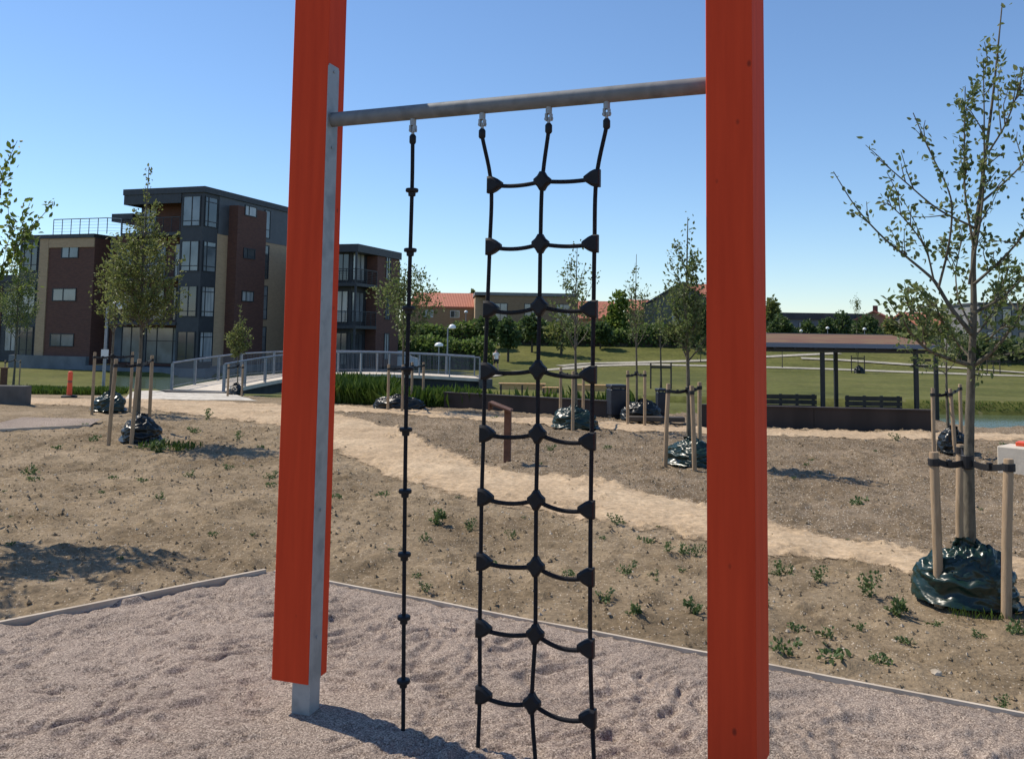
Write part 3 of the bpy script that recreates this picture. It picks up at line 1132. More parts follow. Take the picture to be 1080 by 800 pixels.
def young_tree(label, base, h, seed, crown=.35, rad=.7, tr=.03, nb=9, nleaf=900, ls=.055, lm='leaf', up=.55, group='staked young trees', lean=(0, 0), leader=1.0, spread=.05, sub=4, bark='bark', cat='tree', name='young_tree', top_bare=0, dense_low=0, ball=None):
    """slim planted tree: tapered trunk, rising limbs, twigs and separate leaves"""
    rng = np.random.default_rng(seed)
    root = thing(name, label, cat, base, 0, group)
    zc = h * crown
    npt = 9
    tp = []
    for i in range(npt):
        t = i / (npt - 1)
        wob = .018 * h * math.sin(seed + t * 4.3) * t * (1.2 - t)
        tp.append(np.array([wob + lean[0] * t, .6 * wob * math.cos(seed) + lean[1] * t, -.08 + (h + .08) * t]))
    trad = [max(.005, tr * (1.25 if i == 0 else 1) * (1 - .86 * (i / (npt - 1)) ** .9)) for i in range(npt)]

    def trunk_at(z):
        t = np.clip((z + .08) / (h + .08), 0, 1) * (npt - 1)
        i = min(int(t), npt - 2)
        return tp[i] * (1 - (t - i)) + tp[i + 1] * (t - i), trad[i] * (1 - (t - i)) + trad[i + 1] * (t - i)
    mb = MB()
    mb.tube(tp, trad, 10)
    segs = []
    z0 = zc
    for i in range(5):
        za, zb_ = h * (.62 + .076 * i), h * (.62 + .076 * (i + 1))
        if zb_ > h * (1 - top_bare):
            continue
        segs.append((trunk_at(za)[0], trunk_at(zb_)[0], .8))
    az = rng.uniform(0, 6.28)
    for b in range(nb):
        f = (b + rng.uniform(-.3, .3)) / nb
        f = min(max(f, 0), 1)
        zs = zc + (h * .80 - zc) * f ** (1.15 + dense_low)
        p, r0 = trunk_at(zs)
        az += 2.4 + rng.uniform(-.4, .4)
        ln = rad * (1.15 - .55 * f) * rng.uniform(.75, 1.2)
        el = up + rng.uniform(-.15, .2) + .3 * f
        pts_, rr = [p], [r0 * .55]
        d = np.array([math.cos(az) * math.cos(el), math.sin(az) * math.cos(el), math.sin(el)])
        m_ = 5
        for k in range(m_):
            d = d + np.array([0, 0, .16 * up]) + rng.normal(size=3) * .10
            d /= np.linalg.norm(d)
            pts_.append(pts_[-1] + d * ln * 1.35 / m_)
            rr.append(max(.003, r0 * .55 * (1 - (k + 1) / (m_ + .3))))
        mb.tube(pts_, rr, 6)
        for k in range(1, m_):
            segs.append((pts_[k], pts_[k + 1], 1.0 if k > 1 else .5))
        for s_ in range(sub):
            k = rng.integers(1, m_)
            q0 = pts_[k]
            dd = (pts_[k + 1] - pts_[k])
            dd = dd / np.linalg.norm(dd) + rng.normal(size=3) * .55 + np.array([0, 0, .35 * up])
            dd /= np.linalg.norm(dd)
            l2 = ln * rng.uniform(.25, .55)
            q1 = q0 + dd * l2 * .5
            q2 = q1 + (dd + np.array([0, 0, .25 * up]) + rng.normal(size=3) * .15) * l2 * .5
            mb.tube([q0, q1, q2], [rr[k] * .6, max(.0025, rr[k] * .4), .002], 5)
            segs += [(q0, q1, .9), (q1, q2, 1.2)]
    mb2 = mb
    if ball:
        zc_, rx_, rz_, nt_ = ball
        for _ in range(nt_):
            d = rng.normal(size=3)
            d /= np.linalg.norm(d)
            d *= rng.uniform(.3, 1) ** .5 * np.array([rx_, rx_, rz_]) * rng.uniform(.75, 1.12)
            e_ = np.array([trunk_at(zc_)[0][0], trunk_at(zc_)[0][1], zc_]) + d
            s_, rs = trunk_at(min(max(zc, e_[2] - .45 * np.hypot(d[0], d[1]) - .1 * rz_), h * .9))
            m2 = s_ * .45 + e_ * .55 + rng.normal(size=3) * .04 + np.array([0, 0, -.03])
            mb2.tube([s_, m2, e_], [.006, .004, .002], 5)
            segs += [(s_ * .3 + m2 * .7, m2, .5), (m2, e_, 1.3)]
    smooth_by_angle(mb2.build('trunk', M[bark], root), 60)
    P, D, S = make_leaves_on(segs, nleaf, ls, rng, spread)
    leaves('crown', P, D, S, M[lm], root, rng)
    return root


STK_GROUP = 'stake sets holding the young trees'
BAG_GROUP = 'watering bags at the feet of the young trees'


def stakes(label, base, tops, h=.95, r=.032, tz=None, group=STK_GROUP, trunk=None, strap=True):
    """round stakes with a rubber strap from each to the trunk; tops = list of (x, y) ground offsets with small leans"""
    root = thing('tree_support', label, 'tree stakes', base, 0, group)
    tz = tz or h - .10
    tk = np.array([0, 0, tz]) if trunk is None else np.array([trunk[0], trunk[1], tz])
    for i, (x, y, lx, ly) in enumerate(tops):
        mb = MB()
        mb.tube([(x, y, -.25), (x + lx * .5, y + ly * .5, h * .5), (x + lx, y + ly, h - .012), (x + lx, y + ly, h)], [r * 1.03, r, r * .97, r * .88], 14)
        smooth_by_angle(mb.build('stake', M['stake'], root), 40)
    if strap:
        for i, (x, y, lx, ly) in enumerate(tops):
            a = np.array([x + lx, y + ly, tz + .012 * i])
            mb = MB()
            # band round the stake
            mb.lathe(a, [(r + .004, -.024), (r + .007, -.022), (r + .007, .022), (r + .004, .024)], 14)
            d = tk - a
            L_ = np.linalg.norm(d)
            d = d / L_
            e = np.array([-d[1], d[0], 0])
            V_, F_ = [], []
            n = 8
            for k in range(n + 1):
                t = r + (L_ - r - .01) * k / n
                p = a + d * t + np.array([0, 0, -.02 * math.sin(math.pi * k / n)])
                for s_, zz in ((-1, -.021), (1, -.021), (1, .021), (-1, .021)):
                    V_.append(p + e * s_ * .004 + np.array([0, 0, zz]))
            for k in range(n):
                for q_ in range(4):
                    F_.append((k * 4 + q_, k * 4 + (q_ + 1) % 4, k * 4 + 4 + (q_ + 1) % 4, k * 4 + 4 + q_))
            F_ += [(3, 2, 1, 0), tuple(range(n * 4, n * 4 + 4))]
            mb.add(V_, F_)
            mb.box(tuple(a + d * L_ * .45 - .014 - np.array([0, 0, .012])), tuple(a + d * L_ * .45 + .014))
            mb.build('strap', M['strap'], root)
        mb = MB()
        mb.lathe(tk, [(.034, -.045), (.040, -.04), (.040, .04), (.034, .045)], 14)
        mb.build('strap', M['strap'], root)
    return root


# two slumped plastic bags, modelled as draped sheets: rings of points from the rim on the ground to the neck at the trunk,
# in millimetres, each point given as the step from the one before it in its ring (first point of a ring: from the ring below)
BAG_SHEETS = (
    (
        352,1,13,-5,38,6,0,24,4,-6,24,-12,-8,20,2,-18,26,1,-9,23,-2,-19,26,0,-30,18,0,-30,4,0,-8,26,0,-24,15,0,-24,22,0,-28,7,-1,-28,4,2,-17,23,-3,-40,17,4,-28,0,2,-27,-1,1,-32,2,-5,-28,-8,
        0,-32,-3,0,-36,-19,2,-24,0,3,-31,-16,-5,-30,-19,4,-22,-9,-4,-25,-20,0,-24,-22,0,-4,-22,0,-8,-33,5,-15,-25,-4,-14,-24,-1,-15,-26,0,-10,-12,1,-5,-27,-1,-2,-33,5,-2,-26,-5,18,-23,9,0,-23,
        -8,9,-27,-1,16,-23,0,18,-24,0,8,-25,5,21,-28,-1,8,-15,-2,28,-31,2,26,-11,1,20,-13,-2,44,-14,3,18,-8,-5,35,-4,0,34,-2,-1,29,-7,0,29,4,2,30,4,-2,34,-2,0,28,3,0,33,1,0,23,10,4,30,8,-4,
        16,24,3,25,15,-3,16,13,7,27,19,-8,19,33,2,25,-1,-1,17,31,0,17,28,0,-2,27,0,7,31,1,1,30,-1,-23,8,1,1,30,0,5,8,12,5,31,-4,-9,24,6,-16,33,9,-18,23,-14,-17,13,-11,-26,26,11,-14,20,1,-31,
        1,-4,-22,14,0,-27,18,-7,-24,22,11,-15,18,1,-33,10,-3,-23,2,-10,-34,3,0,-29,-1,2,-22,1,7,-33,-12,1,-31,-6,1,-29,-7,-9,-33,-10,-2,-28,-12,8,-16,-11,-8,-36,-11,10,-31,-23,7,-7,-17,-4,-26,
        -15,9,-17,-28,-13,-5,-22,9,-13,-24,-2,-12,-31,-3,-6,-12,-1,-15,-30,2,-2,-33,8,0,-23,1,8,-34,-5,15,-17,0,7,-24,2,18,-16,-3,12,-37,5,15,-16,-1,10,-29,-3,21,-17,-1,32,-11,-3,20,-21,-2,
        33,-11,0,23,-15,8,27,-9,-8,28,-8,5,41,-3,-2,26,9,-11,31,-5,4,26,2,0,28,11,-6,34,-3,-2,32,10,2,22,-5,9,23,7,6,35,0,-4,21,18,-4,22,15,-6,13,29,5,30,13,-3,5,27,-3,17,29,-2,10,26,1,8,19,
        6,2,35,-6,4,24,13,-4,-10,14,-10,32,-8,5,26,3,11,15,15,-18,22,-16,-7,25,-2,-23,29,5,-12,20,1,-30,13,-3,-15,20,9,-16,20,8,-29,17,-3,-21,0,-4,-18,35,5,-20,-2,-7,-29,8,-4,-26,22,5,-28,-3,
        1,-34,-8,-15,-28,-2,11,-32,-9,1,-28,-9,-6,-35,-11,0,-22,-3,-1,-19,-12,-9,-30,-14,1,-33,-11,7,-20,-14,6,-21,-8,18,-22,-30,-8,-21,-13,0,-17,-18,0,-13,-29,6,-13,-27,4,-4,-15,-1,-6,-31,
        1,5,-28,-4,5,-29,0,-5,-23,1,16,-26,3,21,-23,-6,8,-27,7,12,-23,-3,8,-30,2,18,-7,-7,28,-12,-5,28,-22,0,24,-11,-8,23,-24,12,23,-12,2,33,-9,4,32,-3,-8,33,6,-11,27,-10,4,23,11,-9,27,-1,-1,
        35,1,7,29,8,-8,26,-1,4,27,12,-1,23,0,1,30,-8,11,22,22,-1,21,16,2,40,13,1,0,15,-4,19,24,5,10,26,-6,-1,33,-7,4,30,-4,7,31,5,-8,24,-5,-11,6,7,9,27,-3,-16,19,1,3,25,13,-10,22,-6,10,21,-2,
        -29,19,7,-17,10,-13,-23,19,-4,-16,27,18,-26,16,-4,-26,14,-6,-14,10,11,-17,11,-12,-25,25,12,-24,15,-8,-32,8,5,-21,-17,-12,-24,-4,-10,-38,0,-10,-29,1,0,-22,-8,-1,-29,-13,1,-34,-10,1,-21,
        -7,16,-25,0,-1,-29,-32,-3,-25,-10,17,-25,-13,5,-22,-10,13,-18,-23,-4,-23,-12,1,-12,-27,6,-2,-22,-9,-11,-24,10,0,-31,-1,-8,-27,-1,4,-24,3,14,-23,-8,-3,-28,7,29,-23,-1,7,-20,1,4,-34,-2,
        27,-10,-10,17,-9,-6,27,-29,2,14,-3,-11,26,-19,14,25,-17,2,25,-11,-8,26,-18,12,38,8,-5,27,-2,-11,28,-2,-8,30,-9,10,27,9,-1,26,2,-1,31,0,2,29,6,-8,24,-10,5,31,18,8,28,5,-2,20,-12,-3,29,
        21,4,4,23,0,28,20,7,5,25,-11,5,28,-2,18,25,2,2,35,1,-10,23,-13,3,26,4,12,-3,7,-9,25,4,-9,24,8,-16,14,-6,12,41,6,-9,21,1,-23,-8,-11,-24,26,-3,-25,19,-2,-12,21,13,-16,13,-19,-22,10,11,
        -24,10,-11,-17,23,20,-19,12,3,-33,13,-7,-4,19,3,-35,-7,-6,-37,-1,-6,-19,-12,-14,-33,-3,0,-26,-16,-11,-24,-10,2,-25,1,14,-42,-22,-5,-11,-2,14,-37,-18,4,-12,-13,-11,-30,-22,9,-16,-2,7,
        -25,-15,23,-11,-27,-10,-14,-20,1,-27,-6,9,8,-33,2,-12,-23,6,-3,-24,0,14,-32,2,-5,-23,-3,20,-28,-3,0,-25,4,14,-24,3,17,-13,-7,26,-11,-17,12,-17,0,29,-17,-10,14,-21,9,28,-2,-8,38,-22,
        0,18,-11,10,24,-19,8,29,-1,-4,28,11,-6,26,2,-6,27,-23,2,32,10,5,23,3,2,32,2,-9,29,-14,3,32,6,6,24,1,-15,27,4,6,26,4,7,9,32,1,23,4,-2,8,28,3,22,19,-1,8,30,-2,-1,35,-1,6,32,-4,15,20,-10,
        -5,20,3,-6,-7,23,-4,31,2,-14,20,0,4,33,-8,-15,17,9,0,24,-2,-25,-7,-7,-21,18,-2,-18,28,0,-31,11,-8,-6,24,4,-27,-1,-3,-29,19,-4,-10,19,15,-28,12,0,-16,14,2,-23,27,6,-27,-1,-11,-27,-16,
        -8,-22,3,-10,-30,-20,1,-30,3,-8,-5,-16,-3,-33,-17,-3,-29,-13,0,-32,-13,9,-18,-7,15,-30,-5,-1,-25,-20,11,-13,-19,0,-25,-22,7,-14,0,21,-27,-18,-10,-7,-24,5,-20,-21,2,7,-18,6,5,-29,-2,
        -8,-28,5,12,-20,-1,1,-29,-7,10,-23,3,19,-21,3,25,-10,-15,17,-13,-3,25,-21,0,12,-33,-5,27,1,-2,17,-20,-5,33,-4,-4,32,-15,10,25,-14,15,26,-3,-8,22,-1,-2,36,8,-7,26,-16,-3,23,-17,7,27,
        4,1,30,-4,-7,34,7,3,17,17,-6,30,-7,-3,31,-7,10,24,11,8,20,20,-6,13,15,3,6,28,5,22,26,-1,1,24,-6,23,30,-9,12,26,1,-7,19,-3,15,33,-1,11,6,13,-16,26,4,4,16,-7,-5,38,-3,-18,8,7,-9,22,9,
        -29,-1,-15,-13,28,-1,-27,8,5,-14,16,-14,-31,32,12,-8,-5,-12,-30,21,-2,-20,8,2,-7,27,15,-27,9,-1,-29,24,6,-21,4,-7,-32,-1,-22,-12,-12,2,-25,-17,2,-34,-11,-13,-24,4,-7,-34,-23,5,-7,-21,
        5,-24,-16,1,-36,-16,4,-23,-8,3,-20,-12,7,-30,-6,16,-9,-20,8,-26,-21,2,-14,6,7,-18,-24,3,-19,-20,9,-2,-25,1,-2,-25,2,14,-34,4,-7,-24,-9,24,-27,3,11,-18,2,23,-9,-14,0,-20,-2,20,-26,2,
        29,-22,0,20,-2,-16,11,-24,-2,45,-10,-1,10,-16,1,37,6,9,29,-10,5,27,-18,-3,26,14,-4,23,-11,-5,36,-2,1,25,-7,-1,21,-23,2,30,18,-10,23,8,0,27,-2,2,22,-11,4,27,11,3,23,8,-2,32,3,9,9,27,
        3,10,25,0,14,27,-3,24,19,-7,13,29,-8,4,19,1,11,34,6,-8,27,-10,5,-5,16,-2,30,-3,-8,22,-2,-23,22,6,-7,35,1,-21,-3,3,-4,25,-14,-33,8,3,-11,23,-12,-15,19,-2,-18,9,5,-30,-2,8,-22,21,-7,-20,
        23,-4,-29,5,10,-8,27,7,-38,4,-3,-17,-3,-21,-23,11,1,-31,2,4,-29,-6,-20,-9,-13,6,-34,-26,-1,-29,-6,-4,-11,-19,7,-42,-10,2,-15,-19,7,-23,-20,2,-23,2,6,-19,-20,13,-29,-7,4,-7,-21,7,-20,
        -7,13,-17,-24,5,-23,-10,-1,3,-23,-2,3,-29,4,0,-30,4,9,-19,-2,18,-29,4,17,-17,-15,2,-20,5,20,-30,-5,19,-6,-8,15,-22,1,26,-4,-12,18,-20,0,20,-33,-10,27,5,11,33,0,6,25,-20,4,31,7,-4,26,
        -4,-3,30,-3,-5,29,-9,4,26,-9,1,20,-4,-1,27,-17,0,27,27,-5,19,-14,3,36,0,6,27,6,-5,23,14,3,22,18,0,22,3,7,15,17,-7,21,33,3,8,29,-6,7,24,-1,8,30,4,-3,20,-7,2,35,3,-18,2,5,2,28,4,8,29,
        5,-9,15,-10,-24,28,14,-15,18,-7,-19,19,-10,-1,20,-23,-39,2,20,-5,20,3,-28,1,1,-24,21,-1,-9,22,-17,-32,4,11,-19,17,6,-28,-3,9,-27,7,-5,-24,21,-15,-28,-13,-1,-23,0,-4,-26,8,-10,-21,8,
        -6,-22,-33,7,-29,-21,11,-22,-1,-12,-28,-13,8,-26,-13,-4,-18,-10,6,-26,-26,17,-22,0,0,-12,-25,16,-20,-5,6,-5,-29,5,-21,-18,9,-20,-3,2,-2,-32,5,-3,-24,0,15,-35,-1,-5,-14,2,23,-19,-7,12,
        -24,-1,10,-28,4,19,-9,-14,12,-25,1,24,-7,-13,21,-22,2,8,-28,-7,23,-19,-1,33,-13,5,21,9,7,32,-2,0,31,-12,7,28,2,-6,27,-15,-4,22,-8,0,31,-12,-10,29,-5,4,26,17,1,24,13,-4,26,-14,10,14,
        13,-10,21,0,-8,34,17,14,24,10,5,26,8,4,15,27,-10,21,17,7,14,19,-2,6,38,-3,-5,19,-7,5,25,5,6,33,-2,2,-8,15,1,32,2,1,31,3,1,24,-5,-10,28,0,-15,14,-11,-19,28,-9,-30,4,-3,-15,15,2,-16,12,
        21,-24,5,-4,-16,26,-5,-31,8,-12,-17,20,0,-15,3,18,-37,17,2,-23,7,-1,-30,7,-9,-18,0,-20,-24,0,4,-39,7,-5,-13,-16,-7,-33,-9,9,-14,-26,6,-36,1,-3,-20,-8,-9,-26,-25,9,-25,-9,5,-24,-14,7,
        -9,-24,13,-29,-9,14,-12,-13,8,-2,-26,5,-20,-14,7,-21,-7,-1,7,-35,8,-5,-29,10,-3,-24,-7,17,-20,-5,3,-19,-4,5,-25,2,32,-18,-8,10,-29,-3,23,-7,1,7,-28,-12,24,-16,1,5,-22,-10,32,-17,6,33,
        -15,4,17,-9,-1,42,9,9,23,-2,-1,17,-14,-8,29,-10,5,20,-14,-14,42,5,0,21,-5,6,24,15,3,29,-7,-7,15,17,1,29,3,-4,30,-10,-1,22,16,4,22,10,6,17,33,0,17,3,-4,23,35,-8,16,18,11,-7,28,-12,7,
        20,4,-4,26,-7,8,37,-3,-12,4,10,-7,31,-10,-3,31,0,-4,19,-1,4,26,15,-10,23,-12,-11,23,-7,-29,7,0,0,27,0,-29,16,0,-25,3,11,-29,2,-7,-8,20,-2,-19,28,-5,-26,9,-9,-26,8,9,-28,12,2,-25,2,-19,
        -27,4,-1,-27,4,4,-29,-16,2,-28,1,-5,-20,-23,12,-17,-11,4,-34,-17,-7,-29,-12,0,-26,-4,4,-23,-27,7,-11,-19,0,-14,-1,21,-26,-23,7,-16,-12,16,-3,-23,7,-28,-14,4,-4,-23,2,-11,-16,-1,-8,-31,
        8,14,-24,-4,3,-21,-5,4,-27,-2,25,-8,-7,26,-31,0,8,-12,-5,12,-27,0,6,-32,-5,25,-12,0,19,-28,-5,27,-5,2,22,-24,-7,29,-3,11,27,-5,0,38,-1,3,17,-19,-4,23,-7,-15,23,0,1,30,-3,3,32,15,7,22,
        -10,-8,33,4,0,17,23,5,30,-11,-1,19,-2,-6,18,29,6,19,17,6,22,12,-4,22,30,3,28,15,-5,-1,24,-4,11,22,0,-16,18,-11,7,35,2,13,23,7,-22,1,3,6,25,0,-8,23,-8,7,25,7,-7,30,4,8,26,4,-25,9,-16,
        -18,22,5,-4,29,3,-21,20,0,-22,12,-9,-23,12,7,-21,-4,4,-22,11,-7,-19,31,-13,-19,13,-6,-32,13,-2,-29,0,-6,-30,2,6,-26,-11,7,-25,2,-2,-27,-19,-5,-29,-1,14,-29,-12,0,-23,-14,-6,-25,-14,
        5,-15,-27,-5,-15,-21,8,-23,-27,4,-21,-8,14,-15,-1,24,-17,-15,10,-16,-17,2,-7,-21,9,-21,-17,6,-10,-27,0,-7,-30,2,7,-21,0,7,-26,-7,25,-15,-11,6,-20,0,4,-31,-1,16,-20,0,11,-24,-9,21,-9,
        1,15,-37,-5,19,-13,-2,30,-8,4,19,-25,-3,27,6,7,43,-12,-1,13,-10,-7,30,-21,3,34,-4,-9,24,-1,0,26,12,1,29,-11,5,18,0,-7,37,17,6,14,16,-2,28,-11,1,16,18,-8,30,0,3,26,19,6,16,35,0,21,0,
        -4,19,25,3,7,20,2,-6,34,-16,-9,30,4,17,25,-2,-7,31,0,-7,1,11,8,20,1,0,40,-2,-14,14,3,13,36,6,-13,5,-4,1,38,-16,-16,4,13,-20,16,-5,-15,28,8,-27,5,-6,-16,30,2,-17,14,-9,-25,11,-11,-21,
        13,7,-25,21,-9,-23,5,-2,-28,-1,3,-42,2,3,-23,-7,1,-19,-7,-4,-25,-28,-1,-25,2,8,-31,-11,0,-25,-11,3,-24,-20,-1,-24,-9,7,-7,-31,4,-33,-13,-6,1,-25,10,-23,-8,18,-9,-6,17,-23,-21,10,-17,
        -12,10,-2,-32,0,-12,-9,3,-14,-29,4,20,-22,-8,3,-28,1,-5,-13,-9,16,-30,0,8,-22,-7,1,-27,2,21,-15,-6,11,-25,0,30,-19,-4,15,-20,5,19,-15,0,37,-18,-6,29,-13,1,32,-7,-7,24,1,5,21,-12,2,34,
        12,-14,20,-18,0,32,-5,9,28,8,-3,23,3,3,36,-1,0,27,8,-1,8,16,-8,32,6,-2,14,19,-1,24,-1,11,33,16,-2,4,28,-5,13,21,2,12,27,7,-11,23,-16,-2,24,5,14,31,0,-10,27,-8,4,3,22,-8,30,-6,15,14,
        1,-7,39,2,-13,17,1,13,24,-8,-13,17,-1,-7,34,-5,-29,-2,5,-19,12,-1,-26,13,-1,-19,24,1,-16,18,-9,-6,28,-5,-20,12,-2,-34,6,1,-21,2,-2,-33,7,4,-34,-8,-9,-19,-14,-4,-29,-10,2,-23,-6,11,-26,
        -17,-2,-29,-7,-8,-20,-6,13,-35,-12,7,-15,-24,-2,-20,-8,6,-22,-17,4,2,-20,-3,-19,-28,15,-20,-15,8,-5,-4,24,-17,-15,-14,-6,-18,20,-15,-32,4,-16,-17,9,9,-15,-7,-2,-25,1,4,-27,-6,7,-25,
        -6,5,-22,-3,24,-19,-7,9,-26,6,18,-19,-4,28,-18,-4,20,-12,-10,23,-14,5,31,-14,-5,15,-14,13,38,-9,2,22,4,-3,26,-7,-17,23,3,-4,35,-3,3,32,-24,13,21,-5,-4,25,20,2,36,2,1,21,10,-9,14,-9,
        6,18,22,-8,32,6,1,20,27,0,24,-1,6,24,13,-6,-1,30,5,3,40,0,7,16,-6,4,17,-5,-12,29,6,2,32,-7,-2,7,20,12,22,-15,-16,24,1,10,12,2,3,36,-2,-16,22,-1,5,26,-8,-23,20,0,-19,17,2,-29,5,7,-4,
        13,-8,-18,24,4,-7,20,-8,-29,18,-7,-28,7,1,-22,20,-1,-29,5,-5,-28,-9,4,-30,-6,-1,-24,-25,-16,-26,-7,-3,-16,-5,12,-26,-20,-4,-28,-8,-2,-33,-6,11,-23,0,19,-22,-26,-3,-17,-14,-4,-24,-7,
        17,-6,-22,-4,-24,-12,12,-3,-26,2,-8,-24,15,-14,-6,-4,-10,-30,7,-9,-2,15,-20,-23,19,8,-25,-2,-6,-19,-9,14,-24,-3,7,-21,-11,0,-30,5,27,-10,-7,10,-18,-17,17,-17,6,27,-16,-7,15,-10,-16,
        31,-21,13,12,-24,3,31,-6,2,23,-10,7,24,5,-17,41,-5,7,22,-3,-5,18,1,-6,29,-19,18,25,4,-6,37,-9,5,24,18,-6,15,5,-6,36,3,5,17,-6,-4,15,17,1,27,15,1,16,22,-1,36,10,6,16,25,-8,-6,23,1,0,
        23,4,8,29,-5,-6,36,-4,-9,22,4,12,6,11,8,13,-11,-20,17,1,-9,34,0,4,21,-5,16,22,1,-16,32,1,-14,18,0,-30,7,-6,-9,18,1,-23,17,4,-6,26,-7,-32,8,-5,-16,20,-2,-19,12,4,-33,13,-1,-24,-12,-8,
        -23,0,2,-17,-14,-12,-38,-6,7,-33,-11,-6,-11,-19,-4,-23,-2,1,-37,9,7,-20,-18,12,-22,-10,9,-30,-17,-3,-18,2,-4,-18,-31,19,-29,-10,-2,10,-16,5,-9,-34,6,-13,-2,10,-19,-23,7,2,-18,-7,-9,
        -28,12,-18,-2,18,3,-22,-1,4,-31,1,-3,-24,-2,17,-21,-11,-4,-34,7,16,-18,-11,10,-14,-11,26,5,-5,21,-16,-19,27,-18,-1,2,-19,12,30,-26,12,35,-9,5,20,11,-9,26,-2,-12,24,-3,-1,30,-7,-5,26,
        -14,8,27,4,2,31,-15,9,16,7,-8,36,1,9,19,-12,-4,28,6,2,12,18,-5,32,4,9,17,22,6,33,13,-7,21,13,-2,9,27,-8,18,20,-6,-2,35,12,3,22,-6,-2,26,-5,-10,29,5,18,1,9,-23,14,-3,-3,22,0,-14,21,-5,
        14,19,-4,6,32,3,-13,27,6,-28,15,-8,-6,16,1,-23,22,8,-12,18,-7,-28,7,-14,-18,11,8,-22,11,-13,-25,22,12,-16,16,-4,-30,-20,-7,-24,-11,-5,-24,12,-5,-20,-20,-6,-30,-11,1,-29,-12,8,-25,12,
        3,-27,7,-7,-34,-10,8,-24,-13,4,-26,-10,3,-7,-23,4,-23,-8,13,-20,-19,5,14,-35,-1,-18,-12,10,-1,-23,7,-11,-9,-7,-26,-19,21,-3,-26,8,0,-17,8,-16,-21,9,8,-33,0,9,-16,-8,1,-23,3,11,-20,-22,
        16,-17,-3,3,-25,3,25,-12,-17,22,10,-13,21,-19,5,19,-14,8,20,-31,14,20,0,-5,40,-5,-5,13,-16,-9,25,-7,-1,40,-3,-2,19,11,3,24,-12,6,24,7,-9,32,-14,11,16,-10,-1,32,1,2,17,19,-2,23,-1,4,
        23,18,1,30,5,6,21,19,-2,12,26,-3,12,23,-5,22,19,-2,18,32,-2,2,20,-5,-1,31,6,-3,24,-8,0,-2,14,-17,20,-3,-24,19,-5,15,13,0,11,31,1,-10,21,0,-9,26,1,-17,22,9,-21,16,-8,-27,5,-13,-8,14,
        -9,-30,26,7,-16,-2,-8,-17,15,-2,-32,21,4,-19,17,11,-20,-2,-6,-35,-17,-7,-10,-9,-20,-35,8,6,-21,-17,7,-20,-3,-4,-34,-6,7,-22,15,-8,-27,-4,7,-25,-5,-1,-27,-17,13,-17,-20,6,-7,-36,-6,-19,
        -7,24,0,-20,2,-6,-28,2,-23,-8,2,1,-18,2,-16,-26,5,-9,-8,18,-14,-18,9,10,-33,4,-5,-22,7,11,-23,-2,7,-19,-29,12,-16,-1,6,-23,6,8,-29,-4,28,-6,-15,18,-16,-11,20,16,-1,14,-30,16,20,-9,-11,
        28,-19,18,23,-21,-9,26,6,-9,24,-2,-4,21,-10,6,29,-10,5,32,14,-4,31,-5,5,19,1,-5,15,-19,7,27,11,3,26,2,4,17,19,-8,28,-3,8,28,11,5,18,28,-2,12,15,-1,20,27,-4,6,18,-9,23,28,2,2,23,0,8,
        24,-2,-15,29,-6,-12,-3,11,-6,25,11,-18,4,-13,2,37,-7,15,12,1,-19,28,6,-1,21,12,-20,20,-10,-11,5,-17,-27,9,-8,-29,23,5,-9,14,-11,-16,18,10,-26,3,-8,-16,21,7,-20,17,9,-27,-8,-16,-25,-12,
        -11,-28,-10,-14,-17,15,11,-28,1,5,-23,2,-2,-36,-4,-2,-17,-15,9,-28,-9,6,-26,-10,-8,-24,-10,18,-5,-20,-13,-12,-25,4,-9,-14,25,-21,-12,12,-15,-10,-8,-17,-26,12,-6,-10,-6,-6,-24,7,8,-28,
        13,-11,-4,15,-4,-33,3,7,-25,0,6,-16,1,10,-17,-33,3,-16,7,15,-24,-14,12,-32,4,-1,-18,3,25,-14,-14,26,15,4,26,1,-7,15,-27,0,25,-15,-6,21,-27,19,22,-8,-3,22,17,-9,20,-15,7,28,1,4,32,-10,
        -2,18,8,6,24,-18,-11,25,16,8,25,-7,6,18,16,-8,23,3,9,31,7,3,10,21,-15,21,15,0,16,25,3,16,16,-1,21,18,9,13,20,2,8,33,3,3,20,-8,3,28,-13,0,10,23,-21,14,-3,11,17,-11,-18,20,7,10,16,3,-5,
        35,-2,-16,10,-1,-10,5,-20,-30,12,-9,-14,14,3,-23,15,-13,-23,11,2,-4,21,13,-21,28,-1,-20,14,7,-22,4,0,-30,-7,-10,-22,0,-12,-23,-24,-12,-21,9,13,-27,4,-8,-23,11,9,-20,2,-1,-29,1,2,-27,
        -14,3,-22,-17,5,-10,-28,3,-25,-15,1,-18,-4,5,10,-35,10,-21,-3,-12,-14,-15,15,-6,-23,11,-11,-25,6,-18,-2,9,-2,-21,10,9,-25,0,-1,-21,-15,3,-25,0,4,-12,15,8,-16,-27,10,-26,-5,0,-11,7,11,
        -36,6,14,-23,0,14,-15,-1,33,2,-11,17,6,-3,29,-11,-10,9,-23,7,26,-13,-5,18,-17,20,18,13,-6,28,0,-2,20,-18,13,34,1,-2,9,-12,-5,27,-7,1,26,15,6,22,13,4,15,7,-17,30,10,15,5,4,-16,28,6,14,
        25,15,-2,12,26,-8,23,18,4,4,27,0,22,29,8,-1,11,-11,-3,28,-6,5,28,-1,-8,-13,20,-12,13,-4,9,30,-5,-20,16,2,-4,28,-8,6,13,7,-16,5,-21,-26,18,-17,-13,14,2,-18,8,-8,-28,16,0,-11,18,6,-18,
        13,0,-1,20,6,-19,15,13,-29,4,-15,-25,-2,-14,-21,1,6,-30,-23,-9,-15,2,2,-22,18,4,-29,-7,-8,-28,7,1,-11,11,11,-36,-11,6,-14,-23,6,-22,-11,-2,-23,-18,6,-7,-15,-6,9,-20,-14,-12,-25,14,-23,
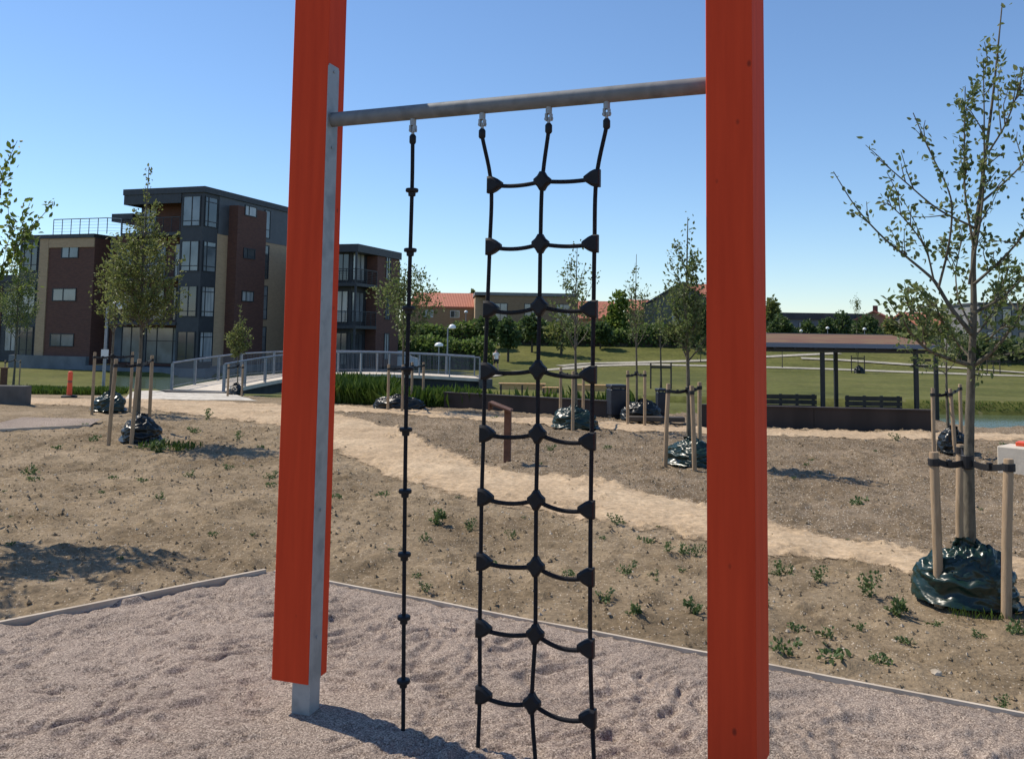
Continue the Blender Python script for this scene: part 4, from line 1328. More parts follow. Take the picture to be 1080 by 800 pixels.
        -6,-1,-6,-31,16,-9,-2,15,-11,-11,15,-3,-20,1,3,-20,-15,-2,-32,1,-7,-12,6,22,-13,-6,-9,-27,0,20,-14,-9,8,-19,-2,4,-18,-4,6,-23,-5,8,-21,15,31,-13,-1,20,-14,-20,29,-4,6,22,0,8,1,-26,-5,
        32,8,3,22,-15,13,26,16,-5,18,-9,2,14,-21,8,34,-10,-2,22,12,0,11,22,-9,25,10,-5,19,-11,12,18,15,-10,22,10,-3,22,4,-3,19,12,19,25,20,2,4,30,-1,22,12,-5,-2,25,-3,6,19,-5,4,25,4,0,22,-8,
        -13,-2,7,13,21,4,-19,18,-7,5,11,5,-3,35,-9,-25,5,-5,-8,19,-13,-26,-3,-12,-15,19,-1,-21,2,-14,-11,22,9,-19,13,0,-2,22,10,-13,29,10,-20,-2,-8,-22,1,-15,-22,4,4,-27,-13,-14,-17,15,7,-30,
        1,5,-20,-4,-6,-25,-4,-11,-16,13,8,-23,7,15,-21,-4,4,-29,-16,1,-23,-18,11,-7,-16,-16,-10,-31,8,1,-16,-12,-6,-29,7,-23,-8,12,-9,2,10,-6,-26,3,-11,3,12,3,-29,-5,-2,-21,5,-15,-18,10,16,
        -18,-12,-7,-14,5,13,-22,-1,-3,-21,-5,9,-17,-8,16,-27,-1,16,-9,-16,21,-22,12,12,-2,-18,9,-24,11,25,-4,5,16,-22,7,24,-14,6,24,-3,-8,9,20,-2,19,-11,8,30,-6,9,31,-5,10,23,-6,-7,12,20,-13,
        15,10,1,28,-11,-6,11,19,7,25,-2,-1,24,7,-1,15,11,-12,19,27,1,19,5,19,10,15,6,22,22,-2,-2,26,-3,8,26,-7,-6,22,-12,12,5,14,-7,-2,20,8,21,-2,-17,23,-8,-5,17,-2,5,21,0,-16,22,-7,-17,-8,
        -23,-26,9,-3,-9,7,-12,-19,18,1,-22,16,3,4,14,9,-4,15,-1,-15,27,14,-19,-8,-20,-24,6,6,-25,-3,-25,-10,7,10,-37,8,2,-21,-6,-9,-19,-4,-2,-22,-2,1,-29,8,12,-13,15,11,-20,-5,8,-22,-15,5,-19,
        -18,-11,-11,-22,-2,-2,-18,-10,-8,-15,14,-4,-18,-7,-22,-21,11,-11,7,11,-7,-24,9,-5,-19,16,-20,-4,0,5,-24,2,-7,-15,8,18,-19,-5,-11,-24,2,1,-20,-5,13,-2,-6,6,-36,-4,16,-6,-17,20,-16,-5,
        3,-18,10,10,-2,-17,16,-36,13,18,-13,2,33,-8,3,6,-13,6,38,3,5,11,-12,-2,15,23,-2,32,-7,1,12,-9,8,31,-3,8,12,16,-22,14,-6,6,26,0,-2,18,3,3,18,20,-5,27,8,-3,28,2,2,2,22,-8,10,27,-2,16,
        8,16,16,18,5,12,17,5,2,23,-2,-13,15,-15,15,20,13,-9,6,16,0,14,-5,1,21,3,-7,23,-2,-17,11,-14,-7,14,-3,-21,-7,-26,-22,7,-4,-8,16,-2,-17,15,-12,-3,24,14,-14,10,4,-10,19,1,-11,18,10,-9,
        -12,-18,-25,1,-14,-24,14,-1,-19,-7,-3,-21,5,-1,-23,5,6,-24,-9,1,-9,17,1,-25,15,3,-21,-2,15,-17,-9,4,-20,-21,5,-20,-16,-6,-7,-21,-10,-17,-9,1,9,-28,-3,-16,-15,9,-18,3,9,-6,-20,6,-8,1,
        17,-12,-19,11,-1,-22,3,-18,-15,8,10,-17,1,-11,-19,-7,13,-19,-3,3,-21,5,3,-21,-11,20,-7,-10,-4,-18,-4,10,-18,0,29,-12,-11,4,-18,3,29,-1,-4,10,-16,-6,15,-15,19,31,-11,9,5,-9,5,33,-8,-3,
        17,7,-7,16,18,-1,25,-9,3,5,-8,13,35,9,-14,6,9,-10,22,1,-1,22,3,17,21,-1,5,17,3,-10,7,21,-4,32,23,-2,9,13,-6,1,24,-4,18,21,0,9,2,13,4,27,10,-2,25,-5,-1,14,-7,-18,12,0,13,7,15,-7,22,-4,
        -8,5,-12,-9,23,-4,-10,-7,-16,-23,7,-15,-7,14,0,-22,7,-10,-19,17,5,-5,14,7,7,21,-3,-13,18,11,-15,5,3,-18,11,-22,-14,-10,-12,-13,9,7,-29,-4,-8,-28,12,5,-15,-5,-2,-14,-4,1,-10,31,5,-21,
        -6,-6,-32,-4,16,-15,-12,-6,-22,-13,0,-13,-8,16,-25,-14,-12,3,-17,-6,4,-30,8,-19,3,5,-14,-5,2,-9,-23,14,-9,-16,-3,-8,-7,25,-11,-11,8,-3,-23,4,-4,-17,9,6,-8,-9,3,-30,-4,5,-15,-17,3,-15,
        5,12,-18,-2,8,-16,-21,-1,-11,11,16,-22,-4,26,-5,-11,14,-14,6,23,-14,-1,25,-3,-4,7,-13,20,25,-8,3,4,-12,6,29,17,-5,21,-7,-1,8,16,7,28,2,-3,16,1,-9,21,-14,-1,24,8,5,8,14,-3,19,-2,0,22,
        4,15,19,9,-14,2,21,-7,7,23,-3,19,17,5,6,14,-4,4,20,-12,5,15,18,1,18,-4,3,21,1,-13,5,13,13,-2,12,-5,14,-7,-6,23,-2,-6,-2,-14,-14,3,-15,-15,19,-5,-22,3,-16,-11,20,5,-18,4,-2,12,20,5,-15,
        17,6,1,14,8,-21,2,-16,-17,11,5,-16,-6,-21,-20,6,6,-24,-3,-8,-11,12,5,-22,2,4,-19,2,1,-17,21,2,-14,-15,-16,-20,-2,9,-17,-9,-7,-21,-8,13,-14,-18,-8,-13,-11,8,-17,-13,15,12,-15,-7,-12,
        -5,3,-12,-20,-9,-8,-13,4,-17,-12,11,-9,-16,17,0,-3,19,-11,-14,7,-2,-13,-9,5,-19,12,3,-23,-14,9,-11,-16,2,-16,10,8,-6,-12,4,-21,-1,5,-21,-6,11,-18,10,12,-13,-5,20,-11,1,30,-3,-10,20,
        -14,6,12,-6,-4,13,-7,20,14,-7,8,27,10,-5,15,-19,3,14,5,-9,27,14,8,9,-12,-9,16,18,-2,23,-13,6,16,18,3,16,3,-1,12,15,1,26,2,6,4,18,-15,15,13,-4,-3,29,-4,11,11,-10,14,19,9,-9,16,-1,3,22,
        7,8,16,0,-22,1,7,20,-1,11,3,12,12,-8,6,-22,-15,7,-15,-13,15,-8,-9,11,4,-18,-2,-19,-15,19,-2,8,15,3,-5,20,13,-13,4,-6,-11,16,7,-14,12,-7,-18,-1,-11,-15,10,-10,-17,-18,1,-19,22,1,-19,
        -5,-2,-17,5,2,-14,21,11,-16,2,-2,-24,-10,-14,-14,-18,-5,-12,5,4,-13,-18,-4,-18,-9,1,-16,0,16,-7,-20,5,-8,-12,8,3,-17,-21,-13,-11,3,-13,1,9,-9,-9,8,-5,-18,14,-5,-22,8,-14,-8,-7,-1,-10,
        22,5,-11,-11,9,-26,-10,3,-13,6,9,-17,-9,-4,-13,4,16,-14,-15,-5,-16,-9,17,-15,17,16,-11,-8,9,-14,11,21,-9,1,13,6,-7,18,-27,14,23,2,2,11,-7,-8,17,8,13,17,-10,1,20,-3,0,14,-16,-4,21,10,
        1,20,10,0,13,18,6,24,-7,3,7,13,-5,22,-4,1,13,18,3,15,2,-4,11,25,-9,-1,23,-5,13,3,-3,7,25,5,-1,13,-1,-1,22,8,5,21,-2,6,-4,24,-7,17,-10,10,-2,16,-3,18,-16,-12,5,-14,-18,3,-10,-4,1,-17,
        -23,5,1,10,13,2,1,26,11,-9,9,-3,-18,6,8,-14,17,-5,-11,10,-6,-14,-9,-16,-16,9,1,-28,5,4,-15,-1,-12,-2,13,8,-20,12,8,-17,8,-2,-23,1,0,-8,-9,-14,-19,-3,-1,-15,-11,9,-18,-7,-6,-17,-24,3,
        -10,7,12,-9,-14,8,4,-10,-16,-3,-14,-3,-22,-5,7,-8,-23,13,-2,-8,-13,-10,-22,7,-12,-10,-2,-8,-17,7,4,2,24,5,-20,7,6,-16,-4,6,-8,-9,7,-17,-13,11,-19,-4,-4,-13,4,1,-17,-2,21,-7,-6,11,-15,
        5,19,-6,-9,4,-8,15,10,-17,5,18,-6,3,14,3,-15,24,-4,-8,13,-5,2,16,-3,5,22,1,10,8,-6,18,28,4,-2,10,6,-8,8,-6,14,22,8,12,2,10,-15,36,6,9,14,7,1,15,9,-8,-3,13,-12,17,18,1,1,24,-5,5,16,-8,
        1,15,17,-1,10,-8,-1,28,11,-16,-11,13,-7,8,-13,4,22,-2,3,13,2,-3,-6,-19,-9,-3,-17,-11,5,-14,-4,17,14,-7,16,9,-3,14,3,-18,3,-15,-10,13,-2,-17,14,-2,-12,5,9,-1,-5,-16,-31,5,-2,-9,11,-3,
        -16,1,-2,-18,11,12,-13,11,-5,-24,10,14,-4,-6,-12,-14,1,0,-21,-11,-6,-3,-11,-13,-14,-2,12,-17,-7,6,-19,-16,-3,3,-2,15,1,-18,-9,-19,0,6,-11,-16,6,-5,-14,-10,-11,-16,12,-13,-8,1,7,-17,
        -7,-5,-26,3,-2,-5,14,2,5,14,0,-17,1,8,-31,-3,7,-5,-11,0,-12,-5,12,-12,-6,-3,-15,9,15,-14,-6,9,3,-10,19,-16,3,18,-8,-3,0,-20,22,16,11,-3,18,-5,-12,14,-3,-8,20,-4,-2,3,-7,16,14,-7,9,30,
        9,3,14,-3,-1,19,9,7,15,4,0,3,-6,16,16,15,-2,21,-2,2,16,3,4,5,14,-23,12,8,0,13,28,9,-3,10,-8,15,13,-1,-12,16,1,1,13,4,17,22,9,-12,-9,-2,-2,23,1,11,11,-1,-14,11,-11,-1,-7,-19,-6,12,-7,
        -21,-1,-10,1,14,3,-1,14,17,-1,4,-16,-13,12,6,-10,13,6,-9,9,0,-13,-2,-13,-22,7,-2,-4,13,-5,-24,1,3,-4,12,0,-16,8,5,-17,-1,-2,-13,12,6,-20,-4,-6,-6,-7,-10,-25,-7,-2,-1,-9,-13,-20,-10,
        1,-7,0,13,-11,-17,-7,1,9,13,-10,-15,5,-14,-13,1,-10,-4,7,-7,-24,2,-7,-13,0,-13,-11,-2,-2,-12,3,8,-14,-11,2,-15,5,-1,-8,10,8,-11,20,-4,-14,4,2,-15,-6,-7,-17,-8,8,-6,-7,20,-12,-6,5,-10,
        12,16,-11,-13,17,3,-10,-6,-13,14,13,-8,12,13,-8,4,24,10,-26,17,-7,7,10,-2,-11,11,-7,19,19,-5,4,9,-8,10,13,2,3,13,23,-8,14,2,4,15,-7,15,16,1,5,14,10,0,13,12,-15,10,11,0,13,-3,8,12,17,
        0,-5,14,-2,17,16,0,-7,16,-1,-3,13,5,14,7,8,-12,3,15,1,14,-4,-3,17,1,-7,1,-15,0,13,-10,-6,-7,-9,-9,-4,-14,9,20,7,-15,3,-9,-9,12,1,-4,10,-4,-5,11,1,-12,11,16,-7,13,-3,-19,10,-1,-16,-7,
        -12,-5,10,5,-18,4,3,-11,9,2,-12,-5,-5,-20,4,3,-21,8,1,2,-10,-8,-13,-1,-11,-22,-5,-6,0,-16,-5,-16,-6,-5,-8,0,12,-6,-6,23,-14,3,-2,-3,-21,-1,-1,-15,-7,-7,-12,8,-13,-11,-1,-4,-12,-2,-6,
        -13,-11,2,-8,18,-1,-16,2,11,-14,-5,-4,-10,7,-5,-10,4,10,-7,18,-4,-7,-21,-1,-12,13,4,-7,-20,17,-14,-3,19,-5,0,15,-4,4,-2,-17,13,21,-5,-10,9,-5,9,14,-8,-7,8,16,-3,15,-3,4,17,-10,3,4,-18,
        12,13,15,2,11,-4,-5,12,15,5,15,-9,9,8,10,-5,23,1,17,11,13,-8,14,-5,5,2,9,-12,18,1,12,12,4,2,11,19,0,-1,16,-1,6,13,4,-15,5,0,8,24,-2,-14,1,12,3,14,-7,-8,17,-4,1,10,-10,-4,3,-12,9,-27,
        -8,-2,7,-13,-15,13,4,-9,11,-1,-2,15,-2,-8,13,7,-14,6,-10,-10,11,-8,-9,11,2,4,3,14,-21,9,0,-15,-3,-6,-13,11,9,-9,-7,-9,-15,12,6,-20,-3,-1,-12,10,5,-9,-3,-9,4,-11,-11,-18,-7,-12,-17,-1,
        6,-12,-23,-10,0,4,18,-7,-1,9,-13,-9,-5,9,0,-18,-4,-12,1,-16,-18,-2,-6,-10,1,-8,-12,2,-7,-15,7,-5,-16,1,5,1,12,1,-19,9,5,-7,-8,8,-8,13,2,-10,2,-8,-3,-18,6,-15,5,-7,-11,6,10,-6,-5,21,
        -7,10,7,-13,3,11,-7,7,15,0,-6,9,-4,-18,4,-2,14,11,-14,-2,13,-4,0,20,13,10,6,-13,11,13,0,0,7,17,-6,11,2,7,13,3,-6,13,-11,11,10,9,-4,10,5,-6,20,14,7,12,4,-1,13,3,-4,4,1,24,6,14,5,1,10,
        -11,12,7,10,-2,19,2,0,13,-8,-17,-1,7,0,17,-2,3,9,-5,-11,9,-6,15,-20,-22,-11,-4,-10,-5,9,-12,-2,13,-3,-13,13,5,-3,18,-6,-7,11,12,0,16,4,-10,2,-5,-12,-7,-4,-15,14,-3,3,-1,15,-11,7,-2,
        -13,-1,-6,-18,11,2,-11,-4,-6,-12,12,14,-13,-1,4,-11,-4,-14,-6,-11,-11,-12,8,-8,-7,-18,-14,-8,-13,4,-3,-2,10,-13,-5,12,-10,-8,1,10,2,-20,-4,-13,-3,-11,-2,-1,-7,-13,9,-10,-9,7,-7,-7,6,
        -1,-13,-14,6,-9,2,-4,-12,19,7,-12,2,1,-4,-17,7,-17,8,1,-11,4,-9,-3,13,-7,-10,3,13,-10,2,12,-12,6,10,8,-5,12,-8,-12,16,-2,5,9,-6,-1,15,-5,-7,0,-13,12,12,-8,12,12,2,-2,11,10,1,6,-3,12,
        14,9,3,4,6,-15,17,-9,11,14,0,8,11,1,2,5,12,-10,15,-6,1,20,8,3,-1,13,-2,15,10,-4,0,5,10,0,10,9,15,13,6,-7,13,4,-2,13,-5,-8,-8,-10,-5,13,-1,-1,9,-11,7,15,-6,-5,9,-12,-8,-27,5,-5,10,-8,
        -1,10,1,-5,7,-3,-13,12,-4,2,15,3,-3,8,12,-7,7,-2,-6,11,-3,-14,-7,-13,-10,7,-5,-6,1,25,-14,12,2,-13,10,3,0,-10,-12,-12,3,-8,-11,-2,15,-1,8,-17,-3,-7,-10,-12,-5,-13,-14,-11,1,-9,0,10,
        -7,-10,8,-11,3,5,5,-15,-8,-8,-6,-6,12,-5,-4,-20,-18,2,-10,-2,-10,-9,-10,3,-4,3,18,-6,-11,4,6,-1,-10,0,-22,-6,6,-10,2,-2,-10,9,-7,-3,9,8,-12,2,3,-16,-1,0,-4,12,-5,1,15,16,-14,-5,9,-8,
        -3,9,11,-17,7,-5,-6,21,-3,9,11,-7,2,-2,-11,14,10,-14,5,2,19,-7,12,-10,5,10,4,2,13,8,10,13,-3,-7,14,8,-5,12,-4,1,0,4,12,11,-3,12,17,4,-7,13,6,6,16,-1,-6,-6,17,-1,1,3,-12,5,18,0,0,8,5,
        6,-4,18,-7,14,-14,-20,-4,3,8,8,-7,-1,9,-10,-5,13,0,2,15,7,-2,-6,-15,-15,-5,-9,-2,11,2,2,8,8,-11,-3,-9,2,7,6,-6,14,-12,-9,9,-3,-8,9,10,-16,2,1,-5,-6,-13,-2,16,8,-9,4,-4,-13,-2,14,-15,
        4,2,2,-9,-14,-14,6,1,-7,10,11,-7,0,-15,2,-11,-7,-2,-12,-6,-10,-8,5,-7,9,12,-7,-20,2,-12,-2,-4,14,-9,-2,-13,-11,-9,-10,6,6,-11,-7,1,3,-11,-5,2,-16,3,-8,-6,7,-16,0,-5,-1,-11,6,12,-1,-1,
        15,-2,1,-1,-11,-3,2,-12,-3,2,-15,4,-4,8,11,-8,-1,12,12,-14,-4,19,1,-6,2,-13,10,9,-11,6,7,-9,-4,3,15,1,17,-4,-2,3,-10,21,11,-5,-2,3,13,-16,15,6,4,15,3,1,9,-1,6,10,5,-5,9,-3,-6,7,0,11,
        10,2,11,15,-18,9,1,14,-8,10,9,-4,3,-1,13,13,17,-5,-13,-5,-12,-6,1,-8,8,15,2,-6,13,-1,-17,-4,-14,1,13,2,5,8,6,-6,10,-5,4,-2,-13,1,18,11,-11,-7,-5,-4,2,-9,4,6,12,-13,11,4,3,8,-7,-4,11,
        -11,-7,-12,-4,-6,5,-3,-11,10,-1,-15,2,2,-3,12,-11,-11,-4,7,-7,-3,10,-5,5,8,-5,-7,-13,-8,9,7,1,11,8,-19,3,-10,7,-16,1,-14,5,-2,12,-18,-8,-8,-8,5,-10,-1,6,-13,1,10,-6,-8,-4,10,-10,-8,
        -14,-6,2,-13,5,-4,-12,-10,-2,8,-7,-3,-12,-5,6,-4,-19,10,-2,-13,-6,11,-8,5,13,13,2,11,-7,3,-12,-7,-2,16,-5,-9,5,-8,9,-11,-3,11,9,-3,0,11,0,-7,10,-14,6,-4,-8,4,1,-12,11,15,-7,-2,5,10,
        -6,10,10,3,10,-7,0,12,-2,2,-2,19,-4,14,7,2,12,-3,-3,8,0,-3,13,5,3,10,-7,4,-2,-14,6,2,-2,12,13,6,1,1,9,0,10,8,-1,17,10,-4,-5,8,-8,-14,-12,-3,-1,1,-16,1,15,-3,-8,0,19,-9,0,-7,5,14,-9,
        1,6,-7,-2,8,3,7,10,13,-13,-6,-4,-8,11,-3,-4,2,-10,-6,11,0,1,9,-2,6,13,6,-12,-14,1,-6,9,-9,3,10,10,-5,10,-5,-3,5,-9,-14,3,9,2,-15,-6,-12,-10,3,-8,0,8,-13,6,-1,1,10,4,-13,10,5,-10,-4,
        -8,0,-10,2,8,-7,-6,-13,3,-7,6,-15,10,-10,-9,-3,-6,-6,8,-7,-8,6,-8,-3,-7,-9,7,4,-7,-5,-10,5,-12,1,-3,-10,0,-5,-12,3,-1,-7,6,-13,-3,-4,8,-8,1,4,-2,10,7,-16,-2,-4,7,-8,11,5,2,7,5,15,7,
        -14,-2,-2,-19,-7,9,0,5,4,-15,15,10,8,-7,4,-14,6,10,6,-1,9,12,2,3,-13,3,11,11,-7,8,7,0,17,-1,-1,9,-9,0,7,7,-3,8,14,-1,10,3,1,-10,-15,5,2,-3,8,10,3,-6,8,16,-4,10,5,3,8,3,5,-5,17,-3,-3,
        -11,-8,-11,-6,-3,5,7,-6,-23,8,8,8,8,-7,-7,-3,-8,0,5,-6,0,11,-2,16,-4,17,1,23,5,-2,4,-7,-12,-1,-13,-12,1,3,12,9,3,7,5,0,-10,10,3,-18,-6,-1,-7,4,-3,-2,11,-4,-4,15,0,-9,-1,4,-4,-15,0,-4,
        12,-8,-12,-8,10,-6,-12,5,-9,0,-6,-6,16,8,-14,2,2,11,-11,-5,-9,-4,-6,-13,4,-5,1,-15,3,5,-2,8,2,-10,-2,-16,1,2,-8,0,-5,-13,-2,1,-3,-10,6,2,-8,1,3,-12,-7,-9,-2,-4,-2,-9,8,0,-14,11,-8,-3,
        -5,-1,-14,-5,2,-8,5,10,-7,-7,12,9,7,4,-13,-8,4,0,18,9,-13,2,2,12,8,12,0,-8,9,-3,9,-2,-13,-8,10,7,9,14,1,2,10,-5,-3,1,-13,-6,15,4,-2,12,3,-3,8,5,6,-6,16,5,8,11,-6,6,-3,6,9,3,0,7,-6,11,
        9,1,-2,-7,4,-11,13,2,2,-3,11,7,11,7,-7,-7,-4,-8,-11,1,-6,4,8,-1,2,5,13,-10,5,-5,5,11,-6,9,0,-5,-13,7,6,10,6,-13,4,3,10,-5,9,9,-6,1,-11,-9,-1,-2,1,13,4,14,4,4,-3,7,-3,-13,6,-1,-9,-4,
        -2,-13,6,-2,6,7,7,-9,-2,5,-8,-4,-10,-8,10,-1,-2,11,-5,-14,-11,9,-3,-10,2,-7,-7,2,-5,8,12,-14,-5,-12,1,-13,-5,-7,2,-3,-13,-5,2,7,-6,4,11,-7,7,-8,-8,-2,-15,10,2,-3,-9,-3,8,-8,-10,-1,-19,
        2,-17,6,-2,6,-10,3,4,-12,1,-4,-13,-3,-1,-8,3,-5,1,8,1,-8,1,2,-11,-1,4,-6,-1,-2,-11,-2,11,-3,9,3,11,9,13,-14,1,3,13,10,10,-5,-1,3,-10,-6,8,-4,0,13,-1,6,10,1,-3,13,9,1,-3,14,-1,13,-3,
        -5,10,-1,7,9,9,1,-6,9,-6,5,5,8,9,-2,-3,6,3,1,8,8,2,-2,2,-18,-4,5,-13,5,6,9,-2,4,19,6,7,-6,10,2,-9,-9,6,-6,-6,18,13,-1,2,-8,12,-2,-4,-1,12,1,-7,0,-4,-14,-3,-3,0,5,-2,13,4,7,4,3,5,-3,
        7,-6,-11,-3,-6,-2,7,8,-4,12,-2,-2,-6,-7,-15,2,1,-8,3,4,11,7,9,-10,13,1,-6,10,-5,0,1,-12,-14,-6,10,13,-8,0,-12,-4,5,-6,-6,-5,-11,-14,-1,-8,3,1,-7,-3,2,-14,-3,3,-6,11,-3,-8,-8,9,1,-14,
        -8,1,-7,5,-9,-12,2,1,-10,-6,-7,4,-2,17,-6,2,-9,-9,9,1,-8,-5,2,-7,-4,0,-4,-3,3,-4,2,-3,-13,-3,-1,-8,4,-12,-1,1,3,-8,4,2,-8,6,0,-18,-2,11,4,8,14,-4,6,8,-2,-1,7,-6,4,2,12,3,15,-4,2,-1,
        9,-10,7,8,3,13,7,5,14,-5,-3,2,13,0,16,-7,0,9,1,10,-7,14,-4,-3,8,-10,5,5,-6,6,8,-4,7,6,0,-10,-5,-4,3,7,-6,2,8,1,0,11,1,24,-2,8,-7,6,1,-1,8,-4,
    ),
    (
        346,-7,12,-6,36,2,-5,29,-2,-6,24,18,-11,28,-18,-15,29,-1,-11,20,1,-26,10,0,-20,26,4,-17,18,-1,-18,23,-2,-16,22,0,-36,23,-1,-23,9,5,-23,5,-5,-31,11,3,-30,6,-3,-36,-2,1,-28,1,0,-40,-1,
        2,-27,4,-3,-22,-3,10,-30,-2,-10,-35,-12,0,-16,-23,0,-26,-22,0,-32,-21,3,-16,-10,-4,-23,-20,12,-14,-14,-13,-15,-25,13,-6,-25,-12,-17,-18,0,-4,-33,1,-12,-21,0,1,-30,9,3,-16,-9,-8,-45,
        8,2,-15,-8,11,-25,0,12,-32,2,7,-20,-1,17,-31,7,9,-25,-5,25,-25,4,20,-26,-2,26,-19,-1,29,-2,-4,25,-24,0,33,2,0,27,-11,-1,19,-14,1,29,-13,0,31,5,0,30,-5,0,36,-12,5,23,10,-6,32,19,0,29,
        1,1,18,20,-1,29,18,2,22,5,0,28,12,-2,39,5,1,18,16,0,11,30,6,26,23,6,6,25,-12,16,26,0,0,28,7,3,23,-5,-1,30,-3,-14,7,11,-7,19,-5,-15,39,-4,-2,24,-3,-10,26,3,-12,24,4,-10,20,3,0,26,3,-25,
        17,8,-14,20,-8,-24,30,4,-17,16,1,-20,7,3,-36,16,-2,-24,6,-2,-40,-2,-8,-25,8,3,-29,-4,-12,-31,1,1,-27,3,1,-33,-1,6,-35,-5,-7,-36,-6,10,-24,1,6,-31,-4,-11,-20,-17,-2,-20,-22,13,-35,-17,
        -6,-20,-13,0,-15,-19,0,-14,-22,4,-7,-20,0,1,-42,0,-11,-16,3,4,-28,-8,-1,-33,-3,-11,-21,11,14,-25,-2,2,-28,3,6,-26,1,4,-36,2,1,-12,-4,17,-22,0,22,-24,-9,19,-27,6,19,-17,-8,31,-30,9,22,
        -13,5,26,-5,-7,26,-24,3,34,-2,-2,17,1,-4,26,-11,4,35,-14,9,27,3,-10,28,2,-3,34,4,2,28,-5,-7,17,22,8,27,2,-4,26,8,0,29,8,-5,37,16,-1,20,25,12,21,18,4,22,13,4,7,36,-16,12,23,8,4,28,0,
        1,23,-5,12,27,6,6,29,-2,-16,-1,7,-3,27,3,0,29,-7,0,17,-1,-16,27,3,-13,30,7,-3,27,3,-19,19,4,-6,28,1,-21,19,-1,-19,16,1,-26,2,-14,-19,13,7,-45,14,-11,-23,9,9,-26,4,-3,-27,4,-2,-39,0,
        -6,-27,-7,-12,-26,0,5,-22,0,-5,-32,1,9,-41,-9,-4,-21,0,1,-28,0,17,-35,-4,0,-26,-15,2,-9,-25,2,-27,-13,1,-18,-23,5,-9,-24,-5,-14,-15,5,2,-32,-5,-3,-31,2,-5,-31,0,12,-19,-6,-14,-19,2,
        19,-28,-7,-2,-28,-1,6,-28,1,3,-29,12,11,-12,-15,18,-22,3,9,-40,4,15,-10,0,23,-17,-17,28,-18,6,23,-19,15,22,-11,12,23,-26,-5,32,7,-2,20,-20,0,26,2,-4,36,-10,2,28,-15,2,26,9,0,26,-4,-8,
        29,12,0,33,4,1,11,16,5,27,11,-1,38,-1,-1,31,6,-7,14,23,3,28,19,10,9,30,-3,4,28,-1,11,29,-6,7,28,-7,8,19,8,-3,25,-4,16,26,7,4,-4,17,-2,29,0,-2,30,-1,-7,29,3,-24,11,-12,-13,22,1,3,32,
        18,-7,30,-2,-19,11,-2,-18,17,12,-21,11,-21,-18,10,-12,-36,14,-12,-23,12,1,-30,2,10,-26,4,-16,-32,8,-1,-38,1,2,-18,-4,9,-37,-4,-12,-23,2,0,-25,3,17,-38,10,0,-25,-10,6,-32,-19,0,-31,1,
        3,-24,4,11,-20,-23,3,-9,-19,4,-21,-25,1,-17,-15,2,-5,-32,1,-16,-22,0,-1,-27,-10,12,-31,3,-9,-19,-1,16,-20,-1,-7,-32,-9,12,-14,5,-1,-26,-1,16,-35,3,5,-3,-16,18,-32,10,16,-20,2,17,-24,
        -15,17,-17,6,27,-15,-13,28,-25,9,22,-10,17,10,-26,11,26,-11,-4,36,-5,-3,28,-18,2,26,3,6,24,-1,-7,26,-14,1,30,6,-4,35,16,4,30,-3,4,18,9,-2,21,20,-3,23,5,-3,45,-2,-4,11,16,2,13,33,1,3,
        31,-7,12,29,8,10,24,-14,15,17,7,1,33,-7,8,22,10,6,25,5,-10,9,14,-15,24,-7,11,28,4,-16,24,-8,-1,14,9,-29,25,-2,0,24,4,5,23,4,-30,18,-2,-14,16,-15,-24,11,6,-15,19,-4,-30,12,-16,-17,-7,
        -12,-34,2,1,-33,21,4,-30,-6,-5,-26,7,11,-18,-10,-11,-33,0,-5,-31,8,21,-27,-7,-5,-30,-1,4,-30,-1,8,-26,5,7,-32,2,1,-24,-25,8,-25,1,12,-19,-23,1,-17,-12,-4,-7,-31,0,-19,-17,0,3,-33,4,
        -1,-24,-1,-15,-19,-8,3,-29,0,14,-27,0,-5,-25,-3,12,-17,0,10,-36,3,16,-4,-19,8,-30,2,17,-19,-10,32,-26,-1,8,-17,1,10,-21,14,29,-13,-22,30,-24,1,18,-17,7,21,-17,12,19,-21,19,21,-15,-6,
        32,-2,5,24,-13,5,29,2,0,21,-13,-4,29,19,2,29,-5,0,33,11,1,22,7,0,25,15,-3,18,-7,-11,39,24,5,-2,21,-5,13,28,-7,19,30,6,1,21,-8,13,32,-2,7,26,6,25,23,0,-12,16,-3,2,28,0,-25,0,9,10,29,
        2,-5,24,-6,12,19,-2,-23,12,10,-21,22,-2,-12,29,4,7,21,-30,-12,16,-8,-27,15,0,-15,12,0,-20,17,-3,-31,13,16,-30,-9,-15,-15,23,5,-30,-4,-4,-29,18,-2,-34,-13,10,-21,12,-8,-26,-10,9,-36,
        -5,3,-17,19,2,-33,-12,1,-34,3,6,-25,-13,9,-29,-2,2,-34,-4,13,-14,-15,0,-27,-4,4,-11,-27,4,-15,-20,5,-7,-33,-5,-9,-18,-4,-9,-26,-5,9,-31,-3,-7,-24,6,1,-26,-4,12,-28,-3,0,-22,0,24,-3,
        -8,14,-27,-4,21,-18,-9,17,-20,0,14,-20,-6,12,-30,7,19,-10,-8,33,-21,0,5,-27,1,30,-7,2,31,-19,6,15,-17,4,5,-13,17,28,-20,3,34,0,-1,35,-13,7,24,11,-4,26,-14,-2,18,16,0,28,14,1,29,3,1,
        24,-10,-4,23,24,-7,28,6,4,24,25,-9,9,35,-4,-5,21,2,12,29,1,13,28,6,16,8,-9,-5,28,1,5,30,5,9,23,-2,12,1,8,-7,23,13,13,27,-8,1,28,1,-20,19,2,-20,24,1,6,13,-9,-19,22,-10,-25,5,-19,-25,
        14,-4,-12,13,-6,-15,21,10,-34,0,8,-21,21,-9,-24,6,5,-22,23,-8,-33,9,4,-20,-2,-2,-33,1,1,-22,-16,9,-32,-13,7,-31,10,-3,-25,10,12,-35,0,1,-28,-5,6,-28,-11,9,-24,-9,2,-23,-11,12,-19,-11,
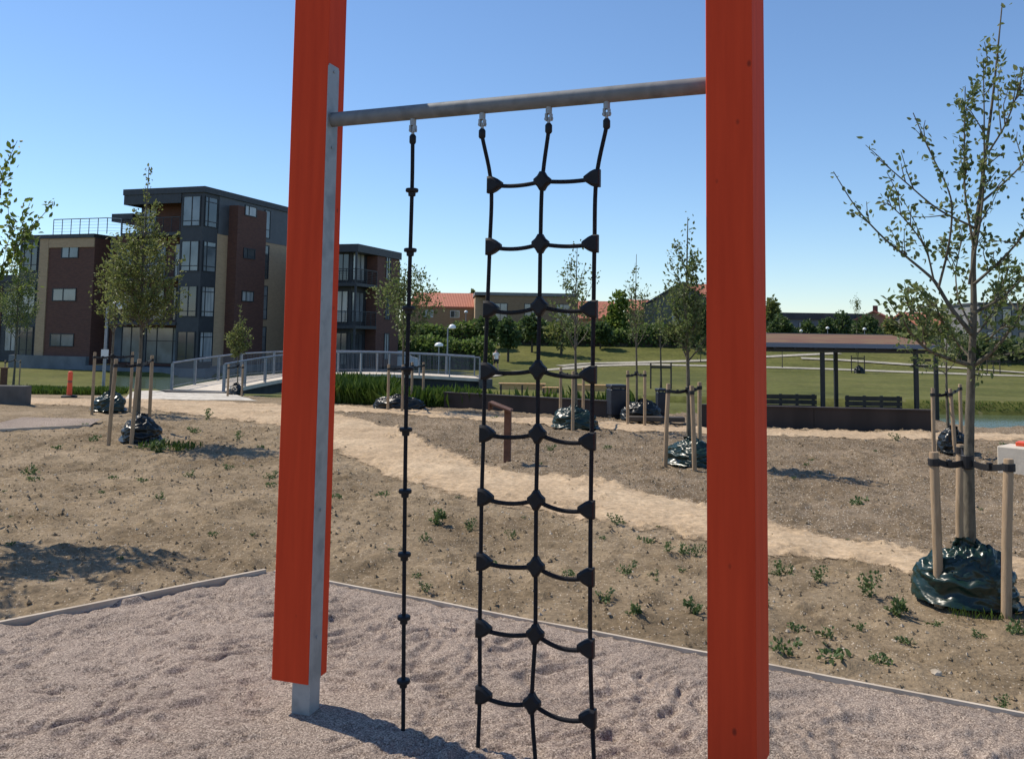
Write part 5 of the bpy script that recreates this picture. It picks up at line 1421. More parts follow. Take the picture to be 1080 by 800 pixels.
        1,-22,-22,-2,-5,-22,4,-17,-20,-3,-5,-31,-1,-4,-28,-9,10,-31,0,-2,-22,-2,-4,-31,2,-5,-24,1,21,-8,-6,11,-27,-8,23,-13,-4,7,-25,-4,21,-21,-3,24,-10,-2,14,-33,1,25,-8,-11,17,-26,12,11,-24,
        1,16,-21,-8,27,-19,5,30,-3,16,20,-7,6,21,-29,14,19,-8,-2,28,10,-1,34,-4,-1,21,-13,0,31,20,-1,19,-4,-4,22,-6,-2,34,18,4,23,17,1,18,25,-9,34,19,-7,22,16,1,-8,33,3,13,16,-5,14,28,2,11,
        20,1,-13,25,0,10,18,-1,6,40,1,0,-8,19,6,30,0,3,27,3,-13,26,2,-1,31,-7,-23,11,5,-8,25,-9,-17,13,-8,-12,-3,-20,-20,26,-3,-23,6,-6,-25,13,6,-26,20,14,-4,17,-9,-37,16,0,-18,12,-3,-34,-7,
        -1,-25,5,2,-30,9,6,-28,2,1,-33,-21,0,-29,-12,11,-17,12,7,-40,1,0,-29,1,10,-23,-15,2,-23,-13,9,-26,-8,8,-9,-15,-4,-29,-27,5,-14,0,-2,-9,-38,1,-7,-24,0,1,-33,-5,-10,-15,-6,8,-27,4,-13,
        -29,1,13,-9,-3,11,-33,-6,20,-13,-2,1,-20,-4,23,-14,-10,29,-25,-1,8,-25,-9,28,-9,5,25,-22,-11,21,-21,5,20,-28,-2,2,-14,6,16,-31,5,24,-1,14,32,-12,9,23,-6,5,28,-18,0,12,-17,-4,43,13,7,
        23,-10,6,16,16,-13,39,-6,8,16,10,-7,22,28,-4,33,6,5,27,14,-6,21,13,-4,27,20,-4,3,26,0,-9,27,-1,15,25,1,18,15,4,-14,29,-5,1,27,1,3,32,0,-5,8,16,14,21,-4,-3,28,5,-8,35,2,-16,9,-7,-4,28,
        3,-17,24,-10,-29,-2,-11,-16,2,-18,-14,20,-7,-17,24,9,-27,7,2,-8,25,7,-23,9,-3,-21,29,-8,-29,-5,4,-31,0,3,-26,13,-2,-33,-9,4,-30,-8,-3,-18,12,2,-25,-26,12,-38,1,-1,-21,7,17,-39,-7,1,
        -19,6,7,-26,-12,3,-24,-26,8,-19,-3,2,-10,-25,5,-12,-15,-1,-18,-20,4,-3,-34,-8,-11,-14,-4,4,-31,0,-13,-26,-5,17,-25,2,-8,-26,-2,17,-8,-5,9,-37,-8,19,-16,1,10,-21,-11,26,-5,-1,12,-31,
        -1,27,-18,0,10,-25,-9,39,-13,3,8,-23,-4,28,-10,5,5,-29,9,25,-26,11,17,-4,-4,30,-13,21,16,-14,-7,35,8,-1,31,-11,10,19,10,0,31,-6,2,20,14,-5,24,17,-8,24,19,0,30,16,-6,18,7,-4,24,12,1,
        35,11,7,-2,31,-1,16,26,-12,-1,22,6,12,31,3,8,14,-12,-1,24,6,-5,33,5,6,-1,17,10,24,4,-5,24,-2,-11,14,-11,-21,36,1,-12,11,-11,-15,30,0,-32,15,-11,-7,-5,-15,4,20,-6,-21,11,9,-25,21,1,-26,
        6,1,-7,33,4,-28,7,-7,-33,18,5,-21,-13,1,-23,9,1,-35,-11,-2,-33,7,1,-30,-9,7,-30,0,2,-7,-16,12,-36,-3,0,-30,0,1,-30,7,19,-21,-4,5,-25,-9,6,-20,-15,1,-9,-30,2,-15,-15,4,-14,-18,7,-15,
        -26,-10,-2,-26,-1,2,-29,-4,-1,-26,0,14,-19,-11,-12,-29,6,10,-26,-6,13,-23,-2,9,-19,-12,23,-14,-5,19,-23,-5,27,-15,0,10,-25,1,23,-9,-15,12,-25,6,29,-24,7,30,-4,2,21,-25,5,0,-26,8,18,
        -8,0,24,-24,16,29,3,-5,17,-8,7,31,2,2,35,-5,7,24,15,-13,26,17,0,26,6,0,29,4,4,24,10,-12,18,20,3,29,11,-6,25,17,10,13,25,-16,18,32,3,7,21,-4,7,28,-1,-13,12,3,14,42,7,0,20,-1,7,-7,18,
        -10,32,-8,-4,13,-14,-19,20,-7,-18,25,8,-10,14,-11,-4,24,5,-28,10,-14,-15,26,-6,12,17,-3,-13,24,-1,-30,14,8,-22,-1,6,-16,26,-2,-30,2,-8,-30,8,-2,-27,14,15,-22,-14,-12,-34,2,11,-33,3,
        0,-18,9,1,-33,-2,1,-14,-19,16,-39,-1,8,-23,-5,-7,-26,-15,11,-15,3,11,-30,-15,4,-24,3,4,-14,-24,5,-6,-32,0,-9,-21,-2,-24,-18,-3,4,-27,-2,-12,-36,-1,18,-17,-5,-5,-21,-7,9,-26,6,-6,-23,
        -4,15,-18,-7,29,-22,-12,10,-18,0,5,-20,-6,34,-17,5,21,-26,-8,6,-27,-4,28,-3,0,19,-26,7,23,-2,-2,11,-20,2,28,-15,7,0,-29,16,31,-8,5,25,-12,0,30,7,0,27,-16,9,24,11,-3,33,2,-5,20,7,0,28,
        14,-3,25,21,-4,26,-6,-1,25,24,4,26,5,-4,9,23,2,16,25,-3,28,19,-5,-5,37,-5,0,23,-1,22,23,3,0,20,1,-10,27,3,-12,0,6,-12,17,-19,-11,31,-3,3,16,6,-25,12,-16,-20,29,4,0,18,6,-26,12,-10,7,
        18,-3,-18,28,-8,5,25,0,-27,9,7,-27,24,0,-22,-2,11,-33,18,-9,-18,10,-8,-23,-13,8,-27,-4,8,-30,2,-3,-29,3,1,-34,10,3,-24,16,2,-18,-26,15,-29,-4,3,-20,-21,1,-35,0,14,-23,-17,3,-21,6,3,
        -23,-20,3,-15,-4,11,-20,-28,2,-11,-22,-8,-3,-28,3,8,-21,-4,-14,-25,1,13,-24,-11,-2,-29,-6,-10,-23,5,20,-15,-7,19,-22,-3,10,-17,-1,0,-28,-9,29,-16,-7,17,-19,1,16,-29,-5,1,-17,-3,40,-11,
        1,23,-22,9,18,-20,-13,24,-3,17,10,-27,7,20,-11,3,17,-18,15,32,-1,-7,27,-8,1,26,8,11,27,-2,4,15,15,-12,27,13,-5,35,9,-7,21,-2,7,30,12,0,23,-4,-7,31,26,7,2,20,-4,24,21,-3,20,25,-3,-11,
        24,-8,4,23,0,19,16,11,-4,27,-5,1,39,9,-12,-16,-11,-4,28,8,-11,30,-5,-11,18,-14,-8,19,13,-32,22,-3,-11,21,-5,6,26,-4,-21,4,-8,2,21,4,-3,33,3,-3,16,-1,-35,9,4,-20,18,-4,-25,12,-8,-22,
        11,8,-40,-17,6,-20,2,2,-33,-6,1,-27,17,4,-27,-1,3,-27,11,-2,-29,-9,6,-20,-26,12,-23,-19,0,-25,-7,5,-28,-1,14,-18,-1,1,-26,-31,-3,-17,-3,11,-26,-19,10,5,-20,0,-6,-31,-6,-5,-18,-4,6,-27,
        1,-2,-27,-12,-13,-22,5,3,-27,2,7,-18,-9,30,-18,-6,-5,-14,-6,23,-32,-4,0,-21,-8,22,-17,3,10,-35,-6,28,-6,-2,24,-24,3,21,-20,-6,25,-21,4,15,14,9,14,-27,5,23,-17,14,22,-10,7,34,-12,-4,
        15,3,-1,31,8,16,22,5,-14,26,16,-4,21,-5,3,27,19,-10,29,-2,6,37,5,1,25,1,1,13,30,0,26,16,-3,17,8,-3,-5,30,-10,2,30,-3,12,23,7,6,18,-14,3,32,17,-4,24,-4,-24,-5,3,11,30,-12,-16,21,6,-9,
        20,1,-10,25,13,-8,28,0,-4,12,-10,-9,28,4,-25,1,-10,3,27,4,-12,28,-3,-7,24,7,-14,20,-6,-33,5,7,-17,20,-1,-33,-8,2,-22,18,-3,-31,-3,2,-19,-16,11,-35,12,-2,-27,1,2,-34,1,13,-25,-12,-6,
        -28,-8,10,-17,-15,10,-16,-27,2,-26,3,5,-34,-22,-3,-16,1,8,-14,-28,-2,-15,-3,18,-23,-20,-2,-3,-26,-6,5,-24,3,-10,-31,-1,3,-22,-3,15,-21,-7,-10,-22,6,13,-18,-13,1,-32,-8,21,-11,4,-2,-26,
        -12,10,-23,-7,19,-29,3,25,-14,-8,13,-20,3,16,-30,-6,42,-7,7,15,-27,-5,18,18,14,28,-11,3,11,-21,4,27,-7,-3,22,-12,19,30,-7,12,33,-9,-1,8,23,-12,32,16,1,24,10,-5,26,10,2,26,-7,-3,30,5,
        -4,29,0,10,20,24,-1,19,0,-6,7,34,-9,4,24,-7,17,12,-2,11,32,3,-5,35,0,-11,9,-14,-6,22,-8,-6,3,14,15,19,-11,-23,20,4,-12,29,8,-14,23,-5,-4,19,-3,2,27,13,-20,24,-4,4,12,-10,-29,12,-3,-10,
        26,7,-2,28,3,3,20,-2,-33,18,8,-23,6,-2,-30,6,-2,-32,-4,-7,-16,12,12,-20,-15,9,-42,-2,-7,-28,9,14,-20,4,4,-37,-11,2,-14,-18,-1,-28,-7,12,-28,-23,3,-22,-20,2,-22,6,6,-5,-19,-5,-34,-21,
        13,-4,-16,-8,-23,-3,13,1,-29,3,-16,-23,4,-2,-25,-10,15,-27,-5,-1,-18,0,2,-24,2,16,-25,-11,-11,-27,-7,10,-21,-1,9,-22,-12,26,-14,-4,3,-26,2,15,-28,-9,15,-21,3,34,-15,-7,14,-21,4,30,-1,
        4,28,-17,13,14,-9,-9,27,6,16,26,-3,-7,19,-19,-7,29,-4,2,16,-2,25,39,1,-1,12,14,-2,25,17,-2,28,3,3,22,11,-6,22,-8,3,34,1,10,28,13,-7,21,16,-3,13,28,-11,8,21,-5,-9,37,-12,10,13,12,-2,
        26,-2,-10,20,-17,5,20,2,20,-2,12,-4,28,0,-17,17,1,-13,23,-2,-9,37,1,-12,18,3,-13,21,4,14,20,-13,-23,18,-1,-25,1,-5,7,30,11,-4,18,-2,-17,35,5,-28,-1,-3,-23,7,-3,-31,12,5,-27,-9,-2,-17,
        14,8,-25,11,6,-29,-18,5,-34,0,5,-32,-1,4,-22,4,4,-19,-12,-1,-30,-32,1,-25,-18,7,-13,6,12,-27,-19,-6,-23,-8,11,-15,-14,2,0,-26,-3,-21,-7,17,-15,-28,0,-4,-20,-5,-9,-27,1,6,-20,-5,18,-20,
        -7,9,-31,0,-11,-16,-7,-1,-29,-5,23,-14,-13,9,-21,-6,10,-32,2,18,-19,0,0,-29,-2,21,-6,-7,16,-32,0,33,-11,2,28,-9,5,11,-25,-3,32,-1,6,21,-16,0,13,15,6,38,-3,-8,17,-1,-4,34,3,6,19,-5,25,
        28,-2,-1,12,17,4,32,20,-5,19,-4,-4,25,13,10,30,-3,-12,30,10,5,25,16,0,13,19,-6,10,29,-5,-16,20,-11,-8,22,-4,10,27,8,3,29,-7,-12,17,-12,10,6,13,-17,18,2,1,23,-10,-12,30,-3,-11,27,4,-10,
        18,-6,-12,13,17,1,31,-11,-31,-5,1,-15,25,3,0,22,5,-18,23,0,2,21,1,-36,14,0,-18,10,0,-32,-11,0,-29,-1,-2,-19,21,8,-27,11,14,-17,-12,-1,-37,11,-1,-28,-3,6,-22,-17,-2,-25,-24,5,-25,-7,
        6,-13,-18,9,-26,-7,4,-31,-3,5,-7,-24,1,-25,-3,-1,-2,-32,1,-17,-15,2,-24,-12,23,-3,-28,-6,4,-22,2,-2,-32,-11,18,-14,-5,-10,-25,-6,-5,-20,-1,21,-17,-18,-2,-30,-1,29,-16,-5,8,-24,1,-2,
        -23,-4,12,-29,2,18,-21,-9,22,-23,2,26,-15,3,14,-10,-3,39,-6,4,12,-20,-1,24,1,3,30,-8,6,29,12,-3,23,-7,3,26,17,-7,23,5,-1,22,-1,27,18,-5,5,22,25,-1,23,7,0,36,-10,0,15,24,-13,28,13,4,
        20,10,1,29,14,0,-1,21,-15,-2,28,-7,-22,23,0,7,26,-15,8,9,18,-4,26,-13,6,4,17,-9,30,-9,-10,21,-3,-21,17,4,-10,22,8,-11,24,-4,6,28,2,-14,1,-6,-28,4,-3,-8,29,2,-14,16,3,-5,28,7,-13,20,
        8,-29,19,-5,-28,-4,-5,-19,7,-1,-36,-16,0,-18,22,11,-15,14,8,-28,-3,7,-26,14,0,-32,-20,4,-19,-11,3,-30,-11,-4,-23,-28,6,-23,3,5,-29,-10,10,-12,-21,-4,-19,-7,10,-13,-23,6,-2,-19,-5,-17,
        -25,-2,-21,-11,9,-17,-22,11,-6,-21,-6,15,-27,-7,2,-18,0,13,-20,-2,-8,-25,-8,18,-13,-14,-10,-28,-6,20,-21,-2,0,-21,-11,28,-20,8,15,-24,-5,13,-22,-1,17,-28,0,26,-7,-7,14,-23,11,27,1,-4,
        25,-21,6,23,-12,2,29,-3,5,34,5,0,6,12,-6,32,14,1,19,-8,7,29,20,6,19,-8,18,23,11,1,31,5,-5,18,20,-19,24,-4,6,26,21,3,28,7,7,18,16,-7,-4,21,-11,5,33,-4,-10,21,-15,-10,26,7,24,18,-2,4,
        9,-14,-2,-3,17,3,25,0,-12,20,-6,-25,16,-1,-3,35,0,-17,21,4,1,23,-1,-10,12,-9,-24,17,-8,-26,-2,8,-7,24,7,1,30,7,-15,12,2,-25,21,-5,-29,7,2,-31,-8,1,-23,6,0,-25,-7,-9,-19,23,22,-16,10,
        6,-40,1,4,-27,1,-2,-16,-13,1,-33,-14,3,-16,-8,2,-16,-32,6,-21,2,11,-24,-16,3,-11,-25,-4,-18,-8,10,-14,-22,1,-4,-29,0,-19,-23,-3,-19,-13,14,-9,-25,3,-2,-15,-4,18,-17,-10,-2,-35,-4,17,
        -6,-10,-4,-27,-6,-4,-26,-8,7,-21,-4,15,-32,-9,18,-18,-3,22,-9,6,6,-26,2,28,-14,-6,27,-8,-3,7,-24,10,27,-6,-7,28,-7,11,13,-16,9,36,-17,-5,20,15,3,31,0,-8,22,23,2,16,-9,8,18,20,1,31,2,
        19,23,12,-13,19,8,-10,25,6,-1,23,-11,12,42,18,3,16,10,2,15,25,-3,-1,26,-8,2,27,-10,-8,2,-15,8,29,2,-3,27,3,22,12,-7,-16,9,9,12,22,6,-20,15,-6,-3,36,0,-18,9,-1,-3,24,2,-13,12,-3,-20,
        12,-19,-3,32,5,-28,-1,14,1,25,4,-9,17,0,-31,4,-5,-26,19,-7,-17,13,14,-28,5,2,-25,-8,-14,-17,7,10,-31,5,3,-17,16,18,-26,8,5,-32,-6,-2,-20,5,4,-23,-13,8,-15,-31,-6,-15,-9,15,-27,-16,4,
        -12,-24,-12,-22,-9,10,-10,-24,-1,-21,-8,14,1,-22,-4,-25,-25,7,-2,-23,-7,-12,-21,17,-7,-13,-2,20,-22,-4,0,-26,-11,14,-8,-13,-5,-26,-6,2,-26,0,10,-13,-9,9,-20,-18,14,-27,11,7,-23,2,28,
        -12,-7,30,-12,-9,1,-23,5,22,-15,15,18,-6,5,28,-11,1,24,-8,-6,21,-17,7,25,6,3,26,16,-11,24,13,6,10,-12,8,35,9,4,9,22,1,28,13,-11,25,-4,1,24,1,5,32,14,-1,26,2,10,19,13,5,11,21,-14,7,25,
        -1,-3,25,-8,-10,14,-19,21,20,4,8,12,-3,-6,32,-8,-10,-1,11,13,18,17,-9,30,-8,-13,4,-11,-16,23,5,-16,14,-6,-21,18,-8,-5,26,1,10,18,1,-18,19,5,-20,-1,6,-17,25,2,-2,18,-4,-34,17,-4,-17,
        -12,-9,-34,4,5,-16,9,14,-34,-7,-16,-10,14,14,-31,8,7,-19,0,1,-17,12,20,-41,-8,4,-25,-8,13,-11,-9,-8,-4,-26,2,-14,-24,-3,-31,-3,4,-8,-31,-5,-11,-7,-3,-24,-5,22,-18,-27,7,4,-21,-6,-12,
        -25,5,-14,-8,5,-5,-26,6,-1,-28,-5,14,2,-4,16,-27,-13,-7,-18,-4,15,-28,-10,5,-22,-7,14,-13,-20,6,-25,12,5,-18,3,29,-5,-1,16,-24,-12,26,-10,-2,2,-14,18,27,-8,5,23,-11,3,25,-17,-4,24,-17,
        8,7,10,-12,22,22,2,18,-8,3,28,8,7,26,11,2,27,0,6,25,13,-8,10,16,-7,23,-7,7,32,8,14,31,4,-2,17,16,5,13,22,-5,2,28,-12,-10,19,-11,13,16,-8,-1,25,-6,18,5,4,4,32,-6,6,-3,23,-9,15,-5,-8,
        30,2,-14,15,-9,-17,8,-12,-15,15,-1,1,33,8,-12,9,-2,-5,30,7,3,16,13,-14,16,-11,-14,19,2,-28,11,-3,-25,-9,-12,-23,-3,0,-28,10,8,-16,-6,-12,-23,10,6,-35,5,10,-11,4,-9,-17,12,18,-35,-4,
        10,-13,8,12,-29,-12,10,-24,-6,8,-15,-19,-4,3,-24,-3,-20,-7,6,-13,-22,-6,-10,-22,-4,-18,-18,10,-16,-12,5,-12,1,13,-3,-35,-4,-12,-15,13,-1,-26,2,-9,-20,0,9,-22,-15,19,-12,-8,4,-16,-7,
        -2,-23,-1,17,-11,-25,5,-10,-8,14,-29,9,15,-21,13,18,-16,-2,23,-12,-16,26,-7,-2,-3,-19,12,16,-19,16,9,-8,-5,21,-17,2,42,-9,1,17,8,-6,5,21,-3,28,3,2,24,13,-10,22,-2,20,22,6,-9,19,10,17,
        20,15,-12,24,-16,6,22,11,10,30,20,-2,17,9,7,18,22,-5,-6,21,-9,9,16,-7,-6,26,-22,9,9,11,11,30,0,-5,10,-14,-12,-6,21,-17,25,-16,-12,23,-3,-3,15,2,-17,4,-19,5,17,11,-19,27,-5,-6,14,7,9,
        22,2,-13,15,1,-13,29,12,-14,11,-3,-18,-1,-14,-32,3,-2,-21,8,1,-22,-9,-2,-28,13,-4,-18,-11,-2,-25,-1,9,-21,23,3,-18,-11,5,-26,2,6,-25,7,23,-15,2,7,-23,-4,9,-21,-13,2,-6,-32,3,8,-17,-7,
        -20,-10,5,-21,-21,-3,-6,-19,-7,-21,-9,17,-5,-21,5,-21,-15,6,3,-24,1,-11,-12,12,8,-13,-6,-1,-22,0,6,-22,-12,13,-2,-10,4,-25,-10,21,-2,-20,2,-27,-3,9,-23,10,18,-17,-4,15,-13,-9,21,-16,
        5,23,-5,-10,15,-19,3,12,-14,11,1,-20,18,27,-9,3,16,7,-6,26,4,-2,27,3,-1,10,19,-11,25,-4,1,10,19,-3,25,8,13,24,-1,0,28,2,8,7,6,-12,29,6,22,15,2,6,17,10,-9,17,36,-1,16,17,-3,-10,13,-7,
        9,14,-4,-4,22,-15,15,14,4,-2,17,-12,-15,16,4,8,19,1,-22,1,-11,-16,8,-12,-1,23,8,-19,25,-9,11,7,5,-3,13,9,-10,26,3,-12,15,7,-14,27,2,-17,6,-10,-12,15,3,-26,8,-6,-19,-7,-3,-29,4,2,-20,
        4,-2,-25,-15,-9,-17,1,1,-19,15,11,-25,1,5,-25,-6,3,-20,-2,-3,-21,4,11,-12,-8,20,-22,-13,-5,-3,-4,20,-3,-22,-2,-17,-22,1,-19,-14,0,0,-18,-10,-8,-17,7,-22,-7,11,-6,-24,12,-11,-11,-2,4,
        -27,13,-14,-13,-1,13,-15,-13,0,-19,-1,13,-14,-10,8,1,-24,14,-10,-15,3,-32,9,12,-12,-4,11,-11,-13,17,-16,9,23,-12,-7,13,-20,9,9,-19,4,22,-6,0,1,-17,17,23,-11,7,27,-6,-3,21,11,-3,19,1,
        -3,8,18,-6,26,1,4,7,22,-11,23,13,-2,25,-7,1,24,14,4,27,-3,8,10,13,-9,26,2,31,16,2,2,17,18,2,3,12,-12,10,34,-11,-14,8,-12,2,9,-11,12,27,12,13,16,-6,-10,9,8,12,12,4,-18,17,-22,-16,-9,
        13,-6,8,-11,-12,29,3,-7,20,-5,6,2,12,-17,28,0,-5,15,11,-13,20,-7,-17,11,3,-17,2,-14,-17,19,12,-22,3,2,-19,4,-2,-25,-18,-9,-20,9,-3,-14,7,3,-32,-5,7,-17,-9,-7,-23,2,2,-15,13,15,-22,-15,
        11,-12,-2,3,-25,-23,-7,6,2,24,-12,-6,6,-16,-17,0,-13,-15,6,-3,-31,-8,-5,-11,-4,-18,-10,11,-3,-23,-1,-13,-15,7,-4,-12,18,-3,-20,3,9,-12,-13,4,-20,-5,10,-1,-18,9,-20,-18,-5,-14,-4,29,
        -6,-12,7,-15,-7,4,-20,9,20,-10,2,10,-25,6,15,-14,2,18,-7,-5,22,-10,15,-1,-16,13,17,-11,-3,26,-6,10,22,-7,-12,17,20,-4,20,-1,-6,4,18,4,26,4,-9,10,21,2,15,9,-12,22,-9,10,22,14,4,22,-1,
        2,16,15,7,22,3,1,18,15,20,4,15,-4,-10,18,-15,-1,17,-16,15,18,-6,-4,20,-12,9,17,-4,1,-4,14,-14,14,-12,-2,23,7,-14,2,-7,-22,1,-7,-9,14,-10,10,12,10,-11,24,-2,-4,14,19,-13,3,-10,-7,26,
        7,-22,10,-15,-21,7,1,-9,13,3,-18,13,16,-18,-9,-17,-12,5,9,-27,6,-6,-17,-10,-3,-23,-3,2,-25,1,4,-10,14,-1,-18,-4,11,-23,-16,-4,-14,-12,7,-19,-7,-4,-12,-12,16,4,-5,21,-14,-10,7,-10,-13,
        -9,-15,-22,13,-10,-11,-6,8,-20,1,-24,-8,5,-3,-19,14,2,-16,0,-12,-14,12,8,-22,-7,7,-4,-19,8,-12,-12,-3,-23,-3,10,-10,-12,11,-22,-15,11,-9,-3,23,-3,6,-3,-19,7,15,-17,0,27,-7,-4,8,-12,
        2,7,-18,18,22,-2,4,14,-19,8,18,1,-4,15,-3,2,32,-2,-6,11,-2,-12,24,10,1,10,16,-1,17,19,-1,2,19,0,11,9,-9,32,-11,12,22,4,1,22,6,11,8,21,-2,12,8,17,6,20,-4,7,11,-13,-4,20,-18,-1,20,-15,
        7,11,6,14,9,-9,-24,-11,1,15,24,2,-21,17,-3,0,14,2,-20,8,-13,-14,9,-6,0,8,-11,-10,15,21,-10,11,-3,2,14,14,-19,7,-12,-14,20,4,-10,2,-9,-22,13,2,-14,13,18,-13,6,-4,-15,-14,-13,-12,10,11,
        -24,4,1,-28,3,1,-23,0,1,-12,-8,-6,-9,-13,-11,-31,-10,12,-10,-10,-12,-22,-13,11,3,6,20,-10,-10,6,-11,-17,14,-15,0,12,-5,-16,2,-1,-14,-6,-3,-19,9,-22,-11,8,0,-16,5,-8,-18,8,1,-20,-1,-2,
        -14,2,15,-14,-23,-9,-10,-1,3,-17,-10,12,-8,-11,11,-23,-14,3,-15,-2,24,7,3,7,-20,9,14,-3,-10,11,-21,7,14,-15,7,20,-6,0,6,-10,16,16,2,-10,21,-6,-4,21,-7,-1,22,-2,5,15,9,-11,21,4,8,18,
        -1,6,12,14,-5,11,7,-9,8,33,-2,22,-6,-6,18,9,5,23,8,8,-2,7,20,11,7,6,11,25,-13,9,12,3,-7,13,-21,20,9,-8,-4,12,9,18,23,-11,-10,-1,9,4,16,-15,-7,15,11,-10,18,-7,-4,13,7,-7,15,-8,-23,7,
        -11,-11,12,-5,0,0,23,-7,12,4,-12,9,1,-14,11,-18,-10,9,6,-8,14,0,-25,9,5,-6,4,-18,-14,-8,15,-16,6,-7,-26,3,7,-13,5,-6,-24,0,14,-13,1,3,-20,-13,-12,-19,-23,-8,-12,-4,-1,-18,-6,18,-12,
        -8,0,7,0,28,-12,-1,19,-12,-8,3,-4,-11,-6,-9,-23,7,-8,-4,10,-13,-19,5,5,-19,0,-3,-13,5,-8,-17,-13,7,-11,11,-3,-16,-2,-2,-19,-11,-1,-22,-8,4,-16,-9,5,-10,-9,20,0,-14,8,-13,8,19,1,2,29,
        -24,4,-5,-15,4,10,2,-10,22,-7,3,11,-14,21,12,-10,-3,15,-4,-6,25,10,-12,15,-5,-4,20,7,3,12,-11,15,14,8,-3,14,24,-2,11,5,-3,17,21,-2,20,-8,-4,14,20,-6,15,7,2,15,7,6,0,3,17,14,22,12,-1,
        16,-4,7,9,-14,0,10,-22,10,20,2,8,1,-10,-11,-3,-17,-2,12,7,-5,18,-4,-6,13,5,-7,21,-11,-12,11,2,-9,10,11,-5,-4,-17,-10,7,15,-15,8,5,-5,10,4,-6,11,-17,-13,9,-2,-19,19,18,-13,3,-13,0,7,
        -18,-23,-3,1,-16,-2,13,-22,12,-5,-10,-5,16,-18,-4,5,-11,-2,-8,-26,-8,0,-17,-6,3,-8,-23,-7,-19,6,4,-9,-20,11,-5,-1,17,1,5,22,-6,0,21,-5,-13,-4,-14,-9,13,-1,-19,-4,-10,-12,7,-7,-16,2,
        9,-10,-21,-11,-12,9,5,-15,-1,-5,-14,-17,0,-20,-6,-4,-16,1,8,-12,-9,-1,-20,13,9,1,-13,13,-9,2,11,-15,13,13,-12,-11,11,-10,14,24,-16,-7,10,12,-5,18,-14,-3,7,0,10,10,-8,8,20,-6,-9,20,10,
        -10,19,-3,6,11,-9,16,19,15,-4,12,-3,-5,11,19,0,21,8,-7,11,15,0,25,5,5,11,6,-7,1,25,-10,8,1,9,0,10,23,11,10,-13,0,18,-10,2,19,-10,10,10,-17,8,-4,-11,-16,-5,-7,2,17,2,-13,20,6,4,5,-17,
        -3,12,-1,-5,8,21,-5,10,12,-10,3,-13,-20,16,-9,-6,13,0,-13,-2,16,-11,13,-14,-11,9,16,-6,4,-13,-17,8,-10,-13,10,10,-6,-8,-13,-21,6,1,-19,0,4,-4,6,18,-17,0,-4,-22,-8,12,-14,0,-2,-13,-23,
        -11,-8,-3,12,-21,-12,-5,-4,-7,15,-7,3,12,-9,-4,15,6,5,16,-10,-5,17,-8,-15,-9,-1,-14,7,-6,-18,2,-11,-3,-9,2,-11,7,-2,-22,-5,1,-10,-15,-7,-11,-6,4,-15,8,-4,-19,-10,7,-13,2,-4,-14,17,12,
        -5,-8,7,-15,7,23,0,-5,9,-13,-5,13,-12,0,5,-15,7,20,-4,-4,14,6,-15,13,-6,2,9,-2,17,21,-1,-12,12,-14,18,12,1,-6,15,3,13,10,-5,3,21,18,-4,11,8,-4,18,15,2,13,-3,-9,14,16,-2,12,16,-4,6,11,
        -6,6,20,-1,9,12,-3,5,-17,-10,5,12,-12,-5,21,2,10,9,-20,-1,14,-5,-13,4,8,-6,0,-11,9,21,-1,-18,13,-2,10,11,7,-20,16,5,3,0,14,-6,22,8,-10,-1,-11,-11,3,-9,-13,2,-10,-6,10,14,-9,4,-9,-17,
        2,2,-5,14,12,-5,14,-3,-17,-5,-9,-20,6,3,-17,-6,-9,-17,7,9,-8,1,17,-9,-12,-12,-12,-14,5,-12,4,10,-14,-13,-9,-13,-10,9,-7,-11,0,-13,-6,16,1,18,8,-9,-9,9,2,-6,23,-3,-13,8,-6,-9,-16,-20,
        -3,0,2,-14,-6,9,-13,7,-3,-10,10,-10,-14,-4,4,-9,-14,-3,-15,-5,-1,-13,-2,-3,-10,12,15,-13,9,-10,-18,7,20,-1,-9,6,-16,10,6,-18,-3,14,-5,1,19,-2,-1,7,1,-14,17,-2,5,12,-5,2,13,6,-4,16,-12,
        4,14,-2,-3,7,-12,20,10,4,-10,19,13,1,10,-2,11,13,15,3,16,7,-2,24,5,-4,8,18,-2,13,5,-7,6,15,-5,5,16,-5,-2,3,-20,9,-14,-15,8,12,-12,7,9,-6,-4,21,0,1,1,-14,-19,-11,-1,9,19,2,-11,9,-11,
        -1,11,1,0,12,10,-16,14,-1,2,14,6,-6,3,15,-7,13,4,-7,3,-13,-13,-12,-13,-14,9,-1,-8,9,14,-6,11,2,-15,6,2,-7,11,11,-11,-8,-10,-13,-2,-9,-11,6,5,-14,13,-1,-12,-13,9,-16,4,5,0,-9,-5,-13,
        -20,2,-12,-2,-5,-14,-12,8,-10,4,6,1,-14,2,-13,-5,15,3,16,4,-14,-9,9,1,-15,1,2,-10,12,-10,-5,-11,-7,-6,11,12,-8,-13,-6,-17,-1,-3,-11,4,-1,-13,6,-14,-3,8,9,-22,1,7,-12,-9,-13,0,17,7,-12,
        5,19,-12,-2,2,-10,-10,6,-10,-5,17,1,21,7,-12,-4,1,3,-17,18,4,5,19,-15,-5,8,-12,9,16,5,4,9,-18,4,13,12,-9,18,-5,9,4,13,-13,15,9,2,9,-9,-4,21,15,-10,11,4,8,9,11,7,7,17,1,17,14,-4,5,-10,
        -22,6,-5,-21,-2,9,-10,8,9,-5,-2,23,3,-2,2,-12,6,9,-9,2,9,22,-4,16,-6,-13,-1,-10,-6,13,-1,-3,12,0,-5,13,9,-4,10,-6,-6,7,8,-7,12,12,-7,11,-4,-10,-6,-8,-4,-12,-9,-15,8,7,-2,12,3,-4,11,
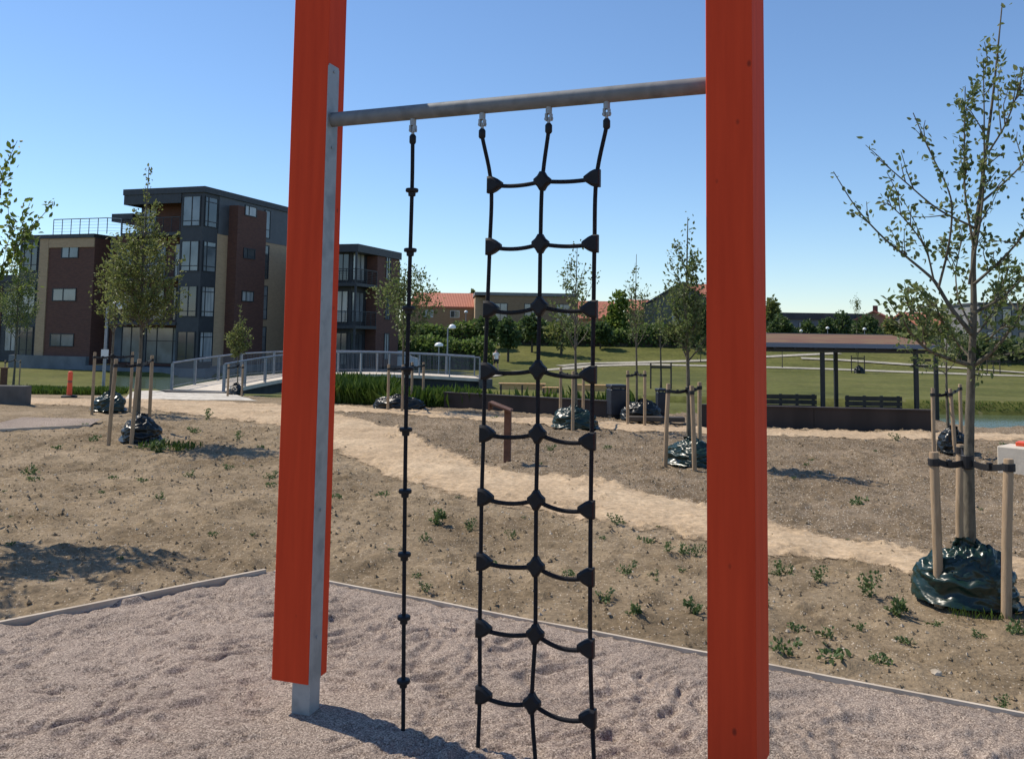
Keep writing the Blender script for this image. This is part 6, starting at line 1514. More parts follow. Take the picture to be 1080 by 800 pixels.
        13,-14,5,3,-10,5,3,-11,-14,-10,-4,15,6,-15,5,0,-17,1,5,-11,-6,2,-11,-8,-2,-10,-14,1,-1,-11,-6,-9,-15,9,-7,10,7,-8,-9,-2,-13,-14,7,3,9,15,-10,10,2,-1,-16,-2,6,-14,-5,-8,-12,3,-11,5,12,
        -5,-19,5,5,-9,-6,-10,-3,6,5,-17,14,-7,-10,-3,3,-7,-18,6,-7,9,4,-13,-3,2,-9,10,6,-10,-10,11,-17,13,11,5,-18,7,-10,9,3,2,15,10,-24,-6,11,-2,-7,6,5,16,10,-7,-3,15,-4,10,15,-3,-4,13,4,-7,
        3,11,-6,10,2,-3,18,0,3,18,3,-8,6,4,-16,9,7,-2,6,4,10,18,9,-10,14,-2,5,6,1,-8,-4,8,-10,8,12,-5,0,20,-14,14,6,5,-14,4,-13,17,16,0,-15,-7,-7,-4,11,6,-2,11,1,-9,4,-10,1,12,11,-16,7,-7,-7,
        10,6,-4,10,-2,3,6,10,-9,17,-3,-11,9,5,-1,-16,-3,-16,0,4,6,15,5,-10,1,-8,-19,6,-1,2,-3,14,-8,8,3,-10,12,-1,-14,-10,-3,-11,-3,-4,-5,8,11,-9,-19,-8,-5,6,12,-17,-16,-6,-9,9,5,-3,-17,7,-18,
        12,2,4,-22,1,-5,-9,7,-1,17,10,-15,-11,10,-3,-10,-2,13,-2,-5,-6,-19,-4,-11,4,8,6,-13,7,-2,-16,-5,-10,3,10,5,-27,-6,5,3,-11,-3,-11,-4,-3,-8,16,10,-2,-5,-3,-20,8,15,0,-9,5,-14,9,7,5,-8,
        13,-14,-5,1,-6,12,9,-1,6,13,1,5,10,-11,1,12,-6,-5,12,1,9,9,-5,4,11,12,-2,-1,4,-13,10,7,-6,14,8,-6,12,-5,-12,12,10,4,11,5,-10,11,1,-5,8,13,12,15,-2,-4,-3,15,-9,2,-1,-13,9,9,11,5,9,-7,
        -2,15,-8,8,1,-13,-14,2,16,-6,-1,-9,0,15,-6,-18,11,12,2,11,-1,8,14,1,-19,-2,1,-5,9,0,-7,15,8,16,4,7,1,13,6,-16,2,-6,-5,-8,5,-15,6,2,-8,15,-4,2,-16,-10,-11,-3,-2,-17,6,5,-2,5,10,-10,13,
        6,-2,-13,-5,-10,-5,-3,-11,-4,6,-16,-2,3,-9,12,10,-13,-6,7,9,-8,-1,-12,-7,0,-8,1,7,7,-17,0,-7,-11,2,-10,10,5,-4,1,14,-2,-14,-4,4,-6,-6,-9,-7,3,4,-10,-5,5,-12,-3,-7,-10,14,-12,-4,6,10,
        -8,-12,4,-12,-5,-6,-4,20,-7,-18,0,19,11,-7,11,-12,-5,0,-17,10,11,-11,-3,3,8,-7,11,-1,-3,5,-10,-5,12,-1,4,5,-5,16,16,-1,-13,14,-4,9,6,8,11,8,4,10,13,-2,-12,5,6,-2,9,-4,-11,9,2,-3,12,
        -2,1,13,8,-5,8,11,-1,16,17,-8,-9,5,-13,1,-1,-11,3,9,-7,-1,6,7,2,10,3,12,-8,-18,-7,3,-11,2,8,15,-12,13,-6,-10,-5,-2,-9,7,-1,-6,10,6,5,9,-3,4,11,6,-11,0,5,-3,9,2,1,13,3,13,6,-1,-6,11,
        8,-12,1,-2,-15,4,4,-18,-3,-2,-1,-9,-9,-2,-14,-7,-11,9,6,4,12,4,-7,6,7,-19,-3,1,-13,-11,0,-9,8,6,-6,-8,0,-8,1,13,-8,9,8,1,-15,-2,-3,-12,0,-8,9,7,-12,-8,0,4,-16,-1,-10,-11,0,0,10,8,-13,
        -1,6,1,-17,7,1,-8,-9,23,-5,-5,-17,-4,7,1,-10,-5,3,-12,7,-9,-8,4,11,-3,-12,-7,-8,10,2,-18,11,5,-3,-11,12,6,-1,7,-7,-9,4,-8,6,0,-11,4,10,-5,0,8,10,-6,3,1,-10,12,-1,-5,12,-1,8,-5,-19,15,
        10,6,2,8,4,9,14,8,-4,11,1,-3,13,2,-8,9,1,-4,8,-4,-20,6,14,6,7,-1,-14,6,10,7,4,9,-8,-1,8,-13,-1,0,-14,1,11,-3,2,8,10,6,-1,-16,12,7,-3,-11,-8,12,-7,12,2,-7,10,-8,-13,4,-1,7,7,3,5,9,2,
        8,5,-6,2,11,10,-9,6,0,-1,3,9,-10,7,5,5,9,9,-20,4,4,-12,1,-6,11,-6,-16,-5,-7,-6,-15,-5,4,-8,-5,5,-14,5,2,5,12,4,-17,1,-3,-9,-8,3,-12,0,12,-10,-1,3,-2,22,5,-9,-1,10,2,-11,-3,-7,-17,0,
        -9,-6,-1,-10,-8,7,-7,-1,4,12,-9,-7,-7,-6,8,-14,1,4,-7,-2,12,14,-13,-2,9,3,-9,2,-11,7,-16,-6,3,-9,-6,4,10,-17,-6,12,-1,-7,-1,-11,0,-11,-7,9,6,-9,-1,6,-6,-4,16,3,-2,4,5,-9,4,-13,4,6,-5,
        11,6,-2,-8,4,13,-12,10,-3,0,-4,-9,9,6,2,8,7,2,-11,7,-3,-8,10,0,-6,11,-1,1,5,-7,3,12,2,-6,4,-1,-12,6,12,9,6,3,-10,-1,5,-10,12,5,-7,-4,8,-9,-4,10,-6,0,16,8,14,7,-17,6,10,-1,10,-8,10,-19,
        11,12,7,2,7,1,6,-1,4,0,-14,3,8,-2,3,2,10,-6,14,7,-11,-2,-4,-6,7,2,11,5,8,3,10,6,-13,8,5,-16,0,-3,6,-2,-12,-4,-7,-7,-16,8,-1,-4,10,4,-12,5,7,-10,-14,3,-10,5,-1,5,11,5,-13,5,1,-9,-9,6,
        -5,6,13,-12,0,5,-14,-6,7,5,-8,-2,2,-6,-12,-13,1,11,-11,-1,6,7,-8,0,-8,-11,4,1,-11,-4,1,-6,8,-10,4,6,-3,-10,4,11,-3,1,-12,-13,-7,7,-15,6,-13,-1,3,4,-8,-6,15,1,3,-11,-10,0,13,-5,4,-3,
        -12,0,11,-8,0,-11,9,-17,9,1,-1,10,3,2,11,-12,-3,3,-7,0,4,11,-7,12,3,-6,6,-7,9,7,-12,6,5,5,-9,1,9,-5,3,1,-7,5,-6,8,15,-7,-8,0,9,-11,-3,6,-6,9,2,-9,9,11,4,1,2,-11,9,-7,3,9,5,2,3,7,-9,
        8,8,-10,-6,9,4,-4,8,-5,4,9,-2,-14,-5,3,2,7,-6,7,5,1,-4,15,5,1,-2,-9,-3,11,0,13,-13,13,-11,7,8,10,-4,1,-5,9,8,2,11,3,-8,2,-11,-6,-7,-3,-10,8,-4,-8,0,7,1,11,2,-4,11,6,-8,-2,3,-11,10,-3,
        -2,-15,11,-13,2,-4,4,19,1,-7,-12,12,-10,1,0,-11,0,8,-10,2,5,4,-9,3,-8,-8,0,-7,8,7,-13,-1,1,-5,-14,0,11,-5,-1,-14,-6,9,6,-6,-3,-10,-3,13,-13,2,2,-1,-8,5,14,-7,-6,5,-12,-5,-1,-8,7,3,-8,
        5,3,-12,-2,1,-6,-7,-9,-8,7,0,-16,-1,10,0,-3,9,16,-5,-3,-1,-14,8,-10,2,9,-2,5,8,-8,4,7,0,-9,7,10,1,9,2,-13,9,-9,2,5,-8,4,9,1,-6,0,17,1,3,-11,-12,-3,13,-3,2,9,-7,2,-1,-10,6,4,-9,6,11,
        -3,8,4,-8,7,-1,2,7,-4,12,12,2,-5,-8,-1,-4,11,5,-3,8,7,-2,-14,0,-3,14,15,13,-9,-1,-3,-12,7,-6,-1,9,-6,-6,-7,-11,8,7,2,2,-1,16,-5,-8,13,-3,7,2,15,-7,-3,-3,10,14,0,8,3,-9,-3,-4,-5,2,-16,
        -1,8,11,5,11,4,-9,-1,0,-9,-2,0,-6,10,0,-6,6,14,-3,-7,4,-7,2,3,0,15,5,-12,0,1,-3,9,7,-16,-7,10,-2,-10,5,-8,4,3,-8,3,4,-4,-13,-4,5,-8,-1,-12,-9,3,-8,9,-2,-9,-15,10,9,-9,4,-1,-7,4,-12,
        -3,-3,4,-5,5,-6,-8,0,-5,-6,0,-3,-8,-13,5,-10,5,9,-12,1,9,-10,3,16,7,2,3,-6,-1,1,-2,-8,7,-14,0,-2,9,-8,23,0,-2,-2,-9,2,12,-8,5,3,0,-10,0,10,-3,13,10,-1,10,-4,0,13,-9,6,3,3,-22,-8,10,
        2,-5,6,3,0,2,-18,7,0,-7,11,3,-1,2,1,-8,-4,10,-1,2,13,-6,8,0,1,12,5,5,-8,-4,-18,8,4,0,11,-4,11,1,9,-2,
    ),
)


def bag_sheet(k):
    d = np.array(BAG_SHEETS[k]).reshape(40, 72, 3)
    d[:, 0] = np.cumsum(d[:, 0], axis=0)
    return np.cumsum(d, axis=1).reshape(-1, 3) / 1000.0


def bag(label, c, rx, ry, h, seed, m='bag', group=BAG_GROUP, off=(0, 0)):
    """slumped plastic bag round the foot of a tree"""
    rng = np.random.default_rng(seed)
    k = seed % 2
    a = rng.uniform(0, 6.28)
    P = bag_sheet(k) * np.array([rx / .345, ry / .315, h / .465])
    ca_, sa_ = math.cos(a), math.sin(a)
    P = np.stack([P[:, 0] * ca_ - P[:, 1] * sa_, P[:, 0] * sa_ + P[:, 1] * ca_, P[:, 2] - .025], 1)
    nu, nv = 72, 40
    F_ = [(j * nu + i_, j * nu + (i_ + 1) % nu, (j + 1) * nu + (i_ + 1) % nu, (j + 1) * nu + i_) for j in range(nv - 1) for i_ in range(nu)]
    o = link_mesh('watering_bag', P, F_, M[m], smooth=True)
    o.location = tuple(float(v) for v in c)
    return tag(o, label, 'bag', group)


def drop(p, dz=0):
    p = np.array(p, float)
    p[2] = float(Hs(p[0], p[1])) + dz
    return p


# --- the large apple tree at the right, limb by limb
Y1 = 5.95
b1 = np.array([xat(1024, Y1), Y1, 0.0])
rng = np.random.default_rng(11)
t1 = thing('apple_tree', 'tall open young apple tree nearest the camera on the right, with long bare limbs', 'tree', b1, 0, 'staked young trees')
limbs = [  # (pixel points, depth offset at the tip, base radius, tip radius, leaf weight)
    ([(1024, 610), (1022, 500), (1024, 400), (1027, 330), (1027, 266), (1036, 190), (1048, 95), (1057, 4)], .10, .046, .004, .5),
    ([(1023, 385), (1000, 378), (978, 368), (960, 350), (948, 328)], -.35, .017, .004, 1.2),
    ([(978, 368), (972, 345), (958, 322), (957, 308)], -.40, .008, .003, 1.5),
    ([(1025, 352), (1003, 325), (988, 300), (979, 290), (955, 270), (931, 250), (903, 219), (879, 181)], .30, .017, .003, .75),
    ([(990, 303), (1000, 262), (1004, 225), (1000, 200), (980, 158), (963, 119)], -.15, .009, .003, .9),
    ([(985, 296), (976, 262), (955, 232), (935, 213)], -.1, .007, .003, 1.0),
    ([(1027, 262), (1018, 205), (1017, 150), (1018, 92)], .18, .009, .003, 1.4),
    ([(1028, 240), (990, 221), (955, 192), (925, 166)], -.22, .008, .003, .55),
    ([(1022, 300), (1036, 215), (1038, 140), (1037, 62)], -.2, .010, .003, 1.5),
    ([(1033, 215), (1062, 190), (1085, 165), (1110, 130)], .25, .009, .003, 1.2),
    ([(1043, 160), (1060, 132), (1073, 98), (1080, 70)], -.2, .007, .003, 1.2),
    ([(1027, 300), (1058, 272), (1085, 240), (1108, 196)], -.25, .011, .003, 1.2),
    ([(1027, 330), (1050, 318), (1068, 304), (1085, 285), (1110, 240)], .3, .012, .003, 1.0),
    ([(1027, 385), (1045, 372), (1062, 352), (1080, 322), (1105, 285)], -.30, .016, .004, 1.1),
    ([(1030, 380), (1062, 374), (1090, 365)], .35, .010, .003, 1.0),
    ([(1024, 378), (1006, 358), (990, 348), (975, 345)], .4, .009, .003, 1.3),
    ([(1027, 356), (1040, 340), (1050, 322), (1056, 300)], .35, .008, .003, 1.5),
    ([(1025, 345), (1012, 318), (1008, 290), (1012, 262)], .3, .008, .003, 1.3),
    ([(1012, 365), (995, 340), (985, 318)], -.3, .007, .003, 1.2),
    ([(1040, 360), (1058, 345), (1072, 345)], -.35, .007, .003, 1.2),
]
mb = MB()
segs = []
for li, (pp, dep, r0, r1, lw) in enumerate(limbs):
    P_ = []
    n = len(pp)
    for k, (px, py) in enumerate(pp):
        t = k / (n - 1)
        P_.append(at(px, py, Y1 + dep * (t if li else t * t)) - b1)
    if li == 0:
        P_[0][2] = -.1
    Q = rope_path(P_, 4)
    rr = [r0 + (r1 - r0) * (k / (len(Q) - 1)) ** (.85 if li else .62) for k in range(len(Q))]
    mb.tube(Q, rr, 10 if li == 0 else 7)
    k0 = int(len(Q) * (.52 if li == 0 else .22))
    for k in range(k0, len(Q) - 1):
        segs.append((Q[k], Q[k + 1], lw))
    # short spurs
    nsp = int((4 if li else 6) * lw + 3)
    for _ in range(nsp):
        k = rng.integers(k0, len(Q) - 1)
        d = rng.normal(size=3) * .6 + (Q[k + 1] - Q[k]) / np.linalg.norm(Q[k + 1] - Q[k]) + np.array([0, 0, .35])
        d /= np.linalg.norm(d)
        L_ = rng.uniform(.06, .26) * (1 if lw < 1 else 1.25)
        q1 = Q[k] + d * L_ * .55
        q2 = q1 + (d + rng.normal(size=3) * .25) * L_ * .45
        mb.tube([Q[k], q1, q2], [min(.005, rr[k]), .003, .002], 5)
        segs += [(Q[k], q1, lw * 1.4), (q1, q2, lw * 2.4)]
smooth_by_angle(mb.build('trunk', M['bark'], t1), 60)
P, D, S = make_leaves_on(segs, 3300, .042, rng, .026, .25)
leaves('crown', P, D, S, M['leaf'], t1, rng)
st = []
for px, py, dx in ((991, 632, .0), (1060, 647, .0)):
    g = G(px, py)
    tpx = {991: 985, 1060: 1064}[px]
    ttop = np.array([xat(tpx, g[1], .9), g[1], 0])
    st.append((g[0] - b1[0], g[1] - b1[1], ttop[0] - g[0], 0))
st.append((xat(1022, 6.35) - b1[0] - .055, .42, .03, 0))
stakes('three pale stakes and black strap round the near right apple tree', b1, st, h=.95, r=.0305, tz=.885)
bag('big crumpled dark green watering bag between the near right stakes', (b1[0] - .02, b1[1] + .02, 0), .32, .26, .44, 4)

# --- other staked trees: (px, py of foot, top py, settings)
def planted(px, py, top, label, lab_st, lab_bag, spx=None, sh=.93, bagm='bag', bagpos=(0, -.12), bagsize=(.36, .3, .36), seed=1, **kw):
    g = drop(G(px, py))
    h = zat(top, g[0], g[1]) - g[2]
    young_tree(label, g, h, seed, **kw)
    if lab_st:
        st_ = []
        for (sx, sy, lx) in spx:
            q_ = G(sx, sy)
            st_.append((q_[0] - g[0], q_[1] - g[1], lx, 0))
        stakes(lab_st, g, st_, h=sh, r=.029)
    if lab_bag:
        bag(lab_bag, (g[0] + bagpos[0], g[1] + bagpos[1], g[2]), *bagsize, seed + 20, bagm)
    return g


planted(1001, 474, 322, 'thin sparse young tree behind the near right apple tree', 'slim stakes of the thin tree behind the near right apple tree', 'small crumpled black bag at the thin tree behind the right apple tree',
        [(985, 476, 0), (1008, 477, -.06), (1014, 466, 0)], sh=.95, bagm='bagblack', bagsize=(.30, .25, .40), bagpos=(.03, -.1), seed=3, crown=.52, rad=.55, tr=.03, nb=8, nleaf=480, ls=.06)
planted(726, 486, 229, 'upright young tree with a dense lower crown left of the right post', 'pale stakes and strap of the tree left of the right post', 'dark green bag lying at the stakes left of the right post',
        [(701, 489, .05), (733, 494, -.04), (738, 484, 0)], sh=1.05, bagsize=(.42, .33, .38), bagpos=(.02, -.1), seed=8, crown=.40, rad=.66, tr=.038, nb=17, nleaf=2600, ls=.052, up=.85, sub=5, spread=.04, dense_low=.8)
planted(671, 441, 268, 'thin tree with bare upper shoots beside the dark bin', 'stakes of the thin tree right of the dark bin', 'wrinkled black bag under the thin tree right of the bin',
        [(662, 446, 0), (680, 446, 0)], sh=1.0, bagm='bagblack', bagsize=(.42, .34, .45), bagpos=(.1, -.05), seed=14, crown=.42, rad=.75, tr=.030, nb=10, nleaf=620, ls=.062, up=.85, sub=3, dense_low=1.2, top_bare=.1)
planted(607, 449, 258, 'loose open young tree seen through the net', 'three stakes of the open tree seen through the net', 'dark bag at the foot of the tree seen through the net',
        [(591, 444, 0), (604, 453, -.0), (615, 443, 0)], sh=1.03, bagsize=(.46, .34, .42), bagpos=(0, -.05), seed=21, crown=.40, rad=.82, tr=.036, nb=11, nleaf=680, ls=.065, up=.8, sub=4, dense_low=.4)
planted(424, 430, 284, 'leafy young tree in front of the bridge', 'four stakes of the leafy tree in front of the bridge', 'glossy crumpled bag by the tree in front of the bridge',
        [(409, 432, 0), (434, 428, 0), (446, 428, 0), (424, 433, 0)], sh=.98, bagsize=(.62, .34, .34), bagpos=(-.02, -.12), bagm='bagblack', seed=33, crown=.40, rad=1.0, tr=.034, nb=16, nleaf=2400, ls=.07, up=.85, sub=5, spread=.07)
planted(250, 416, 322, 'small round lollipop tree in front of the bridge railing', 'two thin stakes of the small round tree', 'black bag at the foot of the small round tree',
        [(240, 418, 0), (255, 418, 0)], sh=.92, bagsize=(.30, .25, .40), bagm='bagblack', seed=40, crown=.45, rad=.36, tr=.022, nb=6, nleaf=1900, ls=.062, lm='leaf_olive', up=.8, sub=3, spread=.03, ball=(1.55, .46, .55, 140))
planted(144, 462, 176, 'round leafy tree with a tall top shoot in front of the apartment block', 'leaning stakes and strap of the round leafy tree', 'bulky black bag under the round leafy tree on the left',
        [(114, 466, .06), (138, 466, .07), (157, 452, 0)], sh=1.22, bagsize=(.38, .32, .44), bagpos=(.08, -.05), bagm='bagblack', seed=52, crown=.40, rad=.60, tr=.036, nb=12, nleaf=4800, ls=.056, lm='leaf_olive', up=.75, sub=5, spread=.03, ball=(2.5, .74, .88, 150))
planted(116, 431, 250, 'slim tree behind the round leafy tree on the left', 'stakes of the slim tree behind the round leafy tree', 'low dark green bag at the slim tree behind the round one',
        [(97, 434, 0), (137, 432, 0)], sh=1.18, bagsize=(.42, .32, .42), bagpos=(0, -.05), seed=61, crown=.42, rad=.60, tr=.034, nb=12, nleaf=1300, ls=.06, lm='leaf_olive', up=.8, sub=5, spread=.06)
planted(14, 406, 268, 'tree with drooping side shoots at the far left edge', 'two stakes of the tree at the far left edge', None,
        [(4, 408, 0), (20, 408, 0)], sh=1.25, seed=70, crown=.34, rad=1.15, tr=.05, nb=18, nleaf=4200, ls=.085, lm='leaf', up=.7, sub=6, spread=.09)
# tree just outside the frame whose crown reaches in at the left and whose shade falls on the soil
g0 = np.array([-5.0, 7.75, 0])
young_tree('bright green young tree leaning in at the left edge', g0, 3.15, 86, crown=.50, rad=.86, tr=.04, nb=18, nleaf=3800, ls=.056, lm='leaf_bright', up=.75, sub=6, spread=.035)
stakes('stakes of the bright tree at the left edge', g0, [(-.32, -.2, 0, 0), (.28, -.26, 0, 0), (.05, .34, 0, 0)], h=.9)


# ================================================================== LEAF MASSES: hedges, bushes, far trees
def leaf_mass(name, blobs, n, size, m, parent, seed, flat=.4, top=None):
    """leaf clumps spread through ellipsoids (c, r); denser towards the skin"""
    rng = np.random.default_rng(seed)
    vol = np.array([b[1][0] * b[1][1] * b[1][2] for b in blobs]) ** .7
    k = rng.choice(len(blobs), n, p=vol / vol.sum())
    cc = np.array([b[0] for b in blobs])[k]
    rr = np.array([b[1] for b in blobs])[k]
    d = rng.normal(size=(n, 3))
    d /= np.linalg.norm(d, axis=1, keepdims=True)
    rad_ = rng.uniform(.25, 1.0, (n, 1)) ** .45
    P = cc + d * rr * rad_
    D = d + rng.normal(size=(n, 3)) * .8
    tone = np.clip(rng.normal(.48, .2, n) + .25 * (vnoise(P[:, 0] * 2.1 / size * .12 + 5, P[:, 2] * 2.1 / size * .12, seed) - .5), 0, 1)
    return leaves(name, P, D, size * rng.uniform(.6, 1.3, n), M[m], parent, rng, wid=.75, tone=tone, flat=flat)


def bush_tree(label, px, Y, top, wpx, seed, m='leaf_dark', n=1400, size=.4, trunk_h=.25, group='trees in front of the houses', name='bushy_tree', cat='tree', shape='round', nb=9):
    x = xat(px, Y, 1)
    z0 = float(Hs(x, Y))
    h = zat(top, x, Y) - z0
    rx = wpx / 2 * Y / F_PX
    root = thing(name, label, cat, (x, Y, z0), 0, group)
    rng = np.random.default_rng(seed)
    mb = MB()
    mb.tube([(0, 0, -.2), (.03, 0, h * .3), (0, .03, h * .62), (.02, 0, h * .86)], [.03 * h, .024 * h, .012 * h, .004 * h], 8)
    blobs = []
    for i in range(nb):
        f = (i + .5) / nb
        zc = h * (trunk_h + (1 - trunk_h) * (.12 + .76 * f))
        wd = rx * (math.sin(math.pi * min(.97, .22 + .72 * f)) if shape == 'round' else (1.05 - f * .85))
        a = rng.uniform(0, 6.28)
        off = wd * rng.uniform(.2, .62)
        c = np.array([math.cos(a) * off, math.sin(a) * off, zc])
        r_ = wd * rng.uniform(.42, .62)
        blobs.append((c, (r_, r_, max(r_ * .8, h * (1 - trunk_h) / nb * .9))))
        mb.tube([(0, 0, zc * .7), tuple(c * np.array([.6, .6, .93])), tuple(c)], [.010 * h, .006 * h, .002 * h], 5)
    blobs.append((np.array([0, 0, h * (.55 + trunk_h * .4)]), (rx * .5, rx * .5, h * (1 - trunk_h) * .42)))
    smooth_by_angle(mb.build('trunk', M['bark_far'], root), 60)
    leaf_mass('crown', blobs, n, size, m, root, seed)
    return root


def hedge(label, p0, p1, h, th, seed, n=6000, size=.28, m='leaf_hedge', z0=None, hvar=.25):
    p0, p1 = np.array(p0, float), np.array(p1, float)
    rng = np.random.default_rng(seed)
    zb_ = float(Hs(*((p0 + p1) / 2))) if z0 is None else z0
    o = thing('hedge', label, 'hedge', (p0[0], p0[1], zb_))
    L_ = np.linalg.norm(p1 - p0)
    d = (p1 - p0) / L_
    e = np.array([-d[1], d[0]])
    blobs = []
    s_ = th * .55
    m_ = int(L_ / s_)
    for i in range(m_ + 1):
        c = d * L_ * i / m_
        hh = h * (1 + hvar * (float(vnoise(i * .45, 3.7, seed)) - .5) * 2)
        blobs.append((np.array([c[0], c[1], hh * .5]), (s_ * 1.15, th * .6, hh * .52)))
        blobs.append((np.array([c[0] + rng.normal() * .2, c[1], hh * .78]), (s_ * .9, th * .5, hh * .25)))
    # woody core keeps light from passing straight through
    core = MB()
    hw = th * .22
    core.add([(*(e * -hw), -.1), (*(d * L_ - e * hw), -.1), (*(d * L_ + e * hw), -.1), (*(e * hw), -.1),
              (*(e * -hw), h * .62), (*(d * L_ - e * hw), h * .62), (*(d * L_ + e * hw), h * .62), (*(e * hw), h * .62)],
             [(3, 2, 1, 0), (4, 5, 6, 7), (0, 1, 5, 4), (1, 2, 6, 5), (2, 3, 7, 6), (3, 0, 4, 7)])
    core.build('stems', M['bark_far'], o)
    leaf_mass('foliage', blobs, n, size, m, o, seed)
    return o


def gp(px, Y):
    return (xat(px, Y, 0), Y)


hedge('long clipped green hedge in front of the far houses', gp(425, 92), gp(757, 92), 1.95, 1.9, 3, 10000, .34)
hedge('darker lower hedge beyond the bridge railing', gp(335, 72), gp(506, 72), 2.35, 2.2, 5, 7000, .30, z0=-1.25)
hedge('dark hedge behind the pavilion at the right', gp(1012, 84), gp(1130, 84), 2.1, 1.6, 7, 3200, .30, m='leaf_dark')
hedge('green hedge running behind the pavilion roof', gp(800, 118), gp(1010, 118), 2.0, 1.8, 9, 5000, .36, m='leaf_dark')

# young trees in a row before the hedge, one proto each shape then listed one by one
for k, (px, Y, top, wd, lab) in enumerate([
        (517, 88, 331, 30, 'leftmost dark young tree before the flat-roofed brick house'),
        (536, 80, 333, 30, 'dark young tree on a thin trunk right of the walker'),
        (561, 86, 330, 32, 'green young tree between the windows of the brick house'),
        (592, 84, 327, 40, 'pale feathery young tree before the right end of the brick house'),
        (633, 89, 338, 34, 'low round young tree right of the flat-roofed brick house')]):
    bush_tree(lab, px, Y, top, wd, 100 + k, 'leaf_dark' if k != 3 else 'leaf_olive', 1100 if k != 3 else 420, .36, .30 if k != 3 else .12, 'row of young trees before the hedge', 'young_tree')
bush_tree('bright bushy tree between the red roofs and the gabled house', 653, 96, 304, 46, 120, 'leaf_bright', 1700, .42, .1, shape='cone')
bush_tree('dark round tree at the right side of the gabled house', 739, 88, 314, 52, 121, 'leaf_dark', 1500, .38, .2)
bush_tree('pale green tree just right of the right orange post', 815, 105, 312, 30, 122, 'leaf_olive', 1500, .42, .15)
bush_tree('dark shrubby tree below the pale tree right of the post', 822, 100, 331, 40, 123, 'leaf_dark', 1300, .40, .05)
for k, (px, top, wd, lab) in enumerate([
        (852, 336, 30, 'small dark conifer in front of the long dark building'),
        (872, 334, 32, 'blue-green conifer left of the leafless treetop'),
        (889, 327, 42, 'broad dark tree below the leafless treetop'),
        (915, 330, 38, 'dark tree left of the small red roof'),
        (938, 336, 34, 'low olive tree right of the small red roof'),
        (960, 336, 40, 'dark shrub tree behind the leafy low limb of the near apple tree')]):
    bush_tree(lab, px, 108 + (k % 3) * 3, top, wd, 130 + k, 'leaf_dark' if k != 4 else 'leaf_olive', 1100, .40, .03, group='dark trees behind the pavilion', shape='cone' if k < 2 else 'round')
for k, (px, top, lab) in enumerate([(372, 296, 'treetop showing left of the rope above the far hedge'), (499, 303, 'small treetop behind the terracotta roof'), (460, 306, 'tiny treetop above the terracotta roof')]):
    bush_tree(lab, px, 150, top, 18, 150 + k, 'leaf_olive', 500, .6, .3, group='treetops behind the houses')
g = gp(904, 100)
young_tree('leafless-looking thin tree rising above the dark building', (g[0], g[1], .0), zat(310, g[0], g[1]), 162, crown=.62, rad=1.0, tr=.05, nb=8, nleaf=260, ls=.16, lm='leaf_olive', up=1.0, group='thin trees on the far lawn', bark='bark_far', spread=.12)


# small newly planted trees and their frames on the far lawn
def lawn_sapling(px, py, top, label, frame_h=0, seed=1, nleaf=150, frame_label=None, bag_label=None):
    g = drop(G(px, py))
    h = zat(top, g[0], g[1]) - g[2]
    young_tree(label, g, h, seed, crown=.45, rad=.16 * h, tr=.011 * h + .012, nb=6, nleaf=nleaf, ls=.13, lm='leaf_olive', up=.9, group='thin trees on the far lawn', bark='bark_far', spread=.08, sub=3)
    if frame_h:
        f = thing('sapling_guard', frame_label, 'tree stakes', g, 0, 'dark stake frames on the far lawn')
        for sx in (-.55, .55):
            MB().tube([(sx, 0, -.2), (sx, 0, frame_h)], .045, 8).build('stake', M['benchdark'], f)
        MB().box((-.55, -.03, frame_h - .3), (.55, .03, frame_h - .18)).build('crossbar', M['benchdark'], f)
    if bag_label:
        bag(bag_label, (g[0], g[1] - .3, g[2]), .45, .4, .7, seed + 3, 'bagblack')


lawn_sapling(905, 393, 358, 'thin sapling between two dark stakes seen under the pavilion roof', 1.45, 201, 60, 'dark stake frame of the sapling under the pavilion roof', 'tiny dark bag at the sapling under the pavilion roof')
lawn_sapling(825, 388, 352, 'bare thin sapling left under the pavilion roof', 0, 202, 40)
lawn_sapling(697, 410, 318, 'pale airy sapling between the bins and the gabled house', 1.4, 203, 150, 'dark stake frame of the pale airy sapling')
lawn_sapling(1048, 394, 350, 'thin sapling right of the near apple trunk on the far lawn', 1.3, 204, 60, 'dark stake frame right of the near apple trunk')
lawn_sapling(739, 382, 352, 'thin trunk on the far lawn against the right post', 0, 205, 60)

# ================================================================== BUILDINGS
WC = [0]


